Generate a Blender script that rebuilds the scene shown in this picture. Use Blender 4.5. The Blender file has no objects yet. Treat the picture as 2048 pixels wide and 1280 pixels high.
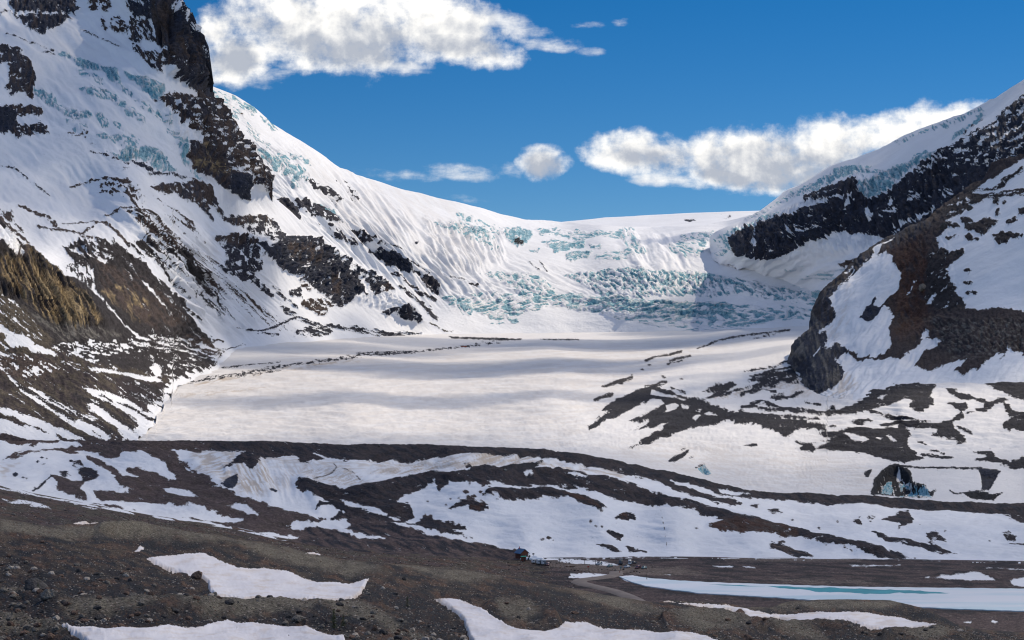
import bpy, bmesh, math, random, time
import numpy as np
from mathutils import Vector
T_START = time.time()
random.seed(7)
scene = bpy.context.scene

# ---------------------------------------------------------------- camera, world, sun, exposure
FOC = 3248.0                       # focal length in photograph pixels (2048 wide)
HOR = 760.0                        # image row of the horizon
CAMZ = 200.0                       # camera height above datum
PITCH = math.atan((HOR - 640.0) / FOC)
cam_data = bpy.data.cameras.new("camera")
cam = bpy.data.objects.new("camera", cam_data)
scene.collection.objects.link(cam)
cam.location = (0, 0, CAMZ)
cam.rotation_euler = (math.pi / 2 + PITCH, 0, 0)
cam_data.sensor_width = 36.0
cam_data.lens = 36.0 * FOC / 2048.0
cam_data.clip_start = 1.0
cam_data.clip_end = 120000.0
scene.camera = cam

SKY_SAT, SKY_HUE, SKY_VAL = 1.42, 0.502, 0.50
SUN_EL = math.radians(46.0)
SUN_AZ = math.radians(44.0)        # clockwise from the view direction (+Y) towards +X
SUN_DIR = Vector((math.sin(SUN_AZ) * math.cos(SUN_EL), math.cos(SUN_AZ) * math.cos(SUN_EL), math.sin(SUN_EL)))
world = bpy.data.worlds.new("World")
scene.world = world
world.use_nodes = True
wn = world.node_tree.nodes; wl = world.node_tree.links
wn.clear()
def W_math(op, a, b=0.0, c=None, clamp=False):
    n = wn.new("ShaderNodeMath"); n.operation = op; n.use_clamp = clamp
    for k, v in enumerate((a, b) if c is None else (a, b, c)):
        if isinstance(v, (int, float)): n.inputs[k].default_value = v
        else: wl.new(v, n.inputs[k])
    return n.outputs[0]
def W_ramp(v, a, b, c=0.0, d=1.0):
    n = wn.new("ShaderNodeMapRange"); n.interpolation_type = 'SMOOTHSTEP'; wl.new(v, n.inputs[0])
    for k, q in zip((1, 2, 3, 4), (a, b, c, d)): n.inputs[k].default_value = q
    return n.outputs[0]
def W_mix(f, a, b):
    n = wn.new("ShaderNodeMix"); n.data_type = 'RGBA'
    wl.new(f, n.inputs[0])
    for k, v in ((6, a), (7, b)):
        if isinstance(v, tuple): n.inputs[k].default_value = v + (1,)
        else: wl.new(v, n.inputs[k])
    return n.outputs[2]
def W_noise(vec, scale, det=8, rough=.6, dist=0.0):
    n = wn.new("ShaderNodeTexNoise"); n.inputs["Scale"].default_value = scale; n.inputs["Detail"].default_value = det
    n.inputs["Roughness"].default_value = rough; n.inputs["Distortion"].default_value = dist; wl.new(vec, n.inputs["Vector"]); return n.outputs["Fac"]
w_out = wn.new("ShaderNodeOutputWorld"); w_bg = wn.new("ShaderNodeBackground")
sky = wn.new("ShaderNodeTexSky"); sky.sky_type = 'NISHITA'; sky.sun_disc = False
sky.sun_elevation = SUN_EL; sky.sun_rotation = SUN_AZ
sky.altitude = 2500; sky.air_density = 1.0; sky.dust_density = 0.0; sky.ozone_density = 3.0
w_hsv = wn.new("ShaderNodeHueSaturation"); w_hsv.inputs["Saturation"].default_value = SKY_SAT
w_hsv.inputs["Hue"].default_value = SKY_HUE; w_hsv.inputs["Value"].default_value = SKY_VAL
wl.new(sky.outputs[0], w_hsv.inputs["Color"])
# clouds, laid out by direction: azimuth and elevation in units of 1/3248 of the tangent
w_tc = wn.new("ShaderNodeTexCoord"); w_sep = wn.new("ShaderNodeSeparateXYZ"); wl.new(w_tc.outputs["Generated"], w_sep.inputs[0])
dx_, dy_, dz_ = w_sep.outputs
fwd = W_math('MAXIMUM', dy_, .02)
U_ = W_math('DIVIDE', dx_, fwd); V_ = W_math('DIVIDE', dz_, fwd)          # tangents of azimuth and elevation
comb = wn.new("ShaderNodeCombineXYZ"); wl.new(U_, comb.inputs[0]); wl.new(V_, comb.inputs[1])
uvv = comb.outputs[0]
nA = W_noise(uvv, 24, 10, .58, .12); nB = W_noise(uvv, 80, 7, .62, .1); nC = W_noise(uvv, 11, 4, .5)
stretch = wn.new("ShaderNodeMapping"); stretch.inputs["Scale"].default_value = (14, 46, 1); stretch.inputs["Rotation"].default_value = (0, 0, .12); wl.new(uvv, stretch.inputs[0])
nS = W_noise(stretch.outputs[0], 1, 9, .6, .1)
offs = wn.new("ShaderNodeMapping"); offs.inputs["Location"].default_value = (-.0035, -.006, 0); wl.new(uvv, offs.inputs[0])
nA2 = W_noise(offs.outputs[0], 24, 10, .58, .12)
def blob(cx, cy, rx, ry, rot=0.0, k=1.0):
    """ellipse of cloud centred at photo bearing (cx, cy)"""
    u = W_math('SUBTRACT', U_, (cx - 1024) / FOC); v = W_math('SUBTRACT', V_, (HOR - cy) / FOC)
    c, s = math.cos(rot), math.sin(rot)
    a = W_math('MULTIPLY_ADD', u, c, W_math('MULTIPLY', v, s)); b = W_math('MULTIPLY_ADD', v, c, W_math('MULTIPLY', u, -s))
    a = W_math('MULTIPLY', a, FOC / rx); b = W_math('MULTIPLY', b, FOC / ry)
    r = W_math('MULTIPLY_ADD', a, a, W_math('MULTIPLY', b, b))
    return W_math('MULTIPLY_ADD', r, -k, k)
def union(lst):
    r = lst[0]
    for q in lst[1:]: r = W_math('MAXIMUM', r, q)
    return W_math('MAXIMUM', r, -3.0)
thick = union([blob(690, 55, 250, 90, -.05), blob(570, 20, 150, 80), blob(830, 30, 210, 60, -.1), blob(470, 110, 70, 60, 0), blob(430, 60, 60, 40, .3, .6), blob(900, 85, 130, 42, -.15),
               blob(1322, 305, 138, 44, -.06), blob(1480, 315, 210, 58, -.05), blob(1640, 290, 160, 56, .1), blob(1560, 350, 120, 40), blob(1780, 262, 150, 42, .3), blob(1870, 245, 110, 30, .35), blob(1088, 326, 50, 34, -.1), blob(1450, 350, 90, 26, -.2)])
thin = union([blob(1010, 40, 110, 26, -.2, .8), blob(1100, 85, 80, 16, .05, .6), blob(1185, 98, 26, 10, 0, .3), blob(1190, 45, 60, 10, .05, .4), blob(1240, 42, 24, 14, 0, .6), blob(930, 342, 90, 20, -.1, .8), blob(1030, 340, 90, 18, 0, .5),
              blob(790, 350, 90, 18, -.1, .5), blob(800, 130, 80, 22, -.1, .7), blob(540, 150, 80, 24, .1, .6), blob(940, 120, 70, 18, -.15, .7), blob(1300, 355, 60, 18, 0, .8), blob(1370, 356, 90, 16, -.1, .6), blob(1645, 232, 24, 22, .4, .6), blob(1560, 258, 70, 14, 0, .6), blob(920, 396, 50, 10, -.1, .35), blob(435, 55, 34, 26, 0, .5)])
dens = W_math('ADD', thick, W_math('MULTIPLY_ADD', nA, 3.2, -1.35)); dens = W_math('ADD', dens, W_math('MULTIPLY_ADD', nB, 1.5, -.75)); dens = W_math('ADD', dens, W_math('MULTIPLY_ADD', nS, 2.0, -1.0))
dens2 = W_math('ADD', thin, W_math('MULTIPLY_ADD', nS, 3.6, -2.0)); dens2 = W_math('ADD', dens2, W_math('MULTIPLY_ADD', nB, 1.2, -.6))
al = W_math('MAXIMUM', W_ramp(dens, -.2, 1.1), W_math('MULTIPLY', W_ramp(dens2, -.1, 1.3), .9))
# the rest of the sky: unseen broken cloud, tinted blue to fill the shade
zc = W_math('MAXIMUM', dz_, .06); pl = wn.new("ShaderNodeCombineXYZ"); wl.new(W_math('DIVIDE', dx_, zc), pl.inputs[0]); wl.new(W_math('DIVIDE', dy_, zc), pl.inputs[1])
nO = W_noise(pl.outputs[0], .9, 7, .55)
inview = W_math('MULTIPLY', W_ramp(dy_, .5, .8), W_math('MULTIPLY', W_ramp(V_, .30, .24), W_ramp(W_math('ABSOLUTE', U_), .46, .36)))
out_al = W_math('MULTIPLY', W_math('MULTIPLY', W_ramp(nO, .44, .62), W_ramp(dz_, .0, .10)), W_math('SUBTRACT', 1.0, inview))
lit = W_math('MULTIPLY', W_math('SUBTRACT', nA, nA2), 1.6)
cl2 = W_math('MULTIPLY', W_ramp(V_, .162, .120), W_ramp(V_, .19, .17))
cl1 = W_math('MULTIPLY', W_ramp(V_, .240, .195), W_ramp(V_, .17, .19))
under = W_math('MULTIPLY', W_math('ADD', cl1, cl2), W_ramp(W_math('MULTIPLY_ADD', nC, 1.6, W_math('ADD', thick, -.8)), -.1, .9))
bri = W_math('ADD', W_math('MULTIPLY_ADD', under, -.52, .95), lit)
bri = W_math('MINIMUM', W_math('MAXIMUM', bri, .5), 1.0)
ccol = W_mix(W_ramp(bri, .42, 1.0), (3.0, 3.3, 3.9), (8.2, 8.0, 7.6))
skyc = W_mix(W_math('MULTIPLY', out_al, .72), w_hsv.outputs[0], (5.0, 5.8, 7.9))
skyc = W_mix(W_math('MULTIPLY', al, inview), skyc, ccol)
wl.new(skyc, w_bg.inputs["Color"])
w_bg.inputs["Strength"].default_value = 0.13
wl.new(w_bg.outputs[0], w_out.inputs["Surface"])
sun_data = bpy.data.lights.new("sun", 'SUN')
sun_data.energy = 3.2; sun_data.angle = math.radians(0.5); sun_data.color = (1.0, 0.88, 0.72)
sun = bpy.data.objects.new("sun", sun_data); scene.collection.objects.link(sun)
sun.rotation_euler = SUN_DIR.to_track_quat('Z', 'Y').to_euler()
sun.location = (0, 0, 4000)
scene.view_settings.view_transform = 'Standard'
scene.view_settings.look = 'None'
scene.view_settings.gamma = 1.0
scene.view_settings.exposure = 0.16
scene.render.engine = 'CYCLES'
scene.cycles.use_denoising = True
scene.cycles.filter_width = 1.15
scene.cycles.max_bounces = 6
scene.cycles.diffuse_bounces = 3
scene.cycles.transparent_max_bounces = 24

# ---------------------------------------------------------------- helpers
def smooth(a, b, x):
    t = np.clip((x - a) / (b - a), 0, 1)
    return t * t * (3 - 2 * t)

def _hash(ix, iy, seed):
    h = (ix.astype(np.int64) * 374761393 + iy.astype(np.int64) * 668265263 + seed * 1442695041) & 0xFFFFFFFF
    h = ((h ^ (h >> 13)) * 1274126177) & 0xFFFFFFFF
    return (h ^ (h >> 16)) & 0xFFFFFFFF

def gnoise(x, y, seed=0):
    ix = np.floor(x); iy = np.floor(y); fx = x - ix; fy = y - iy
    ux = fx * fx * fx * (fx * (fx * 6 - 15) + 10); uy = fy * fy * fy * (fy * (fy * 6 - 15) + 10)
    def g(ox, oy):
        a = _hash(ix + ox, iy + oy, seed) * (2 * math.pi / 4294967296.0)
        return np.cos(a) * (fx - ox) + np.sin(a) * (fy - oy)
    n00 = g(0, 0); n10 = g(1, 0); n01 = g(0, 1); n11 = g(1, 1)
    a = n00 + ux * (n10 - n00); b = n01 + ux * (n11 - n01)
    return (a + uy * (b - a)) * 1.5

def fbm(x, y, oct=4, seed=0, gain=0.5):
    s = 0; a = 1.0; n = 0
    for o in range(oct):
        s = s + a * gnoise(x * 2 ** o + 17.3 * o, y * 2 ** o - 9.1 * o, seed + o * 31); n += a * a; a *= gain
    return s / math.sqrt(n)            # roughly unit-less, std about 0.45

def ridged(x, y, oct=4, seed=0):
    s = 0; a = 1.0; n = 0
    for o in range(oct):
        s = s + a * (1 - 2.2 * np.abs(gnoise(x * 2 ** o + 5.7 * o, y * 2 ** o + 3.1 * o, seed + o * 13))); n += a; a *= 0.5
    return s / n

def polyline(pts):
    a = np.array(pts, float)
    return lambda x: np.interp(x, a[:, 0], a[:, 1])

def tps(ctrl):
    c = np.array(ctrl, float); p = c[:, :2] / 500.0; v = np.log(c[:, 2])
    def U(r2):
        return 0.5 * r2 * np.log(np.maximum(r2, 1e-12))
    n = len(p)
    K = U(((p[:, None] - p[None]) ** 2).sum(-1)) + np.eye(n) * 2e-4
    P = np.hstack([np.ones((n, 1)), p])
    A = np.zeros((n + 3, n + 3)); A[:n, :n] = K; A[:n, n:] = P; A[n:, :n] = P.T
    w = np.linalg.solve(A, np.concatenate([v, np.zeros(3)]))
    def f(x, y):
        x = np.asarray(x, float); y = np.asarray(y, float)
        X = x / 500.0; Y = y / 500.0
        s = w[n] + w[n + 1] * X + w[n + 2] * Y
        for i in range(n):
            s = s + w[i] * U((X - p[i, 0]) ** 2 + (Y - p[i, 1]) ** 2)
        return np.exp(s)
    return f

cp, sp_ = math.cos(PITCH), math.sin(PITCH)
def ray(px, py):
    a = (px - 1024.0) / FOC; b = (640.0 - py) / FOC
    return a, cp - b * sp_, sp_ + b * cp
def world_at(px, py, D):
    a, dy, dz = ray(px, py)
    t = D / dy
    return np.stack([a * t, D + 0 * a, CAMZ + dz * t], -1)
def project(P):
    x = P[..., 0]; y = P[..., 1]; z = P[..., 2] - CAMZ
    d = y * cp + z * sp_; u = -y * sp_ + z * cp
    return 1024.0 + FOC * x / d, 640.0 - FOC * u / d

def sdist(px, py, pts, closed=True):
    """signed distance in photo pixels, positive inside"""
    P = np.array(pts, float); n = len(P)
    d2 = np.full(px.shape, 1e12); inside = np.zeros(px.shape, bool)
    for i in range(n if closed else n - 1):
        x1, y1 = P[i]; x2, y2 = P[(i + 1) % n]
        ex, ey = x2 - x1, y2 - y1
        t = np.clip(((px - x1) * ex + (py - y1) * ey) / (ex * ex + ey * ey + 1e-9), 0, 1)
        d2 = np.minimum(d2, (px - x1 - t * ex) ** 2 + (py - y1 - t * ey) ** 2)
        if closed and y1 != y2:
            c = ((y1 > py) != (y2 > py)) & (px < ex * (py - y1) / (ey + 1e-12) + x1)
            inside ^= c
    d = np.sqrt(d2)
    return np.where(inside, d, -d) if closed else -d

COL = dict(slate=(.026, .032, .052), slateb=(.040, .040, .054), brown=(.074, .053, .046), tan=(.36, .265, .14), char=(.034, .029, .031),  # slate tones take in the blue cast of shaded rock
           moraine=(.046, .035, .037), olive=(.086, .070, .052), rust=(.070, .034, .024), purple=(.094, .066, .062),
           grey=(.15, .14, .125), black=(.022, .024, .030), debris=(.018, .018, .026), gravel=(.16, .125, .105), crest=(.175, .155, .120), umber=(.120, .070, .048), earth=(.088, .066, .050))

class Cover:
    """ground cover of one sheet: bare rock share, rock colour, blue ice, dirt on the snow, relief in metres"""
    def __init__(s, px, py, base=0.0, col='slate'):
        s.px = px; s.py = py; n = px.shape
        s.F = np.full(n, base, float); s.C = np.ones(n + (3,)) * np.array(COL[col])
        s.I = np.zeros(n); s.Dt = np.zeros(n); s.H = np.zeros(n); s.k = 0
        s.wx = fbm(px / 9.0, py / 9.0, 3, 901); s.wy = fbm(px / 9.0, py / 9.0, 3, 902)
    def sel(s, pts, m):
        a = np.array(pts, float)
        return (s.px > a[:, 0].min() - m) & (s.px < a[:, 0].max() + m) & (s.py > a[:, 1].min() - m) & (s.py < a[:, 1].max() + m)
    def uv(s, x, y, ang, lu, lv):
        c, q = math.cos(math.radians(ang)), math.sin(math.radians(ang))
        return (x * c + y * q) / lu, (-x * q + y * c) / lv
    def mask(s, pts, ang, lu, lv, rag, soft, closed=True, width=0):
        i = s.sel(pts, rag * 2.2 + soft + width + 2)
        x = s.px[i]; y = s.py[i]
        s.k += 1
        sd = sdist(x + s.wx[i] * rag * .5, y + s.wy[i] * rag * .35, pts, closed) + width
        u, v = s.uv(x, y, ang, lu, lv)
        sd = sd + rag * 1.15 * fbm(u * .55, v * .55, 5, 50 + s.k * 7, .62)
        return i, x, y, smooth(-soft, soft, sd), sd
    def rock(s, pts, cov=1.0, ang=0, lu=12, lv=5, rag=3.5, soft=2.2, col=None, rel=0.0, gain=1.6, col2=None, mix2=.5, closed=True, width=0, vang=90):
        i, x, y, m, sd = s.mask(pts, ang, lu, lv, rag, soft, closed, width)
        if not i.any(): return
        u, v = s.uv(x, y, ang, lu, lv)
        nz = fbm(u * .5, v * .55, 5, 11 + s.k * 5, .66) / .45
        from_erf = np.tanh(0.8 * nz) * .5 + .5          # about uniform in 0..1
        if cov >= .99: loc = np.ones(x.shape)
        elif cov <= .01: loc = np.zeros(x.shape)
        else: loc = np.clip(.5 + (from_erf - (1 - cov) * .85) * gain * 1.5, 0, 1)
        s.F[i] = s.F[i] * (1 - m) + loc * m
        if col:
            c = np.array(COL[col])[None] * np.ones((x.size, 1))
            if col2:
                uu, vv = s.uv(x, y, vang, 34, 6)
                t = smooth(.5 - .25, .5 + .25, np.tanh(.8 * fbm(uu, vv, 4, 77 + s.k) / .45) * .5 + .5 + (mix2 - .5))[:, None]
                c = c * (1 - t) + np.array(COL[col2])[None] * t
            mc = smooth(-6, 1, sd)[:, None]
            s.C[i] = s.C[i] * (1 - mc) + c * mc
        if rel:
            r = ridged(u * .6, v * .6, 4, 3 + s.k)
            s.H[i] += .35 * rel * r * smooth(-3, 8, sd)
    def snow(s, pts, **k):
        k.setdefault('rag', 3.0); s.rock(pts, cov=0.0, **k)
    def line(s, pts, w=2.0, cov=1.0, **k):
        k.setdefault('rag', w * .8); k.setdefault('lu', 7); k.setdefault('lv', 3)
        s.rock(pts, cov=cov, closed=False, width=w, **k)
    def paint(s, pts, col, cov=.5, ang=90, lu=40, lv=5, rag=4, soft=4, gain=3, oct=4, warp=3.0):
        i, x, y, m, sd = s.mask(pts, ang, lu, lv, rag, soft)
        u, v = s.uv(x + warp * s.wx[i], y, ang, lu, lv)
        f = np.tanh(.8 * fbm(u, v, oct, 200 + s.k, .55) / .45) * .5 + .5
        t = (np.clip(.5 + (f - (1 - cov)) * gain, 0, 1) * m)[:, None]
        s.C[i] = s.C[i] * (1 - t) + np.array(COL[col])[None] * t
        return i, f, m
    def ice(s, pts, cov=.6, ang=20, lu=9, lv=4, rag=4, soft=2, rel=10.0, gain=2.2, big=1.0):
        i, x, y, m, sd = s.mask(pts, ang, lu, lv, rag, soft)
        if not i.any(): return
        u, v = s.uv(x + 2 * s.wx[i], y + 2 * s.wy[i], ang, lu, lv)
        r = ridged(u * .58 / big, v * .66 / big, 5, 400 + s.k) * 1.0 + .30 * fbm(u * .3, v * .3, 5, 444 + s.k, .65)
        q = np.argsort(np.argsort(r)) / max(1, r.size)           # rank: low = crevasse
        loc = np.clip(.5 + (cov - q) * gain, 0, 1)
        s.I[i] = s.I[i] * (1 - m) + loc * m
        s.F[i] *= (1 - m)
        s.H[i] += .38 * rel * r * smooth(-2, 5, sd)
    def dirt(s, pts, amt=.5, ang=0, lu=30, lv=5, rag=8, soft=10):
        i, x, y, m, sd = s.mask(pts, ang, lu, lv, rag, soft)
        u, v = s.uv(x, y, ang, lu, lv)
        s.Dt[i] = np.maximum(s.Dt[i], m * amt * smooth(.2, .8, np.tanh(.8 * fbm(u, v, 4, 300 + s.k) / .45) * .5 + .5))
    def flute(s, pts, amp, ang, lu, lv, soft=15, rid=False, oct=3):
        i, x, y, m, sd = s.mask(pts, ang, lu, lv, 4, soft)
        u, v = s.uv(x, y, ang, lu, lv)
        v = v + .35 * fbm(u * 1.3, v * .2, 2, 500 + s.k)
        n = ridged(u, v, oct, 600 + s.k) if rid else fbm(u, v, oct + 1, 600 + s.k, .5)
        s.H[i] += amp * n * m

# ---------------------------------------------------------------- terrain material
def terrain_material(name, px_m, bump=1.0, snow=(.86, .87, .89), rockvar=.6, edge=2.3, stones=0.0, sbump=.16, margin=0.0):
    """px_m: size in metres of one picture element at the sheet's typical distance"""
    m = bpy.data.materials.new(name); m.use_nodes = True
    N = m.node_tree.nodes; L = m.node_tree.links; N.clear()
    out = N.new("ShaderNodeOutputMaterial"); b = N.new("ShaderNodeBsdfPrincipled")
    L.new(b.outputs[0], out.inputs[0])
    geo = N.new("ShaderNodeNewGeometry")
    def attr(n):
        a = N.new("ShaderNodeAttribute"); a.attribute_name = n; return a
    cov = attr("cover"); sep = N.new("ShaderNodeSeparateColor"); L.new(cov.outputs["Color"], sep.inputs[0])
    rc = attr("rockcolor")
    def noise(sc, det=4, rough=.6, vec=None):
        t = N.new("ShaderNodeTexNoise"); t.inputs["Scale"].default_value = sc
        t.inputs["Detail"].default_value = det; t.inputs["Roughness"].default_value = rough
        L.new(vec or geo.outputs["Position"], t.inputs["Vector"]); return t.outputs["Fac"]
    def math_(op, a, bb, clamp=False):
        n = N.new("ShaderNodeMath"); n.operation = op; n.use_clamp = clamp
        for k, v in ((0, a), (1, bb)):
            if isinstance(v, (int, float)): n.inputs[k].default_value = v
            else: L.new(v, n.inputs[k])
        return n.outputs[0]
    def ramp(v, a, bb, c=0., d=1.):
        n = N.new("ShaderNodeMapRange"); n.interpolation_type = 'SMOOTHSTEP'
        L.new(v, n.inputs[0]); n.inputs[1].default_value = a; n.inputs[2].default_value = bb
        n.inputs[3].default_value = c; n.inputs[4].default_value = d; return n.outputs[0]
    def mix(f, a, bb, typ='MIX'):
        n = N.new("ShaderNodeMix"); n.data_type = 'RGBA'; n.blend_type = typ
        if isinstance(f, (int, float)): n.inputs[0].default_value = f
        else: L.new(f, n.inputs[0])
        for k, v in ((6, a), (7, bb)):
            if isinstance(v, tuple): n.inputs[k].default_value = v + (1,)
            else: L.new(v, n.inputs[k])
        return n.outputs[2]
    n1 = noise(1 / (px_m * 2.6), 5, .68); n2 = noise(1 / (px_m * 14), 6, .62); n3 = noise(1 / (px_m * 60), 3, .5)
    Fv = math_('ADD', sep.outputs[0], math_('MULTIPLY', math_('SUBTRACT', n1, .5), edge))
    fm = ramp(Fv, .42, .58)
    Iv = math_('ADD', sep.outputs[1], math_('MULTIPLY', math_('SUBTRACT', n1, .5), 1.1))
    im = ramp(Iv, .28, .8)
    rv = ramp(n1, .25, .75, 1 - rockvar, 1 + rockvar)
    rv2 = ramp(n2, .25, .75, .75, 1.3)
    rvv = N.new("ShaderNodeCombineColor")
    k = math_('MULTIPLY', rv, rv2)
    for q in range(3): L.new(k, rvv.inputs[q])
    rock = mix(1.0, rc.outputs["Color"], rvv.outputs[0], 'MULTIPLY')
    if stones:
        vo = N.new("ShaderNodeTexVoronoi"); vo.inputs["Scale"].default_value = 1 / (px_m * 4.2)
        L.new(geo.outputs["Position"], vo.inputs["Vector"])
        sv = N.new("ShaderNodeSeparateColor"); L.new(vo.outputs["Color"], sv.inputs[0])
        sm = math_('MULTIPLY', ramp(sv.outputs[0], .70, .78), ramp(vo.outputs["Distance"], .42, .28))
        sr = N.new("ShaderNodeSeparateColor"); L.new(rc.outputs["Color"], sr.inputs[0])
        sm = math_('MULTIPLY', sm, math_('MULTIPLY', ramp(sr.outputs[1], .035, .085), stones))
        rock = mix(sm, rock, mix(sv.outputs[1], (.34, .30, .26), (.16, .10, .08)))
    sn = mix(ramp(n3, .3, .7), snow, tuple(c * .94 for c in snow))
    sn = mix(sep.outputs[2], sn, (.50, .40, .30))
    if margin: sn = mix(math_('MULTIPLY', math_('MULTIPLY', ramp(sep.outputs[0], .10, .42), ramp(n2, .35, .6)), margin), sn, (.30, .25, .21))
    icec = mix(ramp(n2, .3, .7), (.17, .46, .56), (.50, .70, .76))
    icec = mix(ramp(Iv, .86, 1.2), icec, (.025, .16, .25))  # deep blue crevasses, darkened further for the shade inside them
    base = mix(im, sn, icec)
    base = mix(fm, base, rock)
    L.new(base, b.inputs["Base Color"])
    L.new(math_('ADD', math_('MULTIPLY', fm, .25), .65), b.inputs["Roughness"])
    b.inputs["Specular IOR Level"].default_value = .25
    bp = N.new("ShaderNodeBump"); bp.inputs["Distance"].default_value = px_m * 2.2 * bump
    hgt = math_('MULTIPLY', n1, math_('ADD', math_('MULTIPLY', fm, .9), math_('ADD', math_('MULTIPLY', im, .8), sbump)))
    hgt = math_('ADD', hgt, math_('MULTIPLY', n2, sbump * 4))
    hgt = math_('ADD', hgt, math_('MULTIPLY', fm, .35))
    L.new(hgt, bp.inputs["Height"]); bp.inputs["Strength"].default_value = 1.0
    L.new(bp.outputs[0], b.inputs["Normal"])
    return m

# ---------------------------------------------------------------- sheets
SHEETS = {}
def link_mesh(name, V, Fc, mat, smooth_=True):
    me = bpy.data.meshes.new(name)
    me.vertices.add(len(V)); me.vertices.foreach_set("co", np.ascontiguousarray(V, np.float32).ravel())
    nq = len(Fc); k = Fc.shape[1]
    me.loops.add(nq * k); me.loops.foreach_set("vertex_index", np.ascontiguousarray(Fc, np.int32).ravel())
    me.polygons.add(nq); me.polygons.foreach_set("loop_start", np.arange(0, nq * k, k, dtype=np.int32))
    me.polygons.foreach_set("loop_total", np.full(nq, k, np.int32))
    me.polygons.foreach_set("use_smooth", np.full(nq, smooth_, bool))
    me.update(calc_edges=True); me.validate()
    me.materials.append(mat)
    o = bpy.data.objects.new(name, me); scene.collection.objects.link(o)
    return o
def set_color(me, name, A):
    at = me.color_attributes.new(name, 'FLOAT_COLOR', 'POINT')
    B = np.ones((len(me.vertices), 4), np.float32); B[:, :3] = A.reshape(-1, 3)
    at.data.foreach_set("color", B.ravel())

def sheet(name, x0, x1, step, T, B, rows, depth, cover, mat, back=(300, 500), nback=10, base=0.0, col='slate', noise_amp=(0, 0), fade=None):
    xs = np.arange(x0, x1 + step, step); v = np.linspace(0, 1, rows)
    PX = np.repeat(xs[None], rows, 0)
    Tx, Bx = T(xs), B(xs)
    kk = np.arange(-60, 61) * step; ker = np.exp(-(kk / 45.0) ** 2); ker /= ker.sum()
    Ts = np.convolve(np.pad(Tx, 60, mode='edge'), ker, 'valid')
    bl = smooth(0, .30, v)[:, None]; lim = (Bx - Tx) * .14
    Ts = Tx + np.clip(Ts - Tx, -lim, lim)
    Tb = Tx[None] * (1 - bl) + Ts[None] * bl
    PY = Tb * (1 - v[:, None]) + Bx[None] * v[:, None]
    D = depth(PX, PY)
    c = Cover(PX, PY, base, col); cover(c)
    P = world_at(PX, PY, D)
    du = np.gradient(P, axis=1); dv = np.gradient(P, axis=0)
    Nn = np.cross(dv, du); Nn /= np.linalg.norm(Nn, axis=-1, keepdims=True) + 1e-9
    Nn *= np.where((Nn * (P - np.array([0, 0, CAMZ]))).sum(-1, keepdims=True) > 0, -1, 1)
    # soften the displacement direction where the surface is nearly edge-on
    H = c.H.copy()
    fr = noise_amp
    if fr[0]: H += fr[0] * fbm(P[..., 0] / fr[1], (P[..., 1] + P[..., 2]) / fr[1], 5, 71)
    H += np.clip(c.F, 0, 1) * ROCKREL.get(name, 0) * np.clip(D / 4500.0, 0, 1.3) * (.6 * ridged(PX / 16.0, PY / 20.0, 3, 5) + .25 * fbm(PX / 5.0, PY / 5.0, 3, 6))
    if name == 'left_mountain': H *= np.clip(D / 3800.0, .25, 1.2)
    if fade is not None: H *= fade(PX, PY)
    P = P + Nn * H[..., None]
    if nback:                                             # the far side of the crest
        k = np.arange(nback, 0, -1)[:, None] / nback
        h = P[0][None].repeat(nback, 0).copy()
        hd = h[..., :2] / np.linalg.norm(h[..., :2], axis=-1, keepdims=True)
        h[..., :2] += hd * (k ** 1.2 * back[0])[..., None]
        h[..., 2] -= k ** 1.7 * back[1]
        P = np.vstack([h, P])
        e = lambda A: np.concatenate([A[:1].repeat(nback, 0), A], 0)
        c.F, c.I, c.Dt, c.C, PX, PY = e(c.F), e(c.I), e(c.Dt), e(c.C), e(PX), e(PY)
    R, W = P.shape[:2]
    idx = np.arange(R * W).reshape(R, W)
    Q = np.stack([idx[:-1, :-1], idx[1:, :-1], idx[1:, 1:], idx[:-1, 1:]], -1).reshape(-1, 4)
    o = link_mesh(name, P.reshape(-1, 3), Q, mat)
    set_color(o.data, "cover", np.stack([c.F, c.I, c.Dt], -1)); set_color(o.data, "rockcolor", c.C)
    o["kind"] = "structure"
    fx, fy = project(P)
    SHEETS[name] = dict(P=P, PX=fx, PY=fy, nb=nback, cover=c, gx=PX, gy=PY, obj=o)
    return o

def hit(px, py, names):
    """point of the ground seen at a photo pixel, on the given sheets"""
    best = None
    for n in names:
        s = SHEETS[n]; k = s['nb']
        d = (s['PX'][k:] - px) ** 2 + (s['PY'][k:] - py) ** 2
        j = np.argmin(d)
        p = s['P'][k:].reshape(-1, 3)[j]
        if best is None or d.flat[j] < best[0]: best = (d.flat[j], p)
    return Vector(best[1])

# ---------------------------------------------------------------- landforms
ROCKREL = dict(left_mountain=12, snow_dome=10, right_mountain=14, rock_spur=7, glacier=1.6, moraine_ridge=1.2, outwash_plain=0.3, foreground_moraine=0.25)
foot_left = [(-150, 888), (0, 888), (200, 888), (258, 887), (272, 884), (278, 874), (292, 866), (296, 856), (312, 846), (313, 834), (326, 824), (328, 812), (344, 798), (340, 786), (352, 778), (354, 768), (372, 766), (392, 756), (410, 756), (432, 742), (440, 728), (455, 712), (480, 697), (540, 688), (600, 684), (700, 676), (800, 671), (870, 668)]
foot_dome = [(870, 668), (1000, 667), (1150, 665), (1300, 664), (1450, 659), (1560, 655), (1660, 650)]
foot_spur = [(1575, 700), (1583, 745), (1600, 768), (1640, 788), (1700, 796), (1800, 770), (1900, 768), (2048, 772), (2200, 790)]
gl_ctrl = [(x, y, D) for x in (-100, 300, 700, 1100) for y, D in ((905, 1690), (880, 1800), (830, 2060), (790, 2400), (760, 2850), (735, 3250), (715, 3700), (690, 4350), (668, 5200), (640, 6600))]
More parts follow.
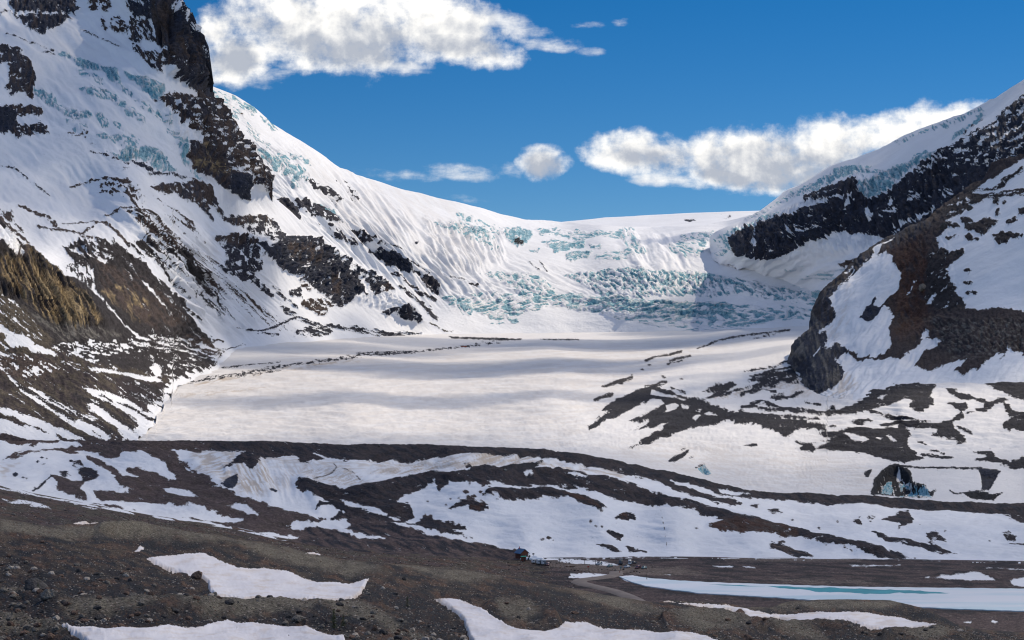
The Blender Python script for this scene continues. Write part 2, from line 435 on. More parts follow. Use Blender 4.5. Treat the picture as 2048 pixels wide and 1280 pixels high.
gl_ctrl = [(x, y, D if not (x <= 700 and y < 720) else {(-100,715):3000,(-100,690):3200,(-100,668):3400,(-100,640):3700,(300,715):3250,(300,690):3550,(300,668):3800,(300,640):4200,(700,715):3600,(700,690):4100,(700,668):4700,(700,640):5600}[(x,y)]) for x, y, D in gl_ctrl]
gl_ctrl += [(1400, 668, 5000), (1400, 690, 4200), (1400, 720, 3400), (1400, 760, 2700), (1400, 800, 2300), (1400, 860, 1950), (1400, 920, 1760), (1400, 990, 1560),
            (1600, 655, 4800), (1590, 700, 3300), (1600, 765, 2480), (1600, 830, 2080), (1600, 880, 1900), (1600, 920, 1790), (1600, 985, 1600), (1600, 1030, 1500),
            (1800, 700, 2900), (1800, 770, 2230), (1800, 820, 2000), (1800, 850, 1960), (1800, 900, 1790), (1800, 930, 1720), (1800, 985, 1610), (1800, 1020, 1500),
            (2048, 700, 2500), (2048, 780, 2080), (2048, 850, 1870), (2048, 920, 1690), (2048, 990, 1560), (2048, 1030, 1440),
            (2200, 700, 2350), (2200, 850, 1800), (2200, 1030, 1400)]
D_gl = tps(gl_ctrl)
def foot(pts, step=45):
    a = np.array(pts, float); out = []
    for x in np.arange(a[0, 0], a[-1, 0] + 1, step):
        y = float(np.interp(x, a[:, 0], a[:, 1])); out.append((x, y, float(D_gl(x, y))))
    return out

# --- far icefield on the skyline
def cov_far(c):
    c.rock([(1370, 440), (1388, 437), (1392, 441), (1378, 443)], .7, rag=2, rel=4)
    c.rock([(1445, 434), (1462, 430), (1462, 437), (1450, 440)], .7, rag=2, rel=4)
    c.rock([(1436, 428), (1446, 428), (1441, 430)], .5, rag=1)
sheet("icefield", 1040, 1640, 3, polyline([(1040, 452), (1130, 443), (1200, 437), (1300, 430), (1400, 425), (1525, 420.5), (1640, 419)]),
      lambda x: 0 * x + 500, 40, tps([(1040, 450, 9000), (1300, 430, 10500), (1600, 420, 11000), (1300, 455, 8800), (1600, 455, 8800), (1040, 500, 8000), (1640, 500, 8000), (1040, 475, 8400)]),
      cov_far, terrain_material("snow_far", 5.5, .5), back=(1500, 250), noise_amp=(6, 900))

# --- snow dome, headwall and icefall
def cov_dome(c):
    # flutes and avalanche runnels
    c.flute([(560, 290), (700, 350), (820, 440), (960, 530), (1000, 600), (860, 600), (700, 520), (560, 420), (450, 300)], 16, 50, 170, 11, 25)
    c.flute([(600, 330), (700, 380), (900, 560), (850, 600), (700, 520), (560, 420)], 16, 47, 240, 26, 25)
    c.flute([(640, 380), (680, 400), (800, 510), (850, 570), (760, 520), (680, 450)], 12, 47, 120, 5, 10, True)
    c.flute([(850, 440), (1000, 470), (1010, 520), (930, 545), (860, 500)], 20, 60, 70, 9, 12, True)
    c.flute([(800, 420), (900, 540), (840, 580), (760, 470)], 14, 55, 120, 14, 16)
    c.flute([(1000, 505), (1110, 530), (1250, 545), (1200, 590), (1000, 560)], 8, 25, 90, 12, 12)
    c.flute([(880, 545), (1000, 560), (1200, 590), (900, 600)], 9, 22, 80, 10, 10)
    # upper hanging ice, beside the cliff
    c.ice([(420, 183), (440, 184), (472, 196), (500, 214), (512, 226), (500, 232), (470, 226), (450, 216), (430, 205)], .42, 30, 12, 4, rel=14)
    c.ice([(494, 208), (508, 214), (514, 226), (500, 228), (490, 218)], .85, 60, 7, 4, rel=14)
    c.ice([(465, 229), (478, 231), (476, 239), (465, 236)], .8, 40, 6, 4)
    c.ice([(520, 232), (540, 244), (556, 262), (545, 262), (528, 245)], .4, 45, 12, 4)
    c.ice([(488, 242), (500, 246), (520, 268), (512, 266), (495, 255)], .45, 45, 12, 3)
    c.ice([(495, 262), (512, 268), (540, 288), (560, 310), (585, 322), (575, 326), (552, 312), (530, 292), (505, 275)], .5, 40, 14, 3)
    c.ice([(500, 298), (520, 301), (548, 314), (580, 325), (604, 340), (615, 352), (612, 366), (596, 360), (575, 352), (562, 352), (548, 340), (530, 322), (512, 311)], .62, 55, 10, 4, rel=16)
    c.ice([(575, 304), (600, 311), (622, 320), (620, 331), (595, 326), (580, 316)], .7, 30, 12, 5, rel=12)
    c.ice([(628, 404), (645, 407), (660, 417), (674, 427), (678, 433), (666, 435), (650, 428), (640, 418)], .85, 60, 9, 5, rel=12)
    c.ice([(585, 355), (600, 362), (605, 378), (592, 380), (580, 368)], .5, 45, 8, 4)
    # rock ribs in the slope
    K = dict(ang=42, lu=7, lv=4, rag=4, col='slateb', rel=10)
    c.rock([(515, 310), (525, 322), (538, 345), (548, 362), (540, 362), (528, 345), (518, 328)], .6, **K)
    c.rock([(612, 356), (640, 366), (668, 385), (682, 404), (674, 409), (655, 392), (630, 376)], .62, **K)
    c.rock([(652, 374), (668, 380), (684, 398), (678, 402)], .6, **K)
    c.rock([(688, 358), (700, 372), (719, 397), (712, 401), (698, 382)], .62, **K)
    c.rock([(676, 362), (700, 390), (708, 402), (700, 400)], .45, **K)
    c.rock([(588, 396), (606, 400), (640, 411), (662, 425), (672, 440), (690, 447), (722, 462), (752, 478), (738, 484), (718, 478), (700, 466), (680, 456), (655, 446), (640, 440), (620, 430), (600, 414)], .68, **K)
    c.rock([(556, 396), (575, 400), (590, 414), (600, 440), (592, 444), (578, 428), (562, 412)], .85, **K)
    c.rock([(640, 446), (665, 458), (700, 485), (722, 502), (715, 502), (690, 486), (660, 468)], .4, ang=42, lu=14, lv=2.5, rag=3, col='slateb')
    c.rock([(735, 495), (752, 500), (790, 509), (815, 528), (828, 544), (820, 552), (800, 545), (780, 535), (765, 524), (750, 514), (742, 509)], .9, ang=35, lu=8, lv=5, rag=4, col='slate', rel=14)
    c.rock([(835, 538), (850, 547), (872, 560), (883, 577), (874, 588), (855, 580), (842, 568)], .82, ang=40, lu=8, lv=5, rag=4, col='slateb', rel=12)
    c.line([(735, 480), (790, 500), (830, 520), (860, 545)], 1.2, .7, col='slateb')
    c.line([(785, 548), (812, 566), (840, 590), (870, 598)], 3, .6, col='slateb', ang=30, lu=12, lv=2)
    c.line([(800, 575), (835, 600), (862, 625)], 3, .55, col='slateb', ang=45, lu=12, lv=2)
    c.rock([(838, 600), (858, 608), (866, 620), (852, 620)], .6, ang=30, rag=3, col='slateb')
    c.rock([(845, 612), (872, 625), (880, 640), (868, 640)], .5, ang=40, rag=3, col='slateb')
    c.line([(860, 645), (890, 662), (905, 664)], 1.2, .7, col='grey')
    c.line([(900, 552), (925, 562), (955, 574)], 1.6, .6, col='slateb', ang=25)
    c.rock([(830, 483), (838, 482), (835, 486)], 1, rag=1, col='slate')
    c.rock([(480, 228), (495, 232), (489, 239)], .5, rag=2, col='brown')
    # headwall
    c.ice([(862, 443), (905, 447), (930, 464), (990, 474), (992, 490), (1000, 502), (980, 502), (955, 490), (930, 478), (900, 466), (870, 456)], .36, 30, 9, 3.5, rel=16)
    c.ice([(912, 428), (945, 434), (985, 449), (1012, 458), (1010, 470), (985, 470), (960, 476), (925, 470), (918, 452)], .36, 40, 9, 4, rel=18)
    c.ice([(925, 462), (955, 464), (985, 476), (960, 478), (935, 474)], .75, 10, 12, 4)
    c.ice([(1012, 458), (1035, 454), (1062, 457), (1066, 468), (1055, 484), (1036, 495), (1018, 486), (1008, 470)], .82, 60, 9, 5, rel=26)
    c.rock([(1027, 478), (1047, 482), (1044, 492), (1030, 490)], .9, rag=3, col='black')
    c.ice([(1058, 452), (1120, 460), (1160, 462), (1200, 462), (1270, 459), (1280, 476), (1235, 479), (1200, 470), (1160, 481), (1120, 476), (1078, 466)], .5, 5, 12, 4, rel=20)
    c.ice([(1080, 482), (1110, 478), (1150, 486), (1172, 481), (1166, 492), (1132, 502), (1110, 505), (1104, 496)], .75, -15, 12, 5, rel=24)
    c.ice([(1056, 498), (1078, 498), (1074, 504), (1060, 503)], .8, 0, 10, 3)
    c.ice([(1132, 508), (1160, 499), (1182, 505), (1176, 516), (1150, 520), (1133, 518)], .78, -10, 12, 5, rel=24)
    c.ice([(1178, 488), (1200, 488), (1204, 496), (1186, 500)], .7, -10, 12, 5, rel=18)
    c.ice([(1185, 510), (1225, 502), (1260, 500), (1290, 512), (1250, 520), (1200, 522)], .3, 5, 12, 3, rel=16)
    c.ice([(1238, 454), (1266, 456), (1282, 480), (1294, 505), (1276, 512), (1250, 492)], .36, 45, 9, 4, rel=16)
    c.ice([(1362, 472), (1395, 466), (1426, 462), (1420, 482), (1404, 508), (1384, 516), (1352, 508), (1334, 500), (1345, 485)], .46, 25, 12, 4, rel=18)
    c.ice([(1425, 480), (1440, 470), (1455, 490), (1442, 512), (1428, 518)], .6, -50, 9, 5, rel=20)
    c.flute([(1240, 470), (1340, 470), (1400, 540), (1250, 540)], 12, 50, 60, 18, 20)
    # middle bands of the icefall
    c.ice([(962, 545), (1000, 543), (1060, 545), (1092, 560), (1112, 588), (1085, 592), (1040, 590), (1015, 571), (990, 556)], .42, 35, 10, 4, rel=22)
    c.ice([(1128, 548), (1180, 540), (1250, 537), (1320, 541), (1400, 546), (1430, 551), (1480, 560), (1530, 570), (1590, 580), (1640, 590), (1600, 606), (1530, 598), (1480, 588), (1420, 596), (1380, 590), (1300, 592), (1240, 600), (1200, 590), (1160, 568)], .46, 30, 10, 5, rel=30)
    c.ice([(1240, 540), (1330, 543), (1430, 553), (1470, 566), (1420, 576), (1330, 574), (1250, 572)], .62, 60, 9, 6, rel=26)
    c.ice([(880, 590), (950, 587), (1020, 588), (1080, 590), (1140, 590), (1240, 596), (1330, 600), (1450, 606), (1540, 616), (1640, 625), (1610, 637), (1560, 636), (1500, 652), (1440, 652), (1380, 646), (1300, 637), (1240, 642), (1200, 627), (1150, 622), (1100, 611), (1080, 622), (1040, 627), (1000, 642), (970, 632), (950, 622), (905, 612)], .52, -6, 18, 4.5, rel=26)
    c.ice([(1100, 596), (1240, 598), (1450, 610), (1480, 632), (1380, 636), (1240, 622), (1120, 606)], .74, -8, 22, 5, rel=20)
    c.ice([(1250, 640), (1340, 642), (1420, 650), (1500, 658), (1400, 662), (1300, 652)], .25, 5, 16, 2.5, rel=8)
    c.ice([(905, 606), (935, 606), (950, 622), (938, 630), (918, 618)], .6, 40, 9, 5)
    c.ice([(1015, 636), (1035, 636), (1038, 643), (1022, 644)], .8, 20, 9, 4)
    c.ice([(985, 645), (1005, 644), (995, 647)], .8, 0, 9, 2)
    c.ice([(1560, 612), (1640, 618), (1640, 640), (1570, 634)], .4, 5, 10, 4, rel=14)
    c.ice([(1560, 585), (1640, 590), (1640, 612), (1570, 605)], .35, 5, 10, 4, rel=14)
    c.line([(1080, 520), (1095, 541)], 1, .8, col='slateb', rag=1)
    c.line([(1060, 522), (1078, 542)], 1, .8, col='slateb', rag=1)
    c.dirt([(600, 300), (900, 400), (960, 520), (860, 600), (650, 450)], .12, 45, 60, 8)
dome_ctrl = [(380, 150, 6300), (430, 178, 6200), (510, 215, 6300), (600, 280, 6450), (680, 333, 6650), (760, 363, 6900), (850, 388, 7100), (960, 415, 7400), (1060, 440, 7800), (1130, 445, 8200), (1300, 453, 8200), (1450, 455, 7600), (1550, 430, 7000),
             (450, 260, 5700), (520, 330, 5300), (560, 390, 5250), (600, 420, 5250), (600, 330, 5700), (700, 430, 5750), (700, 500, 5450), (760, 540, 5450), (830, 600, 5350), (800, 470, 5700), (900, 500, 5900), (860, 560, 5600), (900, 600, 5350),
             (1000, 480, 6700), (1000, 520, 6150), (1035, 470, 7050), (1100, 500, 6700), (1160, 520, 6500), (1200, 470, 7200), (1300, 500, 6600), (1400, 500, 6500), (1050, 540, 6000), (1200, 540, 6150), (1400, 545, 6000), (1500, 545, 5700),
             (1050, 590, 5600), (1200, 592, 5650), (1400, 595, 5600), (1600, 600, 5100), (1000, 625, 5400), (1250, 635, 5400), (1450, 645, 5250), (1650, 600, 4900), (1650, 500, 5700), (1650, 655, 4600)]
dome_ctrl += foot(foot_dome)
D_dome = tps(dome_ctrl)
T_left = [(-180, -150), (280, -150), (318, -70), (332, -10), (336, 1), (350, 3), (357, 8), (360, 24), (376, 30), (380, 48), (386, 62), (396, 66), (402, 74), (403, 90), (404, 110), (405, 160), (411, 172), (416, 181), (424, 190), (430, 204), (440, 218), (450, 230), (458, 245), (465, 262), (475, 270), (482, 283), (495, 290), (503, 305), (510, 325), (520, 345), (527, 362), (535, 378), (545, 393), (560, 404), (580, 420), (600, 440), (640, 470), (690, 510), (740, 540), (775, 560), (800, 580), (830, 610), (850, 640), (862, 660), (875, 668)]
Tl = polyline(T_left)
sheet("snow_dome", 380, 1690, 1.9,
      polyline([(380, 150), (410, 166), (440, 180), (470, 193), (500, 210), (515, 221), (530, 235), (545, 249), (560, 258), (600, 281), (640, 307), (680, 335), (720, 351), (760, 363), (800, 377), (850, 389), (900, 400), (960, 415), (1000, 428), (1050, 438), (1100, 443), (1150, 447), (1250, 452), (1330, 453), (1400, 451), (1460, 440), (1500, 430), (1690, 430)]),
      lambda x: np.where(x < 870, np.minimum(Tl(x) + 60, 672), polyline(foot_dome)(x) + 4), 300, D_dome, cov_dome, terrain_material("snow_and_icefall", 3.8), back=(900, 260), noise_amp=(7, 420))

# --- right mountain with hanging glacier
def cov_right(c):
    c.flute([(1400, 480), (2200, 350), (2200, 560), (1400, 660)], 12, -30, 60, 18, 10)
    K = dict(ang=90, lu=9, lv=4, rag=3.5, col='slate', col2='slateb', mix2=.35, rel=22, vang=92)
    c.rock([(1468, 472), (1480, 463), (1500, 457), (1530, 449), (1560, 436), (1590, 422), (1606, 413), (1611, 390), (1650, 376), (1690, 362), (1714, 357), (1717, 380), (1728, 396), (1745, 401), (1780, 389), (1800, 371), (1830, 347), (1850, 331), (1868, 318), (1890, 300), (1920, 283), (1945, 272), (1962, 262), (1990, 262), (2000, 238), (2015, 222), (2040, 202), (2200, 120), (2200, 560), (1800, 520), (1775, 482), (1755, 476), (1730, 471), (1700, 469), (1695, 466), (1675, 466), (1650, 480), (1625, 485), (1590, 501), (1560, 513), (1530, 515), (1500, 509), (1470, 506), (1464, 490)], .93, **K)
    c.flute([(1470, 460), (1720, 360), (1900, 300), (1900, 480), (1560, 520), (1465, 508)], 16, 90, 60, 7, 6, True)
    c.rock([(1868, 318), (1890, 298), (1945, 270), (2000, 238), (2048, 190), (2200, 100), (2200, 330), (1960, 330), (1900, 330)], .62, ang=-35, lu=12, lv=5, rag=5, col='slate', rel=12)
    c.rock([(1925, 262), (1960, 236), (1968, 240), (1930, 272)], .7, ang=-40, lu=9, lv=3, rag=3, col='slate')
    # snow on ledges
    c.snow([(1602, 412), (1614, 404), (1650, 400), (1675, 396), (1692, 392), (1692, 398), (1665, 405), (1640, 410), (1612, 420), (1585, 433), (1560, 437), (1570, 425)], rag=3)
    c.snow([(1512, 458), (1515, 466), (1512, 482), (1518, 490), (1512, 498), (1508, 504), (1509, 490), (1510, 470)], rag=2)
    c.rock([(1568, 440), (1578, 448), (1588, 468), (1600, 478), (1590, 482), (1568, 474), (1575, 460)], .5, rag=3, ang=50)
    c.rock([(1590, 455), (1640, 448), (1690, 448), (1690, 456), (1640, 462), (1600, 470)], .6, ang=-5, lu=16, lv=3, rag=3)
    c.snow([(1700, 392), (1707, 396), (1702, 418), (1698, 420)], rag=2)
    c.rock([(1730, 420), (1742, 418), (1748, 430), (1740, 445), (1732, 440)], .3, rag=3, ang=90)
    c.rock([(1765, 430), (1785, 420), (1805, 415), (1805, 428), (1795, 440), (1770, 436)], .35, rag=4, ang=-20)
    c.rock([(1820, 396), (1845, 384), (1850, 390), (1848, 405), (1825, 412)], .35, rag=4, ang=-25)
    c.rock([(1882, 388), (1905, 380), (1918, 388), (1908, 396), (1888, 398)], .3, rag=4, ang=10)
    c.rock([(1786, 470), (1820, 448), (1855, 430), (1880, 412), (1884, 418), (1850, 442), (1815, 462), (1795, 476)], .3, rag=4, ang=-30)
    c.rock([(1845, 330), (1880, 315), (1890, 320), (1860, 345), (1835, 352)], .45, rag=4, ang=-30)
    c.line([(1612, 400), (1650, 390), (1690, 380)], 2, .4, rag=2)
    c.snow([(1783, 405), (1790, 400), (1792, 412), (1785, 420)], rag=2)
    for (x, y) in ((1548, 501), (1625, 436), (1740, 372), (1900, 335), (1912, 352), (1858, 372), (1655, 440), (1578, 500), (1866, 430)):
        c.snow([(x - 4, y), (x, y - 2), (x + 5, y), (x, y + 3)], rag=3)
    # hanging glacier
    c.ice([(1425, 484), (1442, 470), (1480, 454), (1522, 436), (1552, 424), (1562, 430), (1532, 448), (1500, 457), (1470, 468), (1458, 480), (1462, 500), (1445, 512), (1430, 520), (1432, 498)], .52, 65, 8, 4, rel=16)
    c.ice([(1578, 388), (1600, 376), (1630, 364), (1665, 338), (1700, 330), (1742, 334), (1746, 344), (1715, 355), (1680, 360), (1650, 373), (1610, 389), (1592, 391)], .6, 70, 8, 5, rel=20)
    c.ice([(1665, 340), (1705, 332), (1715, 350), (1680, 360)], .8, 80, 8, 5, rel=10)
    c.ice([(1714, 362), (1735, 366), (1780, 342), (1812, 330), (1832, 306), (1852, 300), (1876, 304), (1862, 320), (1832, 336), (1802, 361), (1786, 380), (1762, 395), (1735, 401), (1719, 388)], .78, 95, 11, 5, rel=28)
    c.ice([(1898, 282), (1916, 262), (1935, 252), (1952, 240), (1968, 222), (1972, 232), (1955, 250), (1932, 264), (1915, 276)], .8, 70, 8, 4, rel=18)
    c.ice([(1790, 284), (1850, 262), (1905, 240), (1960, 215), (1966, 222), (1910, 250), (1850, 270), (1800, 292)], .4, 60, 8, 4, rel=12)
    c.ice([(1728, 335), (1760, 338), (1768, 343), (1735, 345)], .5, 0, 12, 3)
    c.ice([(1470, 440), (1520, 424), (1560, 400), (1600, 380), (1590, 395), (1550, 415), (1500, 440)], .3, 40, 9, 4, rel=12)
    c.ice([(1540, 545), (1600, 530), (1680, 540), (1730, 545), (1700, 570), (1600, 560)], .12, 0, 40, 6, rel=2, soft=8)
    # apron
    c.rock([(1452, 530), (1465, 530), (1480, 535), (1470, 537)], .5, rag=2, col='slateb')
    c.rock([(1678, 528), (1700, 522), (1714, 519), (1708, 530), (1690, 536)], .75, rag=3, col='brown', rel=4)
    c.ice([(1520, 560), (1560, 566), (1600, 574), (1620, 582), (1600, 592), (1550, 580)], .5, 10, 9, 4, rel=14)
    c.ice([(1560, 598), (1600, 590), (1660, 578), (1660, 596), (1600, 606)], .45, -5, 10, 4, rel=14)
    c.ice([(1530, 604), (1580, 604), (1600, 610), (1570, 614)], .6, 5, 14, 3, rel=12)
    c.ice([(1570, 625), (1610, 620), (1620, 635), (1580, 634)], .55, 10, 10, 3, rel=10)
right_ctrl = [(1400, 470, 6600), (1440, 470, 6300), (1480, 448, 6250), (1560, 392, 6200), (1640, 345, 6000), (1700, 318, 5900), (1760, 296, 5700), (1850, 258, 5400), (1950, 215, 5100), (2048, 159, 4700), (2200, 60, 4200),
              (1470, 490, 5750), (1500, 470, 5650), (1560, 440, 5550), (1610, 395, 5500), (1610, 425, 5300), (1680, 362, 5200), (1740, 335, 5250), (1740, 400, 4850), (1830, 300, 4950), (1850, 335, 4650), (1950, 265, 4500), (2048, 230, 4250), (2200, 150, 3900),
              (1500, 508, 5450), (1560, 512, 5250), (1620, 485, 5050), (1690, 466, 4850), (1780, 480, 4450), (1880, 420, 4300), (1960, 340, 4200), (2048, 320, 3950), (2200, 300, 3600), (1900, 350, 4450),
              (1440, 545, 5750), (1500, 550, 5400), (1600, 560, 4900), (1700, 530, 4600), (1560, 585, 5050), (1640, 600, 4600), (1500, 600, 5150), (1600, 640, 4550), (1680, 660, 4000), (1800, 600, 3900), (2048, 500, 3500), (2200, 500, 3300), (2200, 720, 3000), (1450, 640, 5150), (1500, 655, 4950)]
right_ctrl = [q for q in right_ctrl if not (q[0] < 1660 and q[1] > 538)] + [(x, y, float(D_dome(x, y)) * 1.004) for x, y in ((1404, 490), (1425, 520), (1450, 532), (1490, 540), (1530, 552), (1580, 572), (1625, 592))]
T_right = [(1400, 490), (1425, 470), (1440, 461), (1480, 445), (1500, 434), (1522, 422), (1554, 397), (1567, 384), (1597, 373), (1626, 357), (1647, 341), (1663, 330), (1679, 325), (1705, 317), (1732, 305), (1760, 296), (1794, 280), (1834, 264), (1887, 243), (1927, 229), (1954, 214), (1980, 199), (1990, 196), (2000, 188), (2020, 176), (2048, 157), (2200, 50)]
Br = polyline([(1404, 500), (1425, 520), (1450, 532), (1490, 540), (1530, 552), (1580, 572), (1625, 592), (1660, 640), (1690, 690), (2160, 600)])
sheet("right_mountain", 1420, 2160, 1.9, polyline(T_right), Br,
      190, tps(right_ctrl), cov_right, terrain_material("snow_and_cliff", 3.0), back=(700, 380), noise_amp=(7, 300))
# --- left mountain
def cov_left(c):
    K = dict(lu=7, lv=4, rag=4, rel=14)
    c.flute([(-180, -60), (250, 0), (340, 180), (420, 400), (300, 560), (100, 500), (-180, 300)], 6, 38, 90, 22, 20)
    c.flute([(250, 420), (400, 420), (560, 600), (480, 690), (380, 640), (280, 500)], 8, 44, 130, 8, 20)
    c.flute([(250, 420), (300, 420), (440, 560), (400, 640), (300, 520)], 18, 42, 120, 14, 14, True)
    # upper left buttress
    c.rock([(20, -160), (20, 0), (22, 15), (37, 30), (45, 45), (62, 58), (72, 62), (83, 68), (95, 64), (125, 50), (135, 40), (145, 36), (143, 28), (128, 31), (118, 22), (130, 26), (142, 24), (148, 28), (158, 22), (160, 15), (150, 8), (150, -160)], .84, ang=8, col='slate', col2='brown', mix2=.2, **K)
    c.snow([(34, 25), (75, 26), (115, 27), (115, 30), (75, 30), (40, 31)], rag=2)
    c.rock([(172, -60), (185, -40), (217, -20), (223, 15), (212, 28), (200, 22), (190, 28), (178, 18)], .5, col='brown', **K)
    c.rock([(205, 35), (215, 45), (214, 60), (203, 54)], .6, col='brown', **K)
    c.rock([(218, 58), (222, 44), (235, 32), (250, 44), (258, 60), (240, 66)], .45, col='brown', **K)
    c.rock([(0, 88), (10, 92), (25, 95), (40, 98), (44, 107), (57, 118), (64, 130), (68, 142), (68, 165), (66, 196), (55, 190), (48, 184), (30, 186), (18, 196), (12, 186), (10, 176), (18, 165), (18, 132), (10, 126), (-180, 120), (-180, 70)], .78, ang=10, col='slateb', col2='brown', mix2=.3, **K)
    c.rock([(55, 118), (64, 130), (68, 142), (68, 165), (66, 196), (55, 188), (52, 150)], .97, ang=90, col='brown', col2='slate', mix2=.5, **K)
    c.rock([(-180, 200), (0, 214), (20, 211), (60, 212), (85, 214), (89, 228), (80, 231), (36, 231), (35, 245), (28, 249), (60, 247), (80, 244), (95, 256), (98, 265), (85, 266), (60, 268), (36, 275), (20, 266), (-180, 262)], .74, ang=5, col='slateb', col2='brown', mix2=.45, **K)
    c.rock([(-180, 215), (0, 216), (30, 222), (34, 240), (20, 262), (-180, 262)], .95, ang=5, col='slate', **K)
    c.snow([(36, 238), (60, 236), (84, 238), (76, 243), (50, 245), (38, 245)], rag=2)
    c.line([(0, 30), (8, 24), (18, 22), (28, 27), (36, 34)], 1.2, .8, col='slateb', rag=1)
    c.line([(12, 67), (40, 75), (75, 88), (108, 101)], 1.2, .8, col='slateb', rag=1)
    c.line([(82, 102), (95, 102), (110, 108)], 1.2, .8, col='slateb', rag=1)
    c.line([(160, 60), (180, 68), (205, 81), (220, 86), (240, 94)], 1.1, .7, col='slateb', rag=1)
    # broken strip left of the great cliff
    c.rock([(248, 74), (262, 40), (250, 0), (250, -60), (275, -60), (275, 30), (300, 42), (312, 85), (308, 91), (292, 82), (284, 74), (280, 92), (290, 100), (330, 108), (333, 130), (325, 142), (310, 140), (296, 130), (280, 118), (266, 102), (262, 90), (268, 80)], .52, ang=55, col='slateb', col2='brown', **K)
    c.rock([(298, 128), (315, 132), (322, 145), (308, 142)], .7, ang=40, col='slateb', **K)
    # the great cliff
    c.rock([(255, -170), (260, 10), (272, 32), (287, 33), (303, 40), (313, 62), (312, 84), (322, 98), (330, 106), (326, 125), (336, 142), (346, 156), (366, 166), (386, 180), (405, 191), (425, 202), (450, 210), (450, -170)], .97, ang=90, lu=30, lv=4, rag=3, col='slate', col2='slateb', mix2=.55, vang=91, rel=16)
    c.paint([(303, 0), (340, 0), (338, 80), (340, 150), (312, 90)], 'brown', .6, 90, 40, 5)
    c.paint([(340, 70), (375, 80), (402, 90), (402, 160), (380, 140), (345, 120)], 'brown', .45, 90, 30, 5)
    c.flute([(300, -100), (410, -100), (420, 180), (330, 150)], 34, 90, 140, 13, 5, True)
    c.rock([(258, -20), (300, -20), (300, 12), (275, 14), (262, 8)], .6, ang=20, col='slate', **K)
    c.rock([(336, 0), (356, 4), (362, 26), (378, 32), (386, 60), (370, 62), (362, 50), (352, 36), (340, 24)], .42, ang=45, lu=6, lv=4, rag=3, col='slate')
    c.line([(364, 60), (380, 62), (394, 68)], 1.6, 0, rag=1.5)
    c.line([(338, 122), (352, 126), (368, 131)], 1.6, .2, rag=1.5)
    c.rock([(335, 120), (345, 122), (360, 140), (345, 146), (335, 138)], .6, ang=20, lu=6, lv=4, rag=3, col='slateb')
    # second wall
    c.rock([(308, 199), (330, 190), (345, 184), (370, 190), (400, 195), (425, 200), (450, 205), (560, 380), (545, 392), (536, 384), (520, 376), (505, 366), (500, 350), (480, 340), (460, 335), (455, 345), (450, 355), (440, 360), (425, 355), (410, 345), (395, 345), (380, 335), (375, 320), (368, 312), (370, 295), (372, 285), (400, 283), (393, 270), (385, 262), (372, 250), (365, 246), (350, 235), (335, 222), (320, 210)], .68, ang=50, col='slateb', col2='brown', mix2=.5, vang=85, **K)
    c.rock([(372, 300), (395, 292), (408, 282), (440, 300), (455, 325), (460, 345), (470, 362), (500, 366), (500, 398), (470, 386), (440, 369), (400, 347), (380, 340), (376, 320)], .97, ang=90, lu=20, lv=4, rag=3, col='slateb', col2='brown', mix2=.45, rel=14)
    c.paint([(400, 292), (410, 292), (412, 325), (402, 322)], 'tan', .6, 90, 20, 4)
    c.paint([(380, 320), (420, 325), (450, 320), (460, 345), (430, 350), (390, 340)], 'tan', .35, 90, 14, 4)
    c.rock([(455, 344), (480, 346), (496, 352), (500, 402), (480, 396), (455, 376)], .98, ang=90, lu=20, lv=4, rag=3, col='slate', rel=10)
    c.line([(370, 247), (385, 246), (410, 256), (430, 266), (452, 276)], 2, .25, rag=2)
    c.rock([(455, 335), (490, 335), (500, 345), (480, 347), (460, 345)], .35, ang=10, lu=7, lv=3, rag=3, col='brown')
    c.flute([(310, 195), (450, 205), (560, 380), (460, 380), (370, 330)], 18, 88, 60, 14, 6, True)
    # hanging ice on the left slope
    c.ice([(108, 107), (130, 104), (150, 114), (162, 117), (180, 123), (190, 130), (202, 130), (235, 140), (240, 152), (246, 166), (238, 171), (230, 165), (215, 151), (200, 142), (165, 140), (152, 130), (135, 118)], .66, 35, 9, 5, rel=22)
    c.ice([(158, 118), (178, 122), (192, 130), (190, 141), (165, 139)], .85, 30, 8, 5, rel=14)
    c.ice([(205, 132), (232, 138), (240, 160), (228, 162), (212, 148)], .85, 50, 8, 5, rel=14)
    c.ice([(150, 138), (178, 146), (192, 158), (182, 158), (156, 150)], .4, 15, 12, 3)
    c.ice([(180, 145), (198, 150), (205, 165), (190, 160)], .4, 30, 9, 3)
    c.ice([(252, 149), (270, 151), (290, 156), (318, 164), (328, 172), (328, 185), (325, 194), (312, 201), (300, 191), (282, 176), (266, 164), (256, 158)], .88, 45, 12, 6, rel=24)
    c.ice([(160, 176), (182, 171), (206, 174), (236, 190), (252, 206), (276, 225), (292, 240), (284, 246), (270, 240), (255, 226), (240, 216), (222, 198), (205, 197), (180, 196), (168, 188)], .52, 38, 12, 4, rel=16)
    c.ice([(268, 190), (285, 198), (305, 212), (330, 235), (350, 250), (344, 252), (325, 240), (300, 222), (280, 205)], .4, 40, 10, 4, rel=12)
    c.ice([(232, 165), (250, 172), (268, 186), (262, 190), (245, 182)], .45, 45, 9, 4)
    c.ice([(66, 174), (85, 182), (106, 187), (115, 205), (140, 214), (160, 220), (184, 225), (184, 234), (168, 243), (150, 240), (130, 232), (110, 216), (94, 209), (84, 198), (70, 190)], .6, 25, 8, 5, rel=20)
    c.ice([(190, 225), (206, 225), (218, 240), (218, 248), (205, 251), (195, 240)], .62, 60, 8, 4, rel=14)
    c.ice([(145, 256), (160, 250), (176, 248), (178, 254), (165, 259), (150, 260)], .6, 0, 10, 4)
    c.ice([(125, 238), (150, 240), (150, 248), (135, 246)], .4, 10, 8, 4)
    c.ice([(225, 238), (245, 250), (263, 265), (278, 279), (266, 275), (245, 262), (228, 252)], .45, 45, 9, 4, rel=12)
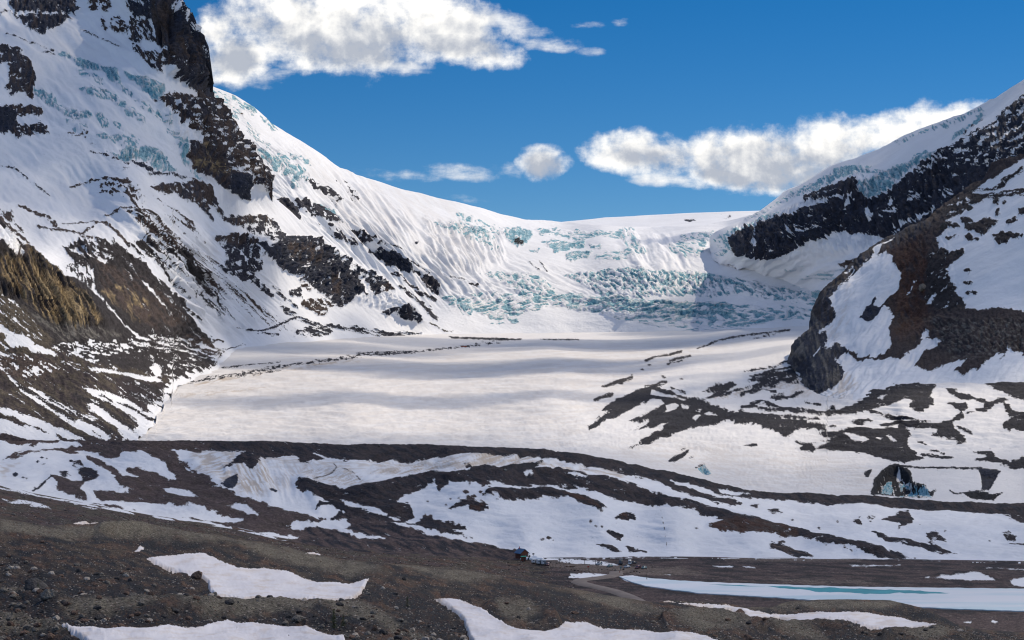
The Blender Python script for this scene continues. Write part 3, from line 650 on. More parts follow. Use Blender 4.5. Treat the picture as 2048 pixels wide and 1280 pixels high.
    c.ice([(188, 268), (215, 270), (240, 268), (258, 276), (278, 288), (275, 294), (250, 292), (232, 288), (210, 279), (195, 275)], .55, 15, 9, 4, rel=14)
    c.ice([(215, 304), (238, 312), (240, 302), (258, 292), (276, 299), (295, 294), (320, 301), (336, 318), (346, 334), (360, 343), (342, 343), (322, 343), (308, 336), (300, 326), (285, 320), (270, 316), (250, 326), (235, 319)], .84, 80, 10, 5, rel=26)
    c.ice([(352, 284), (368, 280), (371, 300), (372, 318), (379, 332), (370, 326), (356, 306)], .86, 80, 10, 5, rel=16)
    c.ice([(330, 254), (345, 264), (351, 275), (366, 285), (352, 286), (338, 268)], .6, 45, 9, 5)
    c.ice([(380, 336), (395, 346), (406, 362), (396, 358), (382, 344)], .65, 45, 9, 5)
    c.ice([(325, 226), (345, 240), (350, 244), (335, 244)], .5, 30, 9, 4)
    c.rock([(250, 318), (275, 322), (300, 331), (312, 342), (300, 343), (280, 331), (262, 323)], .72, ang=30, col='slate', **K)
    c.line([(180, 305), (205, 308), (225, 318), (243, 324)], 1.5, .6, col='slateb')
    c.rock([(133, 260), (150, 265), (178, 264), (178, 274), (158, 272), (140, 272)], .4, ang=10, lu=6, lv=3, rag=3, col='brown')
    c.rock([(179, 285), (186, 283), (190, 287)], 1, rag=1, col='brown')
    c.rock([(245, 325), (262, 322), (256, 345), (246, 342)], .4, rag=3, col='slateb')
    c.rock([(290, 346), (330, 343), (375, 350), (385, 358), (340, 352), (300, 350)], .45, ang=8, lu=8, lv=2.5, rag=3, col='slateb')
    # rock step under the cliff
    c.rock([(303, 373), (320, 368), (370, 368), (380, 361), (400, 361), (420, 371), (425, 390), (432, 402), (440, 416), (452, 432), (440, 431), (428, 416), (414, 406), (405, 398), (420, 430), (427, 441), (418, 440), (405, 422), (395, 406), (375, 402), (360, 395), (350, 386), (335, 391), (320, 383), (310, 381)], .8, ang=40, col='slateb', col2='brown', mix2=.55, **K)
    c.rock([(400, 370), (424, 372), (425, 392), (408, 392)], .95, ang=90, col='brown', **K)
    # scattered moraine crests
    c.rock([(198, 365), (240, 358), (265, 362), (282, 384), (292, 402), (275, 398), (255, 392), (200, 386)], .3, ang=20, lu=8, lv=3, rag=4, col='brown', rel=6)
    c.line([(137, 376), (160, 369), (190, 361), (215, 358), (240, 361), (262, 366)], 1.8, .75, col='brown')
    c.line([(0, 334), (30, 341), (50, 356), (72, 372), (92, 385), (102, 392)], 1.3, .6, col='slateb')
    c.line([(212, 431), (235, 420), (252, 415), (272, 413), (290, 418), (312, 432)], 2.6, .85, col='brown')
    c.line([(262, 395), (272, 405), (280, 413)], 1.8, .8, col='brown')
    c.line([(35, 414), (55, 420), (75, 428), (95, 434), (106, 446), (116, 459)], 3.6, .7, col='brown')
    c.rock([(0, 420), (22, 424), (38, 446), (54, 468), (44, 466), (26, 446), (0, 436)], .5, ang=35, lu=9, lv=3, rag=3, col='brown')
    c.line([(75, 454), (108, 459), (140, 465), (165, 467), (185, 456), (195, 445), (212, 444)], 2.2, .8, col='brown')
    c.line([(212, 444), (235, 466), (258, 492)], 2.6, .75, col='brown')
    c.line([(125, 450), (150, 449), (190, 443)], 1.1, .8, col='brown')
    c.line([(0, 439), (30, 463), (60, 492), (84, 512)], 3.2, .8, col='brown')
    c.rock([(150, 462), (185, 474), (215, 484), (200, 490), (170, 478)], .5, ang=30, lu=9, lv=3, rag=3, col='brown')
    c.rock([(268, 440), (285, 440), (282, 455), (272, 455)], .7, rag=3, col='brown')
    c.rock([(250, 418), (282, 418), (275, 436), (256, 430)], .4, rag=3, col='brown')
    # streaked talus
    c.rock([(268, 416), (285, 415), (310, 432), (350, 475), (395, 520), (430, 560), (455, 600), (430, 590), (390, 560), (350, 525), (320, 500), (290, 480), (272, 450)], .4, ang=43, lu=60, lv=2.2, rag=4, col='brown', rel=4)
    c.rock([(290, 480), (330, 505), (380, 545), (430, 590), (470, 640), (440, 630), (400, 610), (340, 560), (300, 520), (255, 490)], .34, ang=46, lu=60, lv=2.4, rag=5, col='char', rel=4)
    c.rock([(310, 390), (350, 420), (385, 450), (420, 500), (390, 480), (340, 440)], .16, ang=43, lu=20, lv=2.5, rag=4, col='brown')
    c.rock([(330, 500), (360, 500), (400, 540), (430, 600), (400, 590), (360, 545)], .5, ang=48, lu=50, lv=3, rag=5, col='char')
    c.rock([(370, 480), (430, 520), (520, 610), (600, 660), (560, 665), (480, 620), (420, 560)], .1, ang=42, lu=60, lv=2, rag=4, col='brown')
    # first dark slope
    c.rock([(130, 498), (155, 482), (190, 484), (215, 480), (235, 488), (262, 508), (292, 530), (322, 560), (347, 590), (372, 620), (388, 640), (402, 660), (425, 684), (418, 697), (370, 684), (330, 674), (305, 690), (290, 688), (245, 646), (213, 606), (188, 578), (176, 550), (158, 524), (135, 512)], .93, ang=52, lu=40, lv=6, rag=10, soft=2, col='char', rel=10)
    c.rock([(128, 500), (170, 480), (215, 492), (232, 520), (200, 530), (165, 520)], .55, ang=40, lu=9, lv=4, rag=6, col='char')
    c.rock([(128, 532), (160, 530), (190, 545), (192, 575), (180, 582), (160, 560)], .42, ang=70, lu=14, lv=4, rag=5, col='char')
    c.paint([(200, 585), (240, 575), (290, 610), (295, 645), (268, 645), (235, 612)], 'tan', .5, 62, 90, 4.5, oct=2, warp=2)
    c.paint([(180, 520), (300, 560), (380, 650), (300, 660), (220, 600)], 'brown', .55, 50, 50, 8)
    c.flute([(150, 485), (260, 510), (420, 690), (280, 660), (190, 560)], 7, 55, 90, 8, 6, True)
    c.snow([(280, 558), (292, 570), (318, 605), (335, 620), (318, 612), (298, 590)], rag=2, ang=45)
    # tan ribbed moraine wall
    c.rock([(-180, 420), (0, 440), (30, 478), (42, 500), (52, 492), (90, 522), (128, 552), (160, 562), (188, 585), (215, 612), (247, 652), (300, 700), (200, 692), (160, 700), (110, 690), (70, 655), (50, 622), (30, 602), (-180, 560)], 1, ang=60, lu=40, lv=5, rag=3, col='char', rel=5)
    c.paint([(0, 520), (60, 530), (120, 570), (190, 630), (196, 650), (150, 655), (110, 650), (60, 610), (0, 560)], 'tan', .50, 64, 160, 4.2, oct=2, warp=2, gain=4)
    c.paint([(0, 460), (60, 495), (170, 590), (200, 640), (150, 640), (60, 560)], 'tan', .34, 60, 160, 4.2, oct=2, warp=2, gain=4)
    c.paint([(50, 620), (110, 650), (200, 655), (240, 670), (200, 690), (130, 690)], 'grey', .5, 40, 50, 4)
    c.flute([(-180, 440), (0, 450), (60, 500), (180, 600), (210, 650), (120, 655), (50, 600), (-180, 540)], 16, 64, 160, 5.2, 8, True, 1)
    c.snow([(-180, 440), (0, 452), (14, 462), (28, 480), (36, 500), (44, 510), (38, 522), (26, 520), (12, 500), (0, 488), (-180, 460)], rag=3, ang=60)
    c.line([(36, 495), (34, 510), (31, 522)], 1.4, 1, col='brown', rag=1)
    c.line([(48, 505), (44, 520)], 1.2, 1, col='brown', rag=1)
    # slope below
    c.rock([(-180, 560), (0, 588), (50, 622), (110, 690), (160, 720), (140, 735), (70, 705), (-180, 690)], .7, ang=42, lu=26, lv=3, rag=5, col='olive', rel=3)
    c.snow([(8, 680), (25, 668), (55, 672), (76, 690), (60, 694), (20, 698)], rag=4, ang=30)
    c.snow([(0, 650), (30, 668), (20, 675), (0, 665)], rag=3, ang=40)
    # streak field at the foot
    c.rock([(100, 690), (180, 680), (260, 678), (300, 668), (350, 672), (400, 695), (432, 715), (440, 730), (420, 745), (400, 752), (380, 760), (330, 760), (280, 745), (200, 735), (140, 720)], .5, ang=14, lu=14, lv=2.6, rag=6, col='char', rel=2)
    c.rock([(370, 672), (400, 680), (450, 708), (440, 715), (400, 705)], .5, ang=25, lu=12, lv=3, rag=4, col='brown')
    c.rock([(250, 700), (330, 700), (400, 715), (436, 730), (400, 748), (340, 745), (270, 715)], .7, ang=22, lu=16, lv=4, rag=5, col='char')
    c.rock([(185, 712), (250, 708), (298, 724), (312, 746), (270, 746), (220, 732)], .95, ang=10, lu=16, lv=4, rag=4, col='char', rel=3)
    # lateral moraine, bottom left
    c.rock([(-180, 700), (0, 700), (60, 696), (130, 708), (200, 732), (280, 744), (335, 752), (352, 768), (348, 780), (325, 822), (305, 850), (290, 872), (275, 900), (-180, 900)], .88, ang=33, lu=40, lv=5, rag=5, col='moraine', col2='olive', mix2=.5, vang=33, rel=4, gain=2.5)
    c.rock([(230, 760), (350, 772), (330, 815), (300, 850), (285, 830), (240, 790)], .7, ang=30, lu=26, lv=3, rag=5, col='moraine')
    c.snow([(15, 755), (40, 770), (62, 790), (100, 816), (140, 838), (188, 866), (232, 882), (205, 882), (150, 856), (110, 830), (70, 802), (40, 782)], rag=4, ang=35, lu=30, lv=4)
    c.snow([(0, 812), (40, 824), (80, 840), (130, 860), (182, 884), (140, 884), (118, 872), (70, 856), (0, 826)], rag=4, ang=30, lu=30, lv=4)
    c.snow([(-180, 800), (0, 838), (42, 850), (82, 860), (112, 870), (124, 884), (60, 882), (25, 874), (-180, 860)], rag=3, ang=25, lu=30, lv=4)
    c.snow([(45, 772), (60, 776), (100, 794), (150, 823), (192, 843), (184, 844), (140, 826), (90, 800)], rag=3, ang=33, lu=30, lv=3)
    c.snow([(170, 808), (192, 805), (212, 820), (242, 846), (284, 878), (258, 884), (224, 852), (192, 826)], rag=3, ang=38, lu=30, lv=3)
    c.snow([(165, 775), (190, 778), (230, 789), (262, 802), (284, 822), (312, 842), (298, 862), (270, 836), (232, 814), (190, 795)], rag=4, ang=33, lu=26, lv=3)
    c.snow([(140, 726), (170, 734), (230, 742), (290, 751), (312, 754), (320, 765), (300, 764), (240, 750), (190, 745)], rag=3, ang=14, lu=30, lv=3)
    c.snow([(46, 692), (70, 692), (100, 702), (116, 713), (90, 710), (60, 704)], rag=3, ang=14)
    c.snow([(0, 708), (30, 712), (60, 735), (40, 742), (10, 730)], rag=5, ang=35)
    c.snow([(298, 736), (312, 728), (320, 735), (322, 756), (308, 752)], rag=2, ang=60)
    c.snow([(140, 838), (180, 850), (222, 874), (215, 877), (170, 858)], rag=3, ang=30)
    c.rock([(0, 712), (70, 716), (120, 740), (60, 760), (0, 750)], .6, ang=30, lu=16, lv=4, rag=5, col='brown')
    c.rock([(0, 868), (20, 870), (60, 882), (160, 880), (290, 880), (290, 900), (0, 900)], 1, rag=2, col='moraine')
    c.snow([(250, 892), (262, 868), (285, 842), (300, 815), (322, 796), (330, 776), (345, 762), (380, 752), (425, 738), (445, 728), (445, 745), (372, 775), (350, 800), (330, 840), (300, 875), (275, 895)], rag=11, ang=36, lu=30, lv=3.5)
    for pts in ([(150, 790), (200, 812), (250, 850), (280, 878)], [(200, 790), (260, 815), (300, 838), (318, 842)], [(260, 790), (300, 805), (335, 822)], [(100, 800), (160, 832), (220, 868)], [(280, 770), (320, 782), (345, 792)], [(30, 770), (90, 802), (150, 845)]):
        c.line(pts, 2.2, .75, col='char', ang=33, lu=22, lv=2.5, rag=3)
    # main lower rib
    R = dict(ang=75, rag=4, rel=16, lu=8, lv=5)
    c.rock([(445, 432), (500, 429), (545, 440), (562, 462), (600, 482), (585, 492), (555, 490), (530, 480), (520, 472), (505, 466), (480, 450), (455, 446)], .4, ang=30, lu=7, lv=4, rag=5, col='slateb', rel=8)
    c.rock([(445, 438), (470, 434), (500, 432), (528, 429), (544, 440), (540, 450), (520, 446), (480, 450), (462, 448)], .75, ang=10, lu=7, lv=4, rag=4, col='slateb', col2='brown', rel=8)
    c.rock([(428, 474), (465, 471), (490, 474), (512, 486), (512, 494), (496, 500), (480, 499), (452, 492), (435, 483)], .84, col='slateb', col2='brown', mix2=.6, **R)
    c.rock([(440, 488), (470, 497), (505, 498), (520, 510), (522, 540), (506, 545), (516, 560), (530, 578), (548, 592), (540, 596), (520, 586), (500, 566), (470, 556), (445, 546), (438, 535), (455, 520), (450, 502)], .64, ang=60, col='slateb', rel=12, lu=7, lv=4, rag=4)
    c.rock([(505, 485), (530, 497), (545, 492), (560, 476), (590, 474), (612, 474), (632, 480), (652, 500), (682, 515), (710, 534), (742, 545), (776, 565), (796, 588), (816, 600), (833, 625), (846, 642), (836, 645), (815, 641), (800, 636), (790, 626), (770, 631), (755, 617), (740, 602), (728, 592), (715, 592), (700, 602), (685, 616), (665, 606), (650, 591), (630, 576), (610, 561), (598, 549), (580, 546), (560, 536), (545, 522), (530, 516), (518, 505)], .8, col='slate', col2='slateb', mix2=.4, **R)
    c.paint([(570, 490), (625, 495), (640, 530), (600, 530), (572, 515)], 'brown', .5, 90, 24, 4)
    c.paint([(660, 550), (672, 550), (676, 590), (664, 585)], 'brown', .7, 90, 24, 4)
    c.paint([(752, 555), (790, 560), (782, 600), (762, 595)], 'brown', .5, 90, 24, 4)
    c.snow([(712, 556), (728, 566), (738, 585), (746, 592), (738, 606), (728, 592), (716, 575)], rag=3)
    c.rock([(655, 505), (700, 525), (740, 545), (770, 565), (750, 570), (700, 550), (670, 530)], .5, ang=30, lu=7, lv=4, rag=4, col='slate')
    c.line([(612, 530), (605, 548), (600, 565)], 2.5, .2, rag=2)
    c.flute([(430, 470), (640, 480), (846, 642), (700, 600), (560, 530)], 16, 85, 50, 11, 6, True)
    c.rock([(577, 581), (600, 575), (604, 596), (580, 592)], .7, ang=60, lu=6, lv=4, rag=3, col='slateb', rel=6)
    c.rock([(597, 562), (608, 562), (625, 578), (620, 582), (604, 572)], .6, rag=3, col='brown')
    c.rock([(600, 601), (622, 598), (640, 598), (652, 612), (658, 632), (645, 636), (625, 622), (602, 616)], .58, ang=40, lu=6, lv=4, rag=4, col='brown', rel=6)
    c.rock([(640, 590), (660, 604), (670, 616), (655, 611)], .8, ang=40, rag=3, col='brown')
    c.rock([(545, 570), (585, 610), (600, 620), (580, 612), (550, 590)], .4, ang=40, lu=10, lv=3, rag=3, col='slateb')
    c.rock([(560, 608), (600, 634), (640, 650), (700, 655), (760, 661), (840, 667), (800, 674), (740, 670), (680, 660), (620, 652), (570, 628)], .5, ang=16, lu=20, lv=2.2, rag=4, col='slateb', rel=3)
    c.rock([(588, 662), (620, 655), (664, 660), (655, 674), (610, 676), (590, 670)], .5, ang=14, lu=12, lv=2.5, rag=4, col='slateb')
    c.line([(525, 662), (545, 655), (570, 645), (590, 636)], 1.8, .75, col='slateb', ang=-20)
    c.line([(470, 656), (500, 660), (525, 662)], 1.5, .6, col='slateb')
    c.line([(425, 686), (436, 679), (446, 684)], 1.6, .9, col='brown')
    c.rock([(510, 665), (560, 665), (560, 670), (515, 670)], .35, ang=3, lu=12, lv=2, rag=2, col='slateb')
    c.rock([(440, 700), (462, 694), (490, 690), (470, 700)], .3, ang=-10, lu=12, lv=2, rag=2, col='slateb')
    c.rock([(620, 640), (850, 560), (850, 600), (700, 640)], .0)
left_ctrl = [(-180, -150, 5000), (100, -150, 5000), (280, -150, 4900), (340, -100, 4800), (20, 0, 4500), (150, 30, 4450), (260, 20, 4350), (330, 20, 4150), (380, 60, 4250), (402, 100, 4350), (404, 170, 4350), (330, 110, 4050), (300, 60, 4200),
             (60, 110, 4000), (20, 150, 3750), (60, 190, 3750), (150, 120, 4100), (230, 150, 4000), (320, 200, 3900), (400, 200, 4150), (0, 240, 3500), (90, 260, 3550), (200, 230, 3700), (300, 290, 3700), (370, 250, 3950), (450, 240, 4350), (450, 300, 4200), (510, 330, 4500), (530, 375, 4550),
             (380, 330, 3850), (470, 380, 4200), (500, 400, 4420), (300, 345, 3500), (330, 385, 3520), (400, 380, 3850), (240, 355, 3350), (100, 300, 3450), (0, 330, 3300), (100, 380, 3250), (180, 420, 3250), (0, 400, 3000), (270, 414, 3200), (320, 430, 3300), (230, 440, 3150), (170, 465, 2980), (100, 455, 2900),
             (60, 480, 2800), (0, 440, 2750), (120, 530, 2720), (190, 560, 2700), (200, 490, 2900), (250, 520, 2980), (0, 540, 2450), (80, 560, 2480), (140, 610, 2420), (195, 640, 2400), (60, 640, 2250), (0, 610, 2250), (240, 680, 2480), (150, 700, 2250), (300, 600, 2850), (350, 660, 2950), (400, 690, 3300), (300, 680, 2650),
             (350, 510, 3250), (420, 590, 3600), (400, 480, 3500), (480, 640, 3800), (450, 560, 3800), (430, 440, 3980), (440, 490, 3880), (500, 430, 4380), (520, 500, 4150), (530, 590, 4150), (600, 480, 4650), (570, 540, 4350), (600, 560, 4450), (640, 500, 4750), (700, 600, 4700), (680, 620, 4600), (600, 620, 4300), (740, 600, 4800), (750, 560, 4950), (800, 640, 4900), (820, 610, 4950),
             (0, 690, 2150), (70, 720, 2130), (0, 760, 2030), (100, 780, 2060), (200, 740, 2200), (0, 830, 1860), (150, 830, 1940), (250, 800, 2190), (-180, 700, 2080), (-180, 400, 2850), (-180, 200, 3500), (-180, 880, 1740)]
left_ctrl += foot(foot_left)
sheet("left_mountain", -150, 876, 1.85, Tl, lambda x: polyline(foot_left)(x) + 4, 375, tps(left_ctrl), cov_left, terrain_material("snow_and_rock", 2.4), back=(160, 420), noise_amp=(5, 260))

# --- near rock spur on the right
def cov_spur(c):
    c.C[:] = COL['moraine']
    c.rock([(1560, 700), (1640, 560), (1830, 440), (1860, 450), (1760, 560), (1690, 600), (1690, 720), (1690, 800), (1560, 800)], 1, ang=-45, lu=30, lv=8, rag=6, soft=4, col='slate', col2='char', rel=5)
    c.rock([(1560, 690), (1625, 630), (1680, 700), (1690, 730), (1690, 800), (1560, 800)], 1, ang=80, lu=12, lv=6, rag=5, soft=4, col='slate', col2='grey', mix2=.3, vang=80, rel=9)
    c.paint([(1780, 500), (1850, 470), (1870, 560), (1850, 660), (1790, 680), (1790, 600)], 'rust', .75, 70, 30, 14, soft=20)
    c.paint([(1860, 640), (2200, 640), (2200, 710), (1900, 720)], 'grey', .3, 10, 9, 5, soft=12)
    c.rock([(1860, 630), (2200, 640), (2200, 710), (1870, 700)], 1, ang=20, lu=8, lv=6, rag=5, col=None, rel=12)
    c.rock([(1800, 480), (1900, 430), (1900, 480), (1920, 580), (1830, 620)], 1, ang=60, lu=10, lv=6, rag=5, rel=9)
    S = dict(rag=4, ang=-50, lu=14, lv=4)
    c.snow([(1787, 507), (1785, 520), (1792, 534), (1801, 538), (1801, 556), (1796, 576), (1782, 590), (1765, 608), (1760, 618), (1775, 614), (1787, 632), (1777, 664), (1784, 690), (1770, 705), (1742, 712), (1712, 708), (1696, 700), (1675, 686), (1662, 700), (1645, 703), (1655, 680), (1650, 665), (1665, 645), (1672, 632), (1672, 620), (1663, 610), (1665, 595), (1700, 560), (1720, 540), (1735, 522), (1755, 512)], **S)
    c.rock([(1719, 636), (1734, 614), (1754, 596), (1748, 612), (1762, 618), (1757, 632), (1740, 640)], 1, rag=3, ang=-40, col='slate', rel=5)
    c.snow([(1745, 514), (1750, 498), (1758, 491), (1766, 496), (1758, 508), (1750, 516)], rag=3)
    c.snow([(1764, 494), (1776, 486), (1792, 477), (1784, 488), (1770, 494)], rag=2)
    c.line([(1679, 580), (1695, 560), (1709, 540)], 1.4, 0, rag=1)
    c.line([(1692, 548), (1708, 535)], 1.2, 0, rag=1)
    c.line([(1663, 600), (1672, 588)], 2, 0, rag=1)
    c.line([(1640, 672), (1658, 655)], 2, 0, rag=1.5)
    c.line([(1628, 712), (1640, 700)], 1.6, 0, rag=1.5)
    c.line([(1832, 560), (1822, 575), (1815, 592)], 2.2, .3, rag=2)
    # right snowfield
    c.snow([(1875, 478), (1893, 462), (1898, 440), (1930, 412), (1955, 398), (1990, 392), (2200, 378), (2200, 625), (2048, 622), (2000, 612), (1980, 613), (1955, 617), (1928, 612), (1918, 600), (1905, 598), (1918, 578), (1900, 572), (1895, 555), (1885, 548), (1908, 528), (1930, 508), (1928, 500), (1900, 505), (1882, 498), (1876, 490)], **S)
    B = dict(rag=3.5, ang=-30, lu=7, lv=5, col='char', rel=7)
    c.rock([(1924, 438), (1936, 432), (1950, 446), (1962, 436), (1978, 434), (1998, 440), (1985, 452), (1972, 466), (1964, 472), (1950, 462), (1935, 464)], .85, **B)
    c.rock([(1986, 470), (2003, 464), (2025, 466), (2048, 470), (2048, 478), (2022, 478), (2012, 490), (1998, 492), (1992, 480)], .88, **B)
    c.rock([(1929, 476), (1940, 468), (1948, 474), (1962, 478), (1958, 482), (1935, 482)], .85, **B)
    c.rock([(2035, 416), (2060, 410), (2070, 424), (2040, 430)], .9, **B)
    c.rock([(2010, 440), (2030, 430), (2034, 440), (2018, 452)], .7, **B)
    c.rock([(1890, 478), (1910, 472), (1918, 474), (1900, 482)], .8, **B)
    c.rock([(1895, 445), (1920, 450), (1922, 455), (1900, 460)], .8, **B)
    c.rock([(1888, 420), (1915, 395), (1960, 392), (1965, 402), (1940, 410), (1920, 430), (1895, 440)], .72, **B)
    c.rock([(1986, 400), (1997, 397), (1996, 407), (1985, 407)], .9, **B)
    c.rock([(2004, 404), (2012, 400), (2012, 407)], .9, **B)
    c.rock([(1990, 418), (1998, 416), (1996, 430), (1990, 430)], .8, **B)
    c.rock([(1900, 515), (1915, 504), (1930, 500), (1928, 506), (1910, 514)], .9, **B)
    c.rock([(1932, 546), (1940, 540), (1946, 543), (1938, 549)], .9, **B)
    c.rock([(1932, 566), (1950, 566), (1948, 571), (1934, 573)], .8, **B)
    c.rock([(1927, 586), (1945, 580), (1955, 582), (1950, 587), (1930, 589)], .9, **B)
    c.rock([(1860, 505), (1890, 498), (1900, 512), (1885, 535), (1900, 548), (1905, 565), (1915, 585), (1925, 600), (1935, 612), (1880, 620), (1850, 600)], .85, ang=-35, lu=16, lv=4, rag=5, col='char')
    c.snow([(1944, 386), (1965, 368), (1985, 355), (2003, 344), (2025, 330), (2048, 312), (2200, 280), (2200, 372), (2048, 376), (2000, 383), (1965, 388)], rag=3, ang=-35)
    c.rock([(1985, 380), (2003, 360), (2020, 348), (2048, 332), (2048, 340), (2020, 358), (2000, 376)], .8, ang=-35, lu=14, lv=3, rag=4, col='char', rel=4)
    c.rock([(1960, 392), (2010, 380), (2060, 375), (2060, 388), (2010, 392), (1990, 398)], .6, ang=-5, lu=12, lv=3, rag=4, col='char')
    c.rock([(1930, 385), (1960, 376), (1990, 378), (1950, 384)], .5, ang=-10, lu=12, lv=2, rag=2, col='char')
    # lower snow
    c.snow([(1670, 722), (1690, 706), (1706, 713), (1750, 722), (1782, 716), (1800, 722), (1822, 706), (1832, 697), (1848, 668), (1860, 660), (1856, 676), (1890, 680), (1868, 698), (1850, 704), (1834, 724), (1830, 732), (1848, 738), (1862, 742), (1890, 728), (1912, 721), (1934, 720), (1922, 736), (1908, 744), (1930, 750), (1955, 740), (1975, 726), (1992, 708), (2012, 706), (2016, 698), (2030, 706), (2040, 700), (2048, 716), (2200, 705), (2200, 860), (1640, 860), (1640, 790), (1672, 770), (1688, 756), (1682, 735)], rag=4, ang=-45, lu=14, lv=4)
    c.snow([(1852, 612), (1868, 592), (1872, 586), (1876, 592), (1862, 608)], rag=2, ang=-50)
    c.rock([(2000, 722), (2014, 703), (2010, 715)], .9, rag=2, col='char')
    c.dirt([(1645, 790), (1690, 750), (1720, 760), (1700, 800), (1640, 830)], .6, -40, 30, 4, 8, 6)
    c.dirt([(1640, 690), (1680, 620), (1700, 570), (1690, 660)], .35, -50, 30, 5, 8, 10)
    c.flute([(1640, 800), (1690, 720), (1900, 720), (2200, 720), (2200, 830), (1640, 850)], 1.0, -45, 40, 8, 10)
    c.flute([(1560, 720), (1640, 560), (1860, 440), (1900, 700), (1700, 800)], 4, -50, 60, 18, 10)
T_spur = [(1556, 790), (1572, 775), (1578, 760), (1580, 730), (1582, 700), (1594, 686), (1606, 672), (1617, 656), (1625, 634), (1630, 619), (1634, 598), (1640, 585), (1661, 568), (1679, 550), (1703, 529), (1725, 512), (1743, 497), (1767, 484), (1791, 473), (1808, 466), (1830, 452), (1855, 438), (1885, 409), (1906, 396), (1925, 382), (1944, 368), (1967, 358), (1977, 340), (1986, 325), (2003, 318), (2019, 314), (2048, 309), (2200, 262)]
spur_ctrl = [(1585, 700, 2950), (1640, 590, 3150), (1700, 530, 3200), (1770, 483, 3200), (1860, 435, 3200), (1950, 365, 3200), (1990, 322, 3150), (2048, 310, 3050), (2200, 262, 2850),
             (1600, 740, 2640), (1640, 680, 2780), (1690, 720, 2580), (1720, 600, 2900), (1800, 560, 2900), (1800, 650, 2720), (1900, 500, 2850), (1900, 600, 2680), (1950, 430, 2950), (2048, 400, 2820), (2048, 500, 2650), (2048, 610, 2480), (2200, 400, 2650), (2200, 600, 2300),
             (1870, 700, 2480), (1950, 680, 2380), (1750, 720, 2480), (2048, 700, 2280), (2200, 700, 2150), (1760, 530, 3000), (1850, 470, 3050)] + foot(foot_spur)
sheet("rock_spur", 1558, 2140, 1.9, polyline(T_spur), lambda x: polyline([(1556, 796), (1575, 792), (1600, 800), (1640, 803), (1700, 804), (1800, 782), (1900, 776), (2048, 780), (2200, 798)])(x), 235, tps(spur_ctrl), cov_spur, terrain_material("spur_rock", 1.7, stones=.1), back=(500, 260), base=1.0, col='moraine', noise_amp=(5, 170))

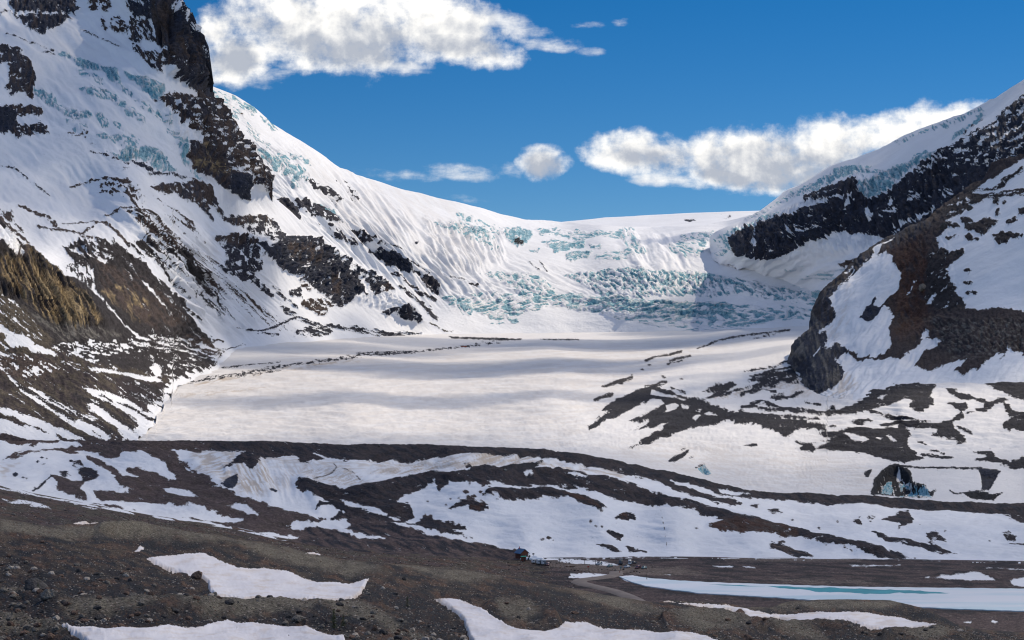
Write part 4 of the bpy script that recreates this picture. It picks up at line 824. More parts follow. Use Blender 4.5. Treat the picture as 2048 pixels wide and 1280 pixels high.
# --- glacier tongue with the rubble on its right side
def cov_glacier(c):
    c.dirt([(300, 880), (350, 775), (600, 720), (1000, 700), (1150, 760), (1000, 880)], .16, -4, 60, 4, 10, 30)
    c.dirt([(360, 770), (520, 745), (700, 715), (720, 722), (560, 745), (400, 772)], .8, -12, 30, 4, 4, 5)
    c.dirt([(340, 790), (420, 782), (560, 770), (540, 776), (420, 792), (360, 796)], .6, -4, 24, 2.5, 4, 4)
    c.dirt([(1590, 760), (1640, 730), (1620, 790), (1560, 800)], .5, -30, 20, 3, 4, 6)
    c.dirt([(1420, 790), (1500, 775), (1600, 760), (1590, 770), (1480, 792), (1430, 800)], .7, -14, 20, 3, 4, 4)
    c.dirt([(280, 885), (340, 790), (600, 700), (1100, 690), (1500, 680), (1250, 780), (1150, 900)], .22, -3, 90, 3, 8, 20)
    c.dirt([(1180, 900), (1300, 880), (1600, 900), (1760, 930), (1740, 985), (1480, 980)], .25, 2, 60, 3, 8, 20)
    L = dict(col='debris', ang=-10, lu=6, lv=1.4)
    c.line([(352, 768), (400, 760), (450, 752), (500, 744), (560, 734), (640, 722), (720, 712)], 2.8, .45, **L)
    c.line([(440, 757), (500, 748), (560, 742)], 2, .4, **L)
    c.rock([(712, 706), (760, 703), (832, 701), (830, 706), (770, 711), (720, 710)], .75, rag=2, lu=4, lv=1.5, col='debris')
    c.line([(445, 735), (490, 731), (560, 724)], 1.5, .5, **L)
    c.line([(720, 708), (830, 703), (900, 696), (960, 690), (1000, 684)], 1.8, .5, **L)
    c.rock([(898, 673), (930, 674), (975, 676), (1045, 677.5), (1040, 680.5), (1005, 681), (960, 679), (905, 677)], .9, rag=1.2, lu=4, lv=1.5, col='debris')
    c.rock([(1078, 677.5), (1158, 678.5), (1158, 681), (1095, 680)], .85, rag=1, lu=4, lv=1.5, col='debris')
    c.rock([(950, 686), (1000, 681), (1000, 686), (960, 692)], .3, rag=2, lu=6, lv=1.5, col='debris')
    c.line([(310, 830), (300, 850), (288, 872)], 2, .5, col='slateb')
    Q = dict(col='char', ang=-18, lu=10, lv=1.6, rag=1.6)
    c.line([(1291, 721), (1310, 714), (1335, 710), (1362, 703)], 1.8, .9, **Q)
    c.line([(1340, 722), (1362, 716), (1380, 712)], 2, .9, **Q)
    c.line([(1333, 729), (1352, 724), (1364, 721)], 1, .8, **Q)
    c.line([(1206, 773), (1228, 767), (1245, 762), (1264, 755)], 2.8, .9, **Q)
    c.line([(1189, 799), (1205, 793), (1225, 789)], 2.6, .9, **Q)
    for (x, y) in ((1264, 749), (1284, 739), (1298, 730), (1326, 753), (1328, 756), (1363, 758), (1242, 767)):
        c.rock([(x - 4, y), (x, y - 1.5), (x + 4, y), (x, y + 1.5)], 1, rag=1, col='char')
    c.line([(1395, 697), (1420, 689), (1430, 683), (1470, 674), (1520, 667), (1578, 660)], 1.6, .85, **Q)
    c.line([(1500, 678), (1530, 672), (1560, 668)], 1, .5, **Q)
    # rubble fan
    V = dict(col='debris', ang=-28, lu=22, lv=3, rag=5, rel=2.5)
    c.rock([(1177, 853), (1222, 822), (1204, 826), (1213, 812), (1245, 793), (1280, 780), (1300, 772), (1335, 764), (1318, 776), (1345, 788), (1366, 797), (1400, 799), (1425, 812), (1456, 822), (1500, 826), (1525, 830), (1562, 838), (1602, 840), (1642, 850), (1622, 860), (1600, 858), (1560, 863), (1545, 858), (1510, 846), (1475, 846), (1458, 838), (1435, 844), (1400, 851), (1370, 859), (1345, 868), (1310, 881), (1264, 896), (1300, 870), (1338, 846), (1310, 853), (1262, 863), (1300, 845), (1258, 843), (1300, 826), (1288, 803), (1270, 815), (1232, 833), (1202, 846), (1184, 862)], 1, **V)
    c.line([(1290, 773), (1320, 765), (1334, 763)], 1.4, .9, **Q)
    c.line([(1340, 784), (1372, 798), (1368, 796)], 2, .9, **Q)
    c.line([(1342, 776), (1370, 785)], 1.2, .8, **Q)
    c.snow([(1300, 797), (1322, 800), (1330, 808), (1304, 820), (1282, 824), (1260, 834), (1240, 842), (1262, 826), (1290, 810)], rag=2, ang=-28)
    c.snow([(1304, 782), (1340, 790), (1372, 800), (1345, 797), (1318, 792), (1300, 790)], rag=1.5)
    c.snow([(1330, 812), (1350, 808), (1358, 812), (1346, 822), (1326, 828), (1334, 818)], rag=2, ang=-25)
    c.snow([(1362, 810), (1382, 812), (1376, 818), (1364, 817)], rag=2)
    c.snow([(1382, 838), (1398, 826), (1402, 832), (1392, 842)], rag=2, ang=-30)
    c.snow([(1392, 822), (1405, 818), (1400, 824)], rag=2)
    c.snow([(1408, 825), (1432, 826), (1434, 832), (1412, 830)], rag=2)
    c.snow([(1300, 862), (1320, 850), (1337, 845), (1325, 856), (1290, 874), (1270, 884)], rag=2, ang=-28)
    c.rock([(1338, 922), (1350, 910), (1376, 899), (1378, 901), (1366, 914), (1350, 924)], 1, rag=2, ang=-40, col='debris')
    c.line([(1364, 899), (1370, 897)], 1.2, 1, **Q); c.line([(1378, 915), (1386, 912)], 1.2, 1, **Q)
    c.rock([(1488, 890), (1506, 886), (1517, 888), (1515, 892), (1500, 892)], 1, rag=1.5, col='debris')
    M = dict(col='debris', ang=4, lu=14, lv=3.5, rag=4, rel=2.5)
    c.rock([(1480, 815), (1500, 808), (1520, 797), (1536, 801), (1556, 812), (1584, 818), (1560, 816), (1540, 813), (1528, 806), (1510, 810), (1500, 817), (1480, 824)], .95, **M)
    c.line([(1500, 817), (1540, 820), (1580, 822), (1610, 826), (1640, 826)], 2.2, .85, **M)
    c.line([(1480, 826), (1520, 828), (1560, 832), (1610, 836), (1640, 840)], 2.2, .8, **M)
    c.rock([(1480, 832), (1510, 831), (1540, 836), (1572, 840), (1608, 848), (1646, 852), (1655, 862), (1640, 862), (1612, 856), (1592, 862), (1580, 872), (1568, 873), (1553, 862), (1538, 856), (1520, 850), (1512, 841), (1480, 842)], .96, **M)
    c.line([(1605, 852), (1640, 850), (1668, 852)], 2.4, .9, **M)
    c.rock([(1590, 882), (1612, 885), (1622, 888), (1648, 880), (1660, 876), (1636, 868), (1680, 862), (1722, 855), (1742, 859), (1782, 857), (1802, 848), (1822, 868), (1812, 888), (1832, 905), (1822, 919), (1782, 921), (1752, 911), (1722, 904), (1682, 899), (1640, 896), (1612, 903), (1600, 897), (1604, 890)], .95, **M)
    c.snow([(1688, 868), (1705, 869), (1730, 876), (1742, 880), (1722, 884), (1704, 880)], rag=2)
    c.snow([(1622, 888), (1640, 883), (1660, 884), (1652, 890), (1632, 893)], rag=2)
    c.snow([(1770, 872), (1782, 874), (1798, 884), (1786, 882)], rag=2)
    c.snow([(1752, 876), (1766, 876), (1762, 879), (1752, 879)], rag=1.5)
    c.rock([(1640, 822), (1680, 818), (1700, 812), (1722, 800), (1730, 790), (1757, 772), (1800, 769), (1850, 764), (1872, 769), (1862, 790), (1868, 808), (1842, 820), (1812, 816), (1826, 802), (1815, 796), (1790, 806), (1762, 813), (1726, 824), (1690, 830), (1655, 830)], .93, **M)
    c.snow([(1750, 798), (1765, 790), (1775, 792), (1765, 800)], rag=2)
    c.line([(1560, 818), (1610, 822), (1650, 826), (1690, 824), (1730, 820), (1770, 830), (1800, 838)], 2.4, .9, **M)
    c.rock([(1704, 846), (1720, 840), (1746, 838), (1745, 843), (1718, 849)], .9, **M)
    c.line([(1780, 832), (1810, 834), (1838, 838)], 1.8, .9, **M)
    c.rock([(1885, 772), (1920, 784), (1960, 798), (1986, 800), (2010, 796), (2022, 799), (1990, 809), (1966, 821), (1958, 816), (1972, 804), (1930, 799), (1903, 787)], .93, **M)
    c.rock([(2003, 800), (2030, 818), (2048, 824), (2200, 828), (2200, 872), (2048, 862), (2008, 858), (2004, 850), (2022, 836), (2010, 816)], .9, **M)
    c.rock([(1963, 763), (1974, 752), (2000, 755), (2048, 768), (2200, 790), (2200, 822), (2030, 796), (2008, 784), (1973, 772)], .95, **M)
    c.rock([(1760, 851), (1790, 842), (1832, 841), (1870, 846), (1900, 842), (1920, 828), (1914, 814), (1898, 805), (1930, 804), (1936, 812), (1926, 822), (1926, 832), (1905, 848), (1916, 864), (1932, 879), (1920, 893), (1908, 880), (1880, 875), (1866, 871), (1876, 861), (1860, 855), (1830, 861), (1828, 854), (1800, 852)], .93, **M)
    c.line([(1935, 825), (1950, 822), (1960, 818)], 1.8, .8, **M)
    c.line([(1912, 852), (1930, 862), (1945, 867)], 1.6, .7, **M)
    c.rock([(1795, 908), (1820, 907), (1848, 915), (1820, 921), (1795, 918)], .95, **M)
    c.rock([(1776, 910), (1792, 908), (1790, 916), (1778, 914)], .9, **M)
    c.rock([(1948, 905), (1980, 899), (1990, 914), (2016, 924), (2048, 917), (2200, 922), (2200, 942), (2030, 939), (1992, 926), (1942, 923), (1972, 913)], .92, **M)
    c.rock([(1832, 880), (1848, 886), (1855, 892), (1840, 891)], .9, **M)
    c.rock([(1858, 896), (1872, 900), (1887, 908), (1864, 902)], .9, **M)
    c.line([(1842, 907), (1870, 911), (1905, 916)], 1.4, .85, **M)
    # by the foot of the spur
    U = dict(col='debris', ang=-14, lu=14, lv=2.6, rag=3.5, rel=2)
    c.rock([(1404, 782), (1425, 772), (1446, 768), (1462, 766), (1472, 771), (1456, 780), (1440, 793), (1425, 798), (1408, 800), (1422, 792), (1432, 784)], .88, **U)
    c.rock([(1438, 794), (1470, 785), (1502, 775), (1550, 772), (1562, 764), (1595, 754), (1582, 742), (1540, 748), (1505, 757), (1482, 760), (1520, 764), (1492, 774), (1460, 781)], .66, **U)
    c.rock([(1500, 752), (1540, 738), (1590, 732), (1600, 770), (1560, 765)], .7, **U)
    c.line([(1486, 744), (1520, 736), (1550, 732), (1580, 720)], 1.6, .8, **U)
    c.rock([(1480, 785), (1510, 775), (1536, 778), (1552, 786), (1530, 783), (1502, 788), (1482, 792)], .95, **U)
    c.rock([(1538, 795), (1565, 788), (1582, 793), (1590, 786), (1608, 785), (1596, 792), (1592, 796), (1562, 798)], .97, **U)
    c.line([(1612, 804), (1625, 806), (1640, 808)], 1.6, 1, **U)
    c.rock([(1658, 816), (1664, 811), (1670, 812), (1670, 818)], 1, rag=1, col='black')
    # ice cave and ice faces at the right margin; openings painted dark for shade
    W = dict(rag=2.5, lu=8, lv=4)
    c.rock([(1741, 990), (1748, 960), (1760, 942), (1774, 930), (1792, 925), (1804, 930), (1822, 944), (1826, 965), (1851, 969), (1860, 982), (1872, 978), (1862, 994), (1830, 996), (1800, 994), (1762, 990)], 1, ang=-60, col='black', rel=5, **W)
    c.ice([(1762, 984), (1762, 966), (1772, 950), (1782, 946), (1788, 958), (1786, 972), (1776, 984)], .8, 100, 10, 4, rag=2, rel=3)
    c.ice([(1790, 992), (1798, 976), (1826, 967), (1850, 971), (1858, 985), (1862, 993), (1830, 994)], .86, -15, 14, 5, rag=2, rel=3)
    c.ice([(1796, 952), (1815, 952), (1820, 964), (1800, 968)], .6, -10, 9, 4, rag=2, rel=3)
    c.snow([(1792, 934), (1798, 932), (1803, 945), (1798, 950), (1791, 948)], rag=1.5)
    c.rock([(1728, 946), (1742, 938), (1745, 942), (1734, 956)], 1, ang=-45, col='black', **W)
    c.line([(1800, 930), (1850, 935), (1900, 936), (1960, 937), (2000, 943)], 1.8, .95, col='debris')
    c.rock([(1956, 938), (2000, 943), (1978, 980), (1964, 978), (1962, 952)], 1, col='slate', **W)
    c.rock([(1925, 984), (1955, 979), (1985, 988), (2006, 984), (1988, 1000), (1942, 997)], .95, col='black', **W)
    c.line([(1900, 979), (1910, 986), (1922, 986)], 1.5, .8, col='black')
    c.ice([(1392, 938), (1408, 929), (1422, 950), (1408, 950)], .75, 50, 8, 4, rag=2, rel=3)
    c.line([(1392, 936), (1408, 929)], 1.6, .8, col='debris')
    c.flute([(1480, 900), (1750, 910), (1750, 985), (1480, 985)], 1.2, -5, 80, 4, 20)
    for pts, dp in (([(1746, 984), (1752, 960), (1764, 944), (1776, 934), (1792, 929), (1804, 934), (1818, 948), (1822, 967), (1850, 973), (1862, 990), (1800, 993)], 9), ([(1958, 941), (1998, 945), (1976, 978), (1966, 974)], 4), ([(1928, 986), (1955, 982), (1985, 990), (2002, 987), (1986, 998), (1944, 995)], 4), ([(1394, 938), (1408, 932), (1420, 950), (1406, 949)], 4)):
        i = c.sel(pts, 6); c.H[i] -= dp * smooth(-1, 5, sdist(c.px[i], c.py[i], pts))
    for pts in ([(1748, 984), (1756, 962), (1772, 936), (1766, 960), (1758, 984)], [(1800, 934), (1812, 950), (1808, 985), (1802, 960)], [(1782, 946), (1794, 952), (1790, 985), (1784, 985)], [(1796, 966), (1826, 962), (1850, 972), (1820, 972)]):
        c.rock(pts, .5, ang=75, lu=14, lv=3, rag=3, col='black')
    c.H += 2.2 * fbm(c.px / 60, c.py / 6, 4, 88) * smooth(690, 760, c.py) * (c.py < 900)
def T_gl(x):
    a = polyline(foot_left)(x) - 5; b = polyline(foot_dome)(x) - 5
    s = polyline([(1560, 645), (1617, 645), (1645, 680), (1655, 735), (1640, 760), (1700, 766), (1800, 750), (2200, 740)])(x)
    return np.where(x < 870, np.minimum(a, 880), np.where(x < 1600, b, s))
def rdcrest(x): return polyline([(-150, 884), (0, 885), (150, 886), (280, 884), (500, 886), (600, 888), (700, 893), (800, 891), (900, 893), (1000, 897), (1040, 899), (1100, 905), (1200, 918), (1300, 940), (1400, 962), (1450, 975), (1500, 985), (1600, 990), (1700, 993), (1760, 996), (1800, 999), (1850, 1004), (1900, 1009), (2048, 1012), (2200, 1015)])(x)
sheet("glacier", -150, 2140, 1.9, T_gl, lambda x: rdcrest(x) + 22, 150, D_gl, cov_glacier, terrain_material("glacier_snow", 1.35, margin=.35, snow=(.82, .80, .78)), nback=0, noise_amp=(1.6, 160))

# --- moraine ridges and snow banks in front of the glacier
def ridge(c, pts, amp, w):
    i = c.sel(pts, 3 * w)
    d = -sdist(c.px[i], c.py[i] * 1.0, pts, False)
    c.H[i] += amp * np.exp(-(d / w) ** 2)
def cov_ridge(c):
    M = dict(col='moraine', col2='debris', mix2=.45, vang=20, ang=8, lu=16, lv=4, rag=4, rel=1.5)
    c.rock([(-150, 870), (750, 875), (1200, 900), (1500, 965), (2200, 1000), (2200, 1050), (2048, 1043), (2000, 1026), (1950, 1022), (1850, 1012), (1800, 1006), (1750, 1009), (1700, 1005), (1650, 1010), (1600, 1003), (1550, 1001), (1480, 998), (1430, 986), (1380, 966), (1300, 946), (1250, 936), (1200, 931), (1150, 926), (1110, 917), (1085, 914), (1060, 911), (1000, 908), (920, 908), (860, 918), (820, 923), (700, 921), (660, 914), (640, 920), (600, 926), (590, 912), (520, 915), (515, 935), (502, 944), (488, 930), (466, 930), (450, 937), (470, 918), (490, 905), (430, 900), (385, 898), (300, 896), (-150, 893)], .985, **M)
    c.rock([(700, 870), (1300, 870), (2200, 950), (2200, 1040), (1500, 995), (1300, 950), (1100, 916), (900, 908), (700, 915)], 1, **{**M, 'rag': 2})
    # left shoulder
    c.rock([(0, 885), (300, 885), (420, 893), (400, 903), (345, 897), (362, 922), (400, 948), (450, 983), (482, 1000), (542, 1018), (622, 1042), (650, 1060), (640, 1080), (500, 1060), (400, 1040), (200, 1010), (175, 1000), (150, 996), (125, 985), (108, 968), (100, 952), (115, 951), (142, 962), (168, 958), (176, 952), (235, 970), (222, 950), (200, 940), (160, 918), (112, 904), (62, 908), (30, 918), (5, 918), (30, 904), (60, 897), (0, 897)], .985, **{**M, 'col': 'purple', 'col2': 'brown'})
    c.snow([(150, 901), (182, 903), (210, 913), (222, 918), (238, 914), (245, 904), (282, 902), (303, 914), (330, 930), (352, 950), (352, 961), (336, 962), (313, 945), (272, 936), (252, 940), (274, 955), (245, 952), (222, 934), (190, 918), (162, 910)], rag=3)
    c.snow([(52, 900), (80, 892), (120, 886), (150, 886), (165, 893), (120, 900), (70, 904), (30, 908)], rag=3)
    c.snow([(0, 884), (20, 890), (60, 892), (50, 900), (10, 905), (-150, 905), (-150, 884)], rag=3)
    c.snow([(168, 900), (176, 925), (196, 940), (216, 948), (228, 968), (240, 976), (236, 985), (200, 980), (186, 984), (200, 1002), (300, 1008), (350, 1012), (400, 1015), (440, 1030), (495, 1040), (460, 1046), (300, 1028), (230, 1012), (178, 1004), (160, 985), (164, 972), (170, 955), (150, 945), (150, 925), (120, 915), (150, 910)], rag=3)
    c.snow([(240, 976), (257, 980), (256, 986), (238, 985)], rag=2)
    c.snow([(324, 981), (345, 981), (362, 980), (378, 984), (396, 995), (372, 997), (340, 990)], rag=2)
    c.snow([(455, 1010), (470, 1008), (490, 1012), (505, 1022), (516, 1036), (495, 1032)], rag=2)
    c.snow([(368, 932), (380, 938), (387, 946), (376, 942)], rag=2)
    c.snow([(1, 978), (60, 985), (128, 1000), (90, 996), (0, 983)], rag=1.5)
    c.rock([(154, 941), (168, 936), (184, 942), (196, 954), (182, 962), (168, 960), (160, 950)], .95, **M)
    c.rock([(140, 925), (160, 926), (165, 934), (146, 932)], .8, **M)
    c.rock([(118, 948), (132, 945), (139, 951), (126, 953)], 1, **M)
    for (x, y, r) in ((83, 919, 4), (75, 925, 4), (93, 921, 2.5), (83, 932, 2), (88, 930, 2), (31, 946, 5), (46, 954, 3.5), (53, 957, 3), (70, 975, 3)):
        c.rock([(x - r, y), (x, y - r * .6), (x + r, y), (x, y + r * .6)], 1, rag=1.5, col='slate')
    c.line([(100, 957), (85, 970), (66, 980)], 1.3, 1, col='debris', rag=1)
    c.dirt([(0, 930), (30, 930), (10, 950), (0, 945)], .6, 0, 20, 4)
    c.rock([(408, 1016), (414, 1011), (422, 1018), (420, 1025), (410, 1023)], 1, rag=2, col='purple')
    # basin in the middle
    c.dirt([(380, 898), (480, 900), (470, 930), (450, 940), (500, 960), (480, 990), (440, 970), (390, 940)], .75, -15, 30, 4, 8, 10)
    c.dirt([(460, 930), (520, 915), (550, 960), (520, 1000), (480, 990)], .8, 60, 30, 5, 8, 8)
    c.dirt([(600, 930), (700, 935), (740, 975), (640, 975), (600, 950)], .7, -20, 18, 3, 8, 8)
    c.dirt([(820, 930), (950, 905), (1090, 910), (1060, 935), (960, 930), (830, 950), (740, 945)], .9, -14, 50, 4, 8, 8)
    c.dirt([(1080, 925), (1200, 935), (1260, 955), (1180, 950), (1090, 940)], .8, 10, 50, 4, 8, 8)
    c.dirt([(560, 925), (640, 925), (560, 985), (520, 1000)], .4, 60, 30, 5, 8, 8)
    c.dirt([(390, 898), (560, 905), (700, 925), (1000, 910), (1000, 925), (700, 940), (560, 930), (400, 910)], .55, 0, 40, 3, 8, 8)
    c.line([(628, 908), (650, 915), (668, 926), (673, 935), (665, 943), (640, 952), (620, 960), (617, 967)], 1.8, 0, rag=1)
    c.line([(668, 926), (674, 935), (664, 945), (640, 954), (618, 965)], 1.0, .9, col='grey', rag=1)
    c.line([(686, 938), (705, 945), (722, 962)], .8, .5, col='grey', rag=1)
    c.rock([(443, 974), (458, 956), (474, 952), (474, 972), (464, 982), (452, 980)], 1, rag=3, ang=-30, col='slate', rel=2)
    c.rock([(539, 986), (548, 982), (554, 984), (550, 992), (541, 991)], 1, rag=1.5, col='slate')
    c.flute([(450, 900), (560, 905), (620, 1010), (500, 1000), (440, 960)], 2.0, 65, 90, 26, 12)
    c.flute([(740, 905), (1100, 905), (1250, 960), (900, 950), (740, 970)], 2.5, -16, 70, 7, 10)
    # second ridge
    c.rock([(588, 970), (600, 966), (612, 966), (650, 974), (690, 984), (702, 977), (762, 971), (832, 956), (870, 949), (936, 948), (950, 936), (966, 935), (976, 942), (1022, 940), (1045, 932), (1088, 929), (1064, 941), (1122, 942), (1182, 955), (1252, 972), (1302, 990), (1362, 1005), (1452, 1030), (1542, 1052), (1642, 1078), (1722, 1095), (1830, 1117), (1750, 1116), (1688, 1101), (1610, 1083), (1560, 1071), (1478, 1056), (1438, 1041), (1378, 1021), (1328, 1012), (1278, 1006), (1238, 1001), (1196, 986), (1168, 976), (1100, 972), (1050, 976), (1000, 965), (962, 971), (944, 963), (900, 968), (880, 980), (872, 964), (828, 986), (800, 996), (794, 1006), (822, 1012), (827, 1030), (815, 1040), (790, 1046), (740, 1056), (700, 1040), (680, 1010), (650, 1000), (622, 995), (602, 985)], .975, **M)
    c.rock([(966, 991), (990, 978), (1050, 980), (1100, 978), (1152, 985), (1182, 1000), (1213, 1015), (1202, 1023), (1168, 1012), (1138, 1000), (1090, 995), (1042, 998), (1012, 998), (980, 991)], .97, **M)
    c.snow([(1043, 951), (1062, 950), (1068, 955), (1050, 957)], rag=2); c.snow([(1060, 968), (1075, 970), (1090, 972), (1085, 976), (1066, 974)], rag=2)
    c.snow([(1130, 956), (1160, 957), (1175, 962), (1150, 964)], rag=3); c.snow([(1150, 980), (1180, 985), (1200, 995), (1185, 1000), (1160, 990)], rag=3)
    c.rock([(1130, 985), (1180, 1005), (1200, 1018), (1180, 1016), (1150, 1000)], 1, **{**M, 'col': 'rust'})
    c.rock([(924, 930), (940, 934), (970, 936), (976, 946), (940, 948), (936, 938)], .9, **M)
    c.rock([(1022, 940), (1040, 930), (1070, 930), (1085, 928), (1068, 940)], 1, **{**M, 'col': 'black', 'col2': None})
    c.rock([(900, 1016), (922, 1002), (945, 999), (970, 1004), (976, 1016), (962, 1025), (940, 1020), (936, 1010), (915, 1014)], 1, **M)
    c.paint([(940, 1010), (965, 1010), (960, 1022), (942, 1020)], 'rust', .8, 0, 8, 5)
    for (x, y, r) in ((932, 985, 5), (961, 987, 4), (967, 974, 3), (980, 976, 2.5), (902, 996, 3.5), (938, 996, 6), (948, 994, 5), (856, 1003, 2.5), (918, 996, 2), (940, 970, 3), (1085, 1079, 4), (1098, 1077, 7), (1106, 1082, 2), (851, 1031, 6), (860, 1032, 4), (1181, 1044, 4), (1191, 1052, 4), (1204, 1053, 3), (891, 1009, 2.5)):
        c.rock([(x - r, y), (x, y - r * .55), (x + r, y), (x, y + r * .55)], 1, rag=2, col='brown')
    c.rock([(1212, 1060), (1230, 1063), (1245, 1068), (1240, 1080), (1228, 1076), (1218, 1068)], .9, **M)
    c.rock([(1195, 1088), (1225, 1090), (1240, 1102), (1232, 1102), (1210, 1095)], .95, **M)
    c.rock([(1250, 1092), (1275, 1098), (1290, 1104), (1265, 1104)], .9, **M)
    c.rock([(1228, 1032), (1250, 1025), (1268, 1030), (1275, 1034), (1255, 1036), (1232, 1036)], .9, **{**M, 'col': 'rust'})
    # foot slopes
    c.rock([(640, 1040), (660, 1036), (690, 1022), (722, 1036), (782, 1048), (850, 1066), (952, 1085), (1034, 1102), (1062, 1113), (1062, 1140), (600, 1140), (560, 1085), (600, 1072)], .985, **{**M, 'col': 'purple', 'ang': 12})
    c.snow([(628, 1018), (640, 1010), (660, 1007), (680, 1015), (682, 1026), (668, 1036), (648, 1038), (632, 1032)], rag=2)
    c.snow([(574, 1052), (592, 1046), (612, 1052), (640, 1050), (655, 1040), (670, 1040), (694, 1038), (700, 1052), (690, 1060), (720, 1066), (772, 1074), (768, 1078), (720, 1076), (670, 1062), (640, 1060), (588, 1060)], rag=3)
    c.snow([(680, 1000), (700, 1005), (735, 1010), (770, 1025), (800, 1038), (792, 1039), (760, 1030), (720, 1016), (690, 1012)], rag=2.5)
    c.snow([(818, 1052), (850, 1058), (900, 1068), (960, 1078), (1000, 1092), (960, 1085), (880, 1073), (830, 1060)], rag=2)
    c.rock([(830, 1042), (850, 1034), (880, 1040), (922, 1050), (932, 1057), (890, 1061), (850, 1052)], 1, **M)
    c.rock([(815, 1045), (850, 1048), (900, 1060), (945, 1072), (900, 1068), (850, 1058)], 1, **M)
    c.snow([(610, 990), (616, 985), (624, 992), (628, 1004), (622, 1018), (612, 1020)], rag=2)
    c.rock([(628, 1024), (640, 1005), (660, 1003), (690, 1014), (676, 1036), (662, 1042), (680, 1020), (660, 1009), (645, 1012)], 1, rag=2, col='debris')
    # right side
    c.rock([(1300, 938), (1352, 963), (1402, 983), (1442, 997), (1484, 1004), (1462, 1011), (1440, 1008), (1400, 1001), (1348, 979), (1300, 958), (1240, 946), (1130, 930), (1130, 920)], .93, **M)
    c.snow([(1100, 921), (1160, 927), (1210, 940), (1270, 958), (1330, 980), (1300, 978), (1240, 962), (1160, 945), (1090, 938), (1075, 932), (1090, 926)], rag=3)
    c.snow([(1340, 960), (1400, 975), (1440, 988), (1430, 992), (1380, 978), (1350, 968)], rag=2.5)
    c.snow([(1435, 978), (1470, 985), (1500, 992), (1470, 992), (1440, 985)], rag=2)
    c.rock([(1418, 1053), (1432, 1047), (1452, 1045), (1502, 1050), (1562, 1060), (1592, 1076), (1572, 1078), (1540, 1070), (1482, 1065), (1440, 1061)], .96, **{**M, 'col': 'rust', 'col2': 'brown'})
    c.rock([(1528, 1085), (1560, 1085), (1602, 1100), (1624, 1114), (1592, 1112), (1545, 1096)], .98, **{**M, 'col': 'brown'})
    c.rock([(1765, 1039), (1788, 1030), (1800, 1023), (1817, 1022), (1828, 1040), (1822, 1048), (1798, 1056), (1798, 1045), (1776, 1042)], .97, **M)
    c.rock([(1744, 1064), (1782, 1074), (1832, 1086), (1872, 1090), (1914, 1106), (1852, 1100), (1808, 1090), (1760, 1076)], .85, **M)
    c.rock([(1852, 1066), (1872, 1062), (1884, 1074), (1890, 1082), (1860, 1084)], .85, **M)
    c.rock([(1706, 1038), (1720, 1035), (1722, 1044), (1712, 1044)], .8, **M); c.rock([(1735, 1036), (1750, 1036), (1745, 1042)], .7, **M)
    c.rock([(2004, 1066), (2016, 1062), (2036, 1068), (2030, 1076), (2010, 1075)], .75, **M)
    c.rock([(2018, 1085), (2048, 1083), (2200, 1090), (2200, 1096), (2050, 1090)], .95, **M)
    c.rock([(1535, 1020), (1550, 1018), (1564, 1026), (1545, 1025)], .9, **M); c.rock([(1498, 1008), (1520, 1009), (1512, 1013)], .9, **M)
    for (x, y, r) in ((1585, 1041, 3), (1675, 1042, 2), (1890, 1062, 2), (1700, 1100, 2), (1637, 1052, 3), (1640, 1056, 2), (1392, 1058, 4), (1305, 1010, 2), (1840, 1050, 2), (1980, 1080, 2)):
        c.rock([(x - r, y), (x, y - r * .5), (x + r, y), (x, y + r * .5)], 1, rag=1.5, col='char')
    c.snow([(1640, 968), (1660, 963), (1690, 967), (1705, 980), (1660, 984), (1610, 986)], rag=2)
    c.line([(1322, 1021), (1330, 1060), (1334, 1096)], .5, .6, col='grey', rag=.5, soft=.6)
    c.dirt([(1750, 984), (1780, 984), (1780, 990), (1750, 990)], .5)
    ridge(c, [(-150, 885), (280, 884), (700, 893), (1100, 905), (1300, 940), (1500, 987), (1800, 1002), (2200, 1020)], 1.5, 9)
    ridge(c, [(600, 972), (700, 985), (830, 958), (940, 950), (1100, 945), (1250, 975), (1450, 1032), (1640, 1080), (1760, 1105)], 3.5, 13)
    ridge(c, [(980, 984), (1100, 983), (1200, 1015)], 2.5, 12)
    ridge(c, [(390, 930), (430, 960), (500, 1005), (620, 1045)], 3, 16)
    ridge(c, [(100, 955), (140, 975), (180, 1000)], 2, 10)
    ridge(c, [(60, 900), (150, 915), (220, 955), (300, 990), (440, 1020)], 2.5, 14)
    ridge(c, [(1420, 1050), (1560, 1066), (1760, 1110)], 1.5, 8)
    ridge(c, [(510, 925), (520, 960), (540, 1000)], 3, 14); ridge(c, [(610, 960), (640, 1020)], 2.5, 12)
    c.H += (1.6 * fbm(c.px / 90, c.py / 18, 4, 91)) * smooth(895, 930, c.py)
    c.I[:] = np.maximum(c.I, .0)
foot_rd = [(-150, 950), (0, 966), (60, 985), (150, 1002), (300, 1030), (460, 1052), (560, 1075), (640, 1088), (780, 1105), (900, 1112), (1060, 1116), (1300, 1112), (1500, 1115), (1800, 1118), (2048, 1122), (2200, 1124)]
Frd = polyline(foot_rd)
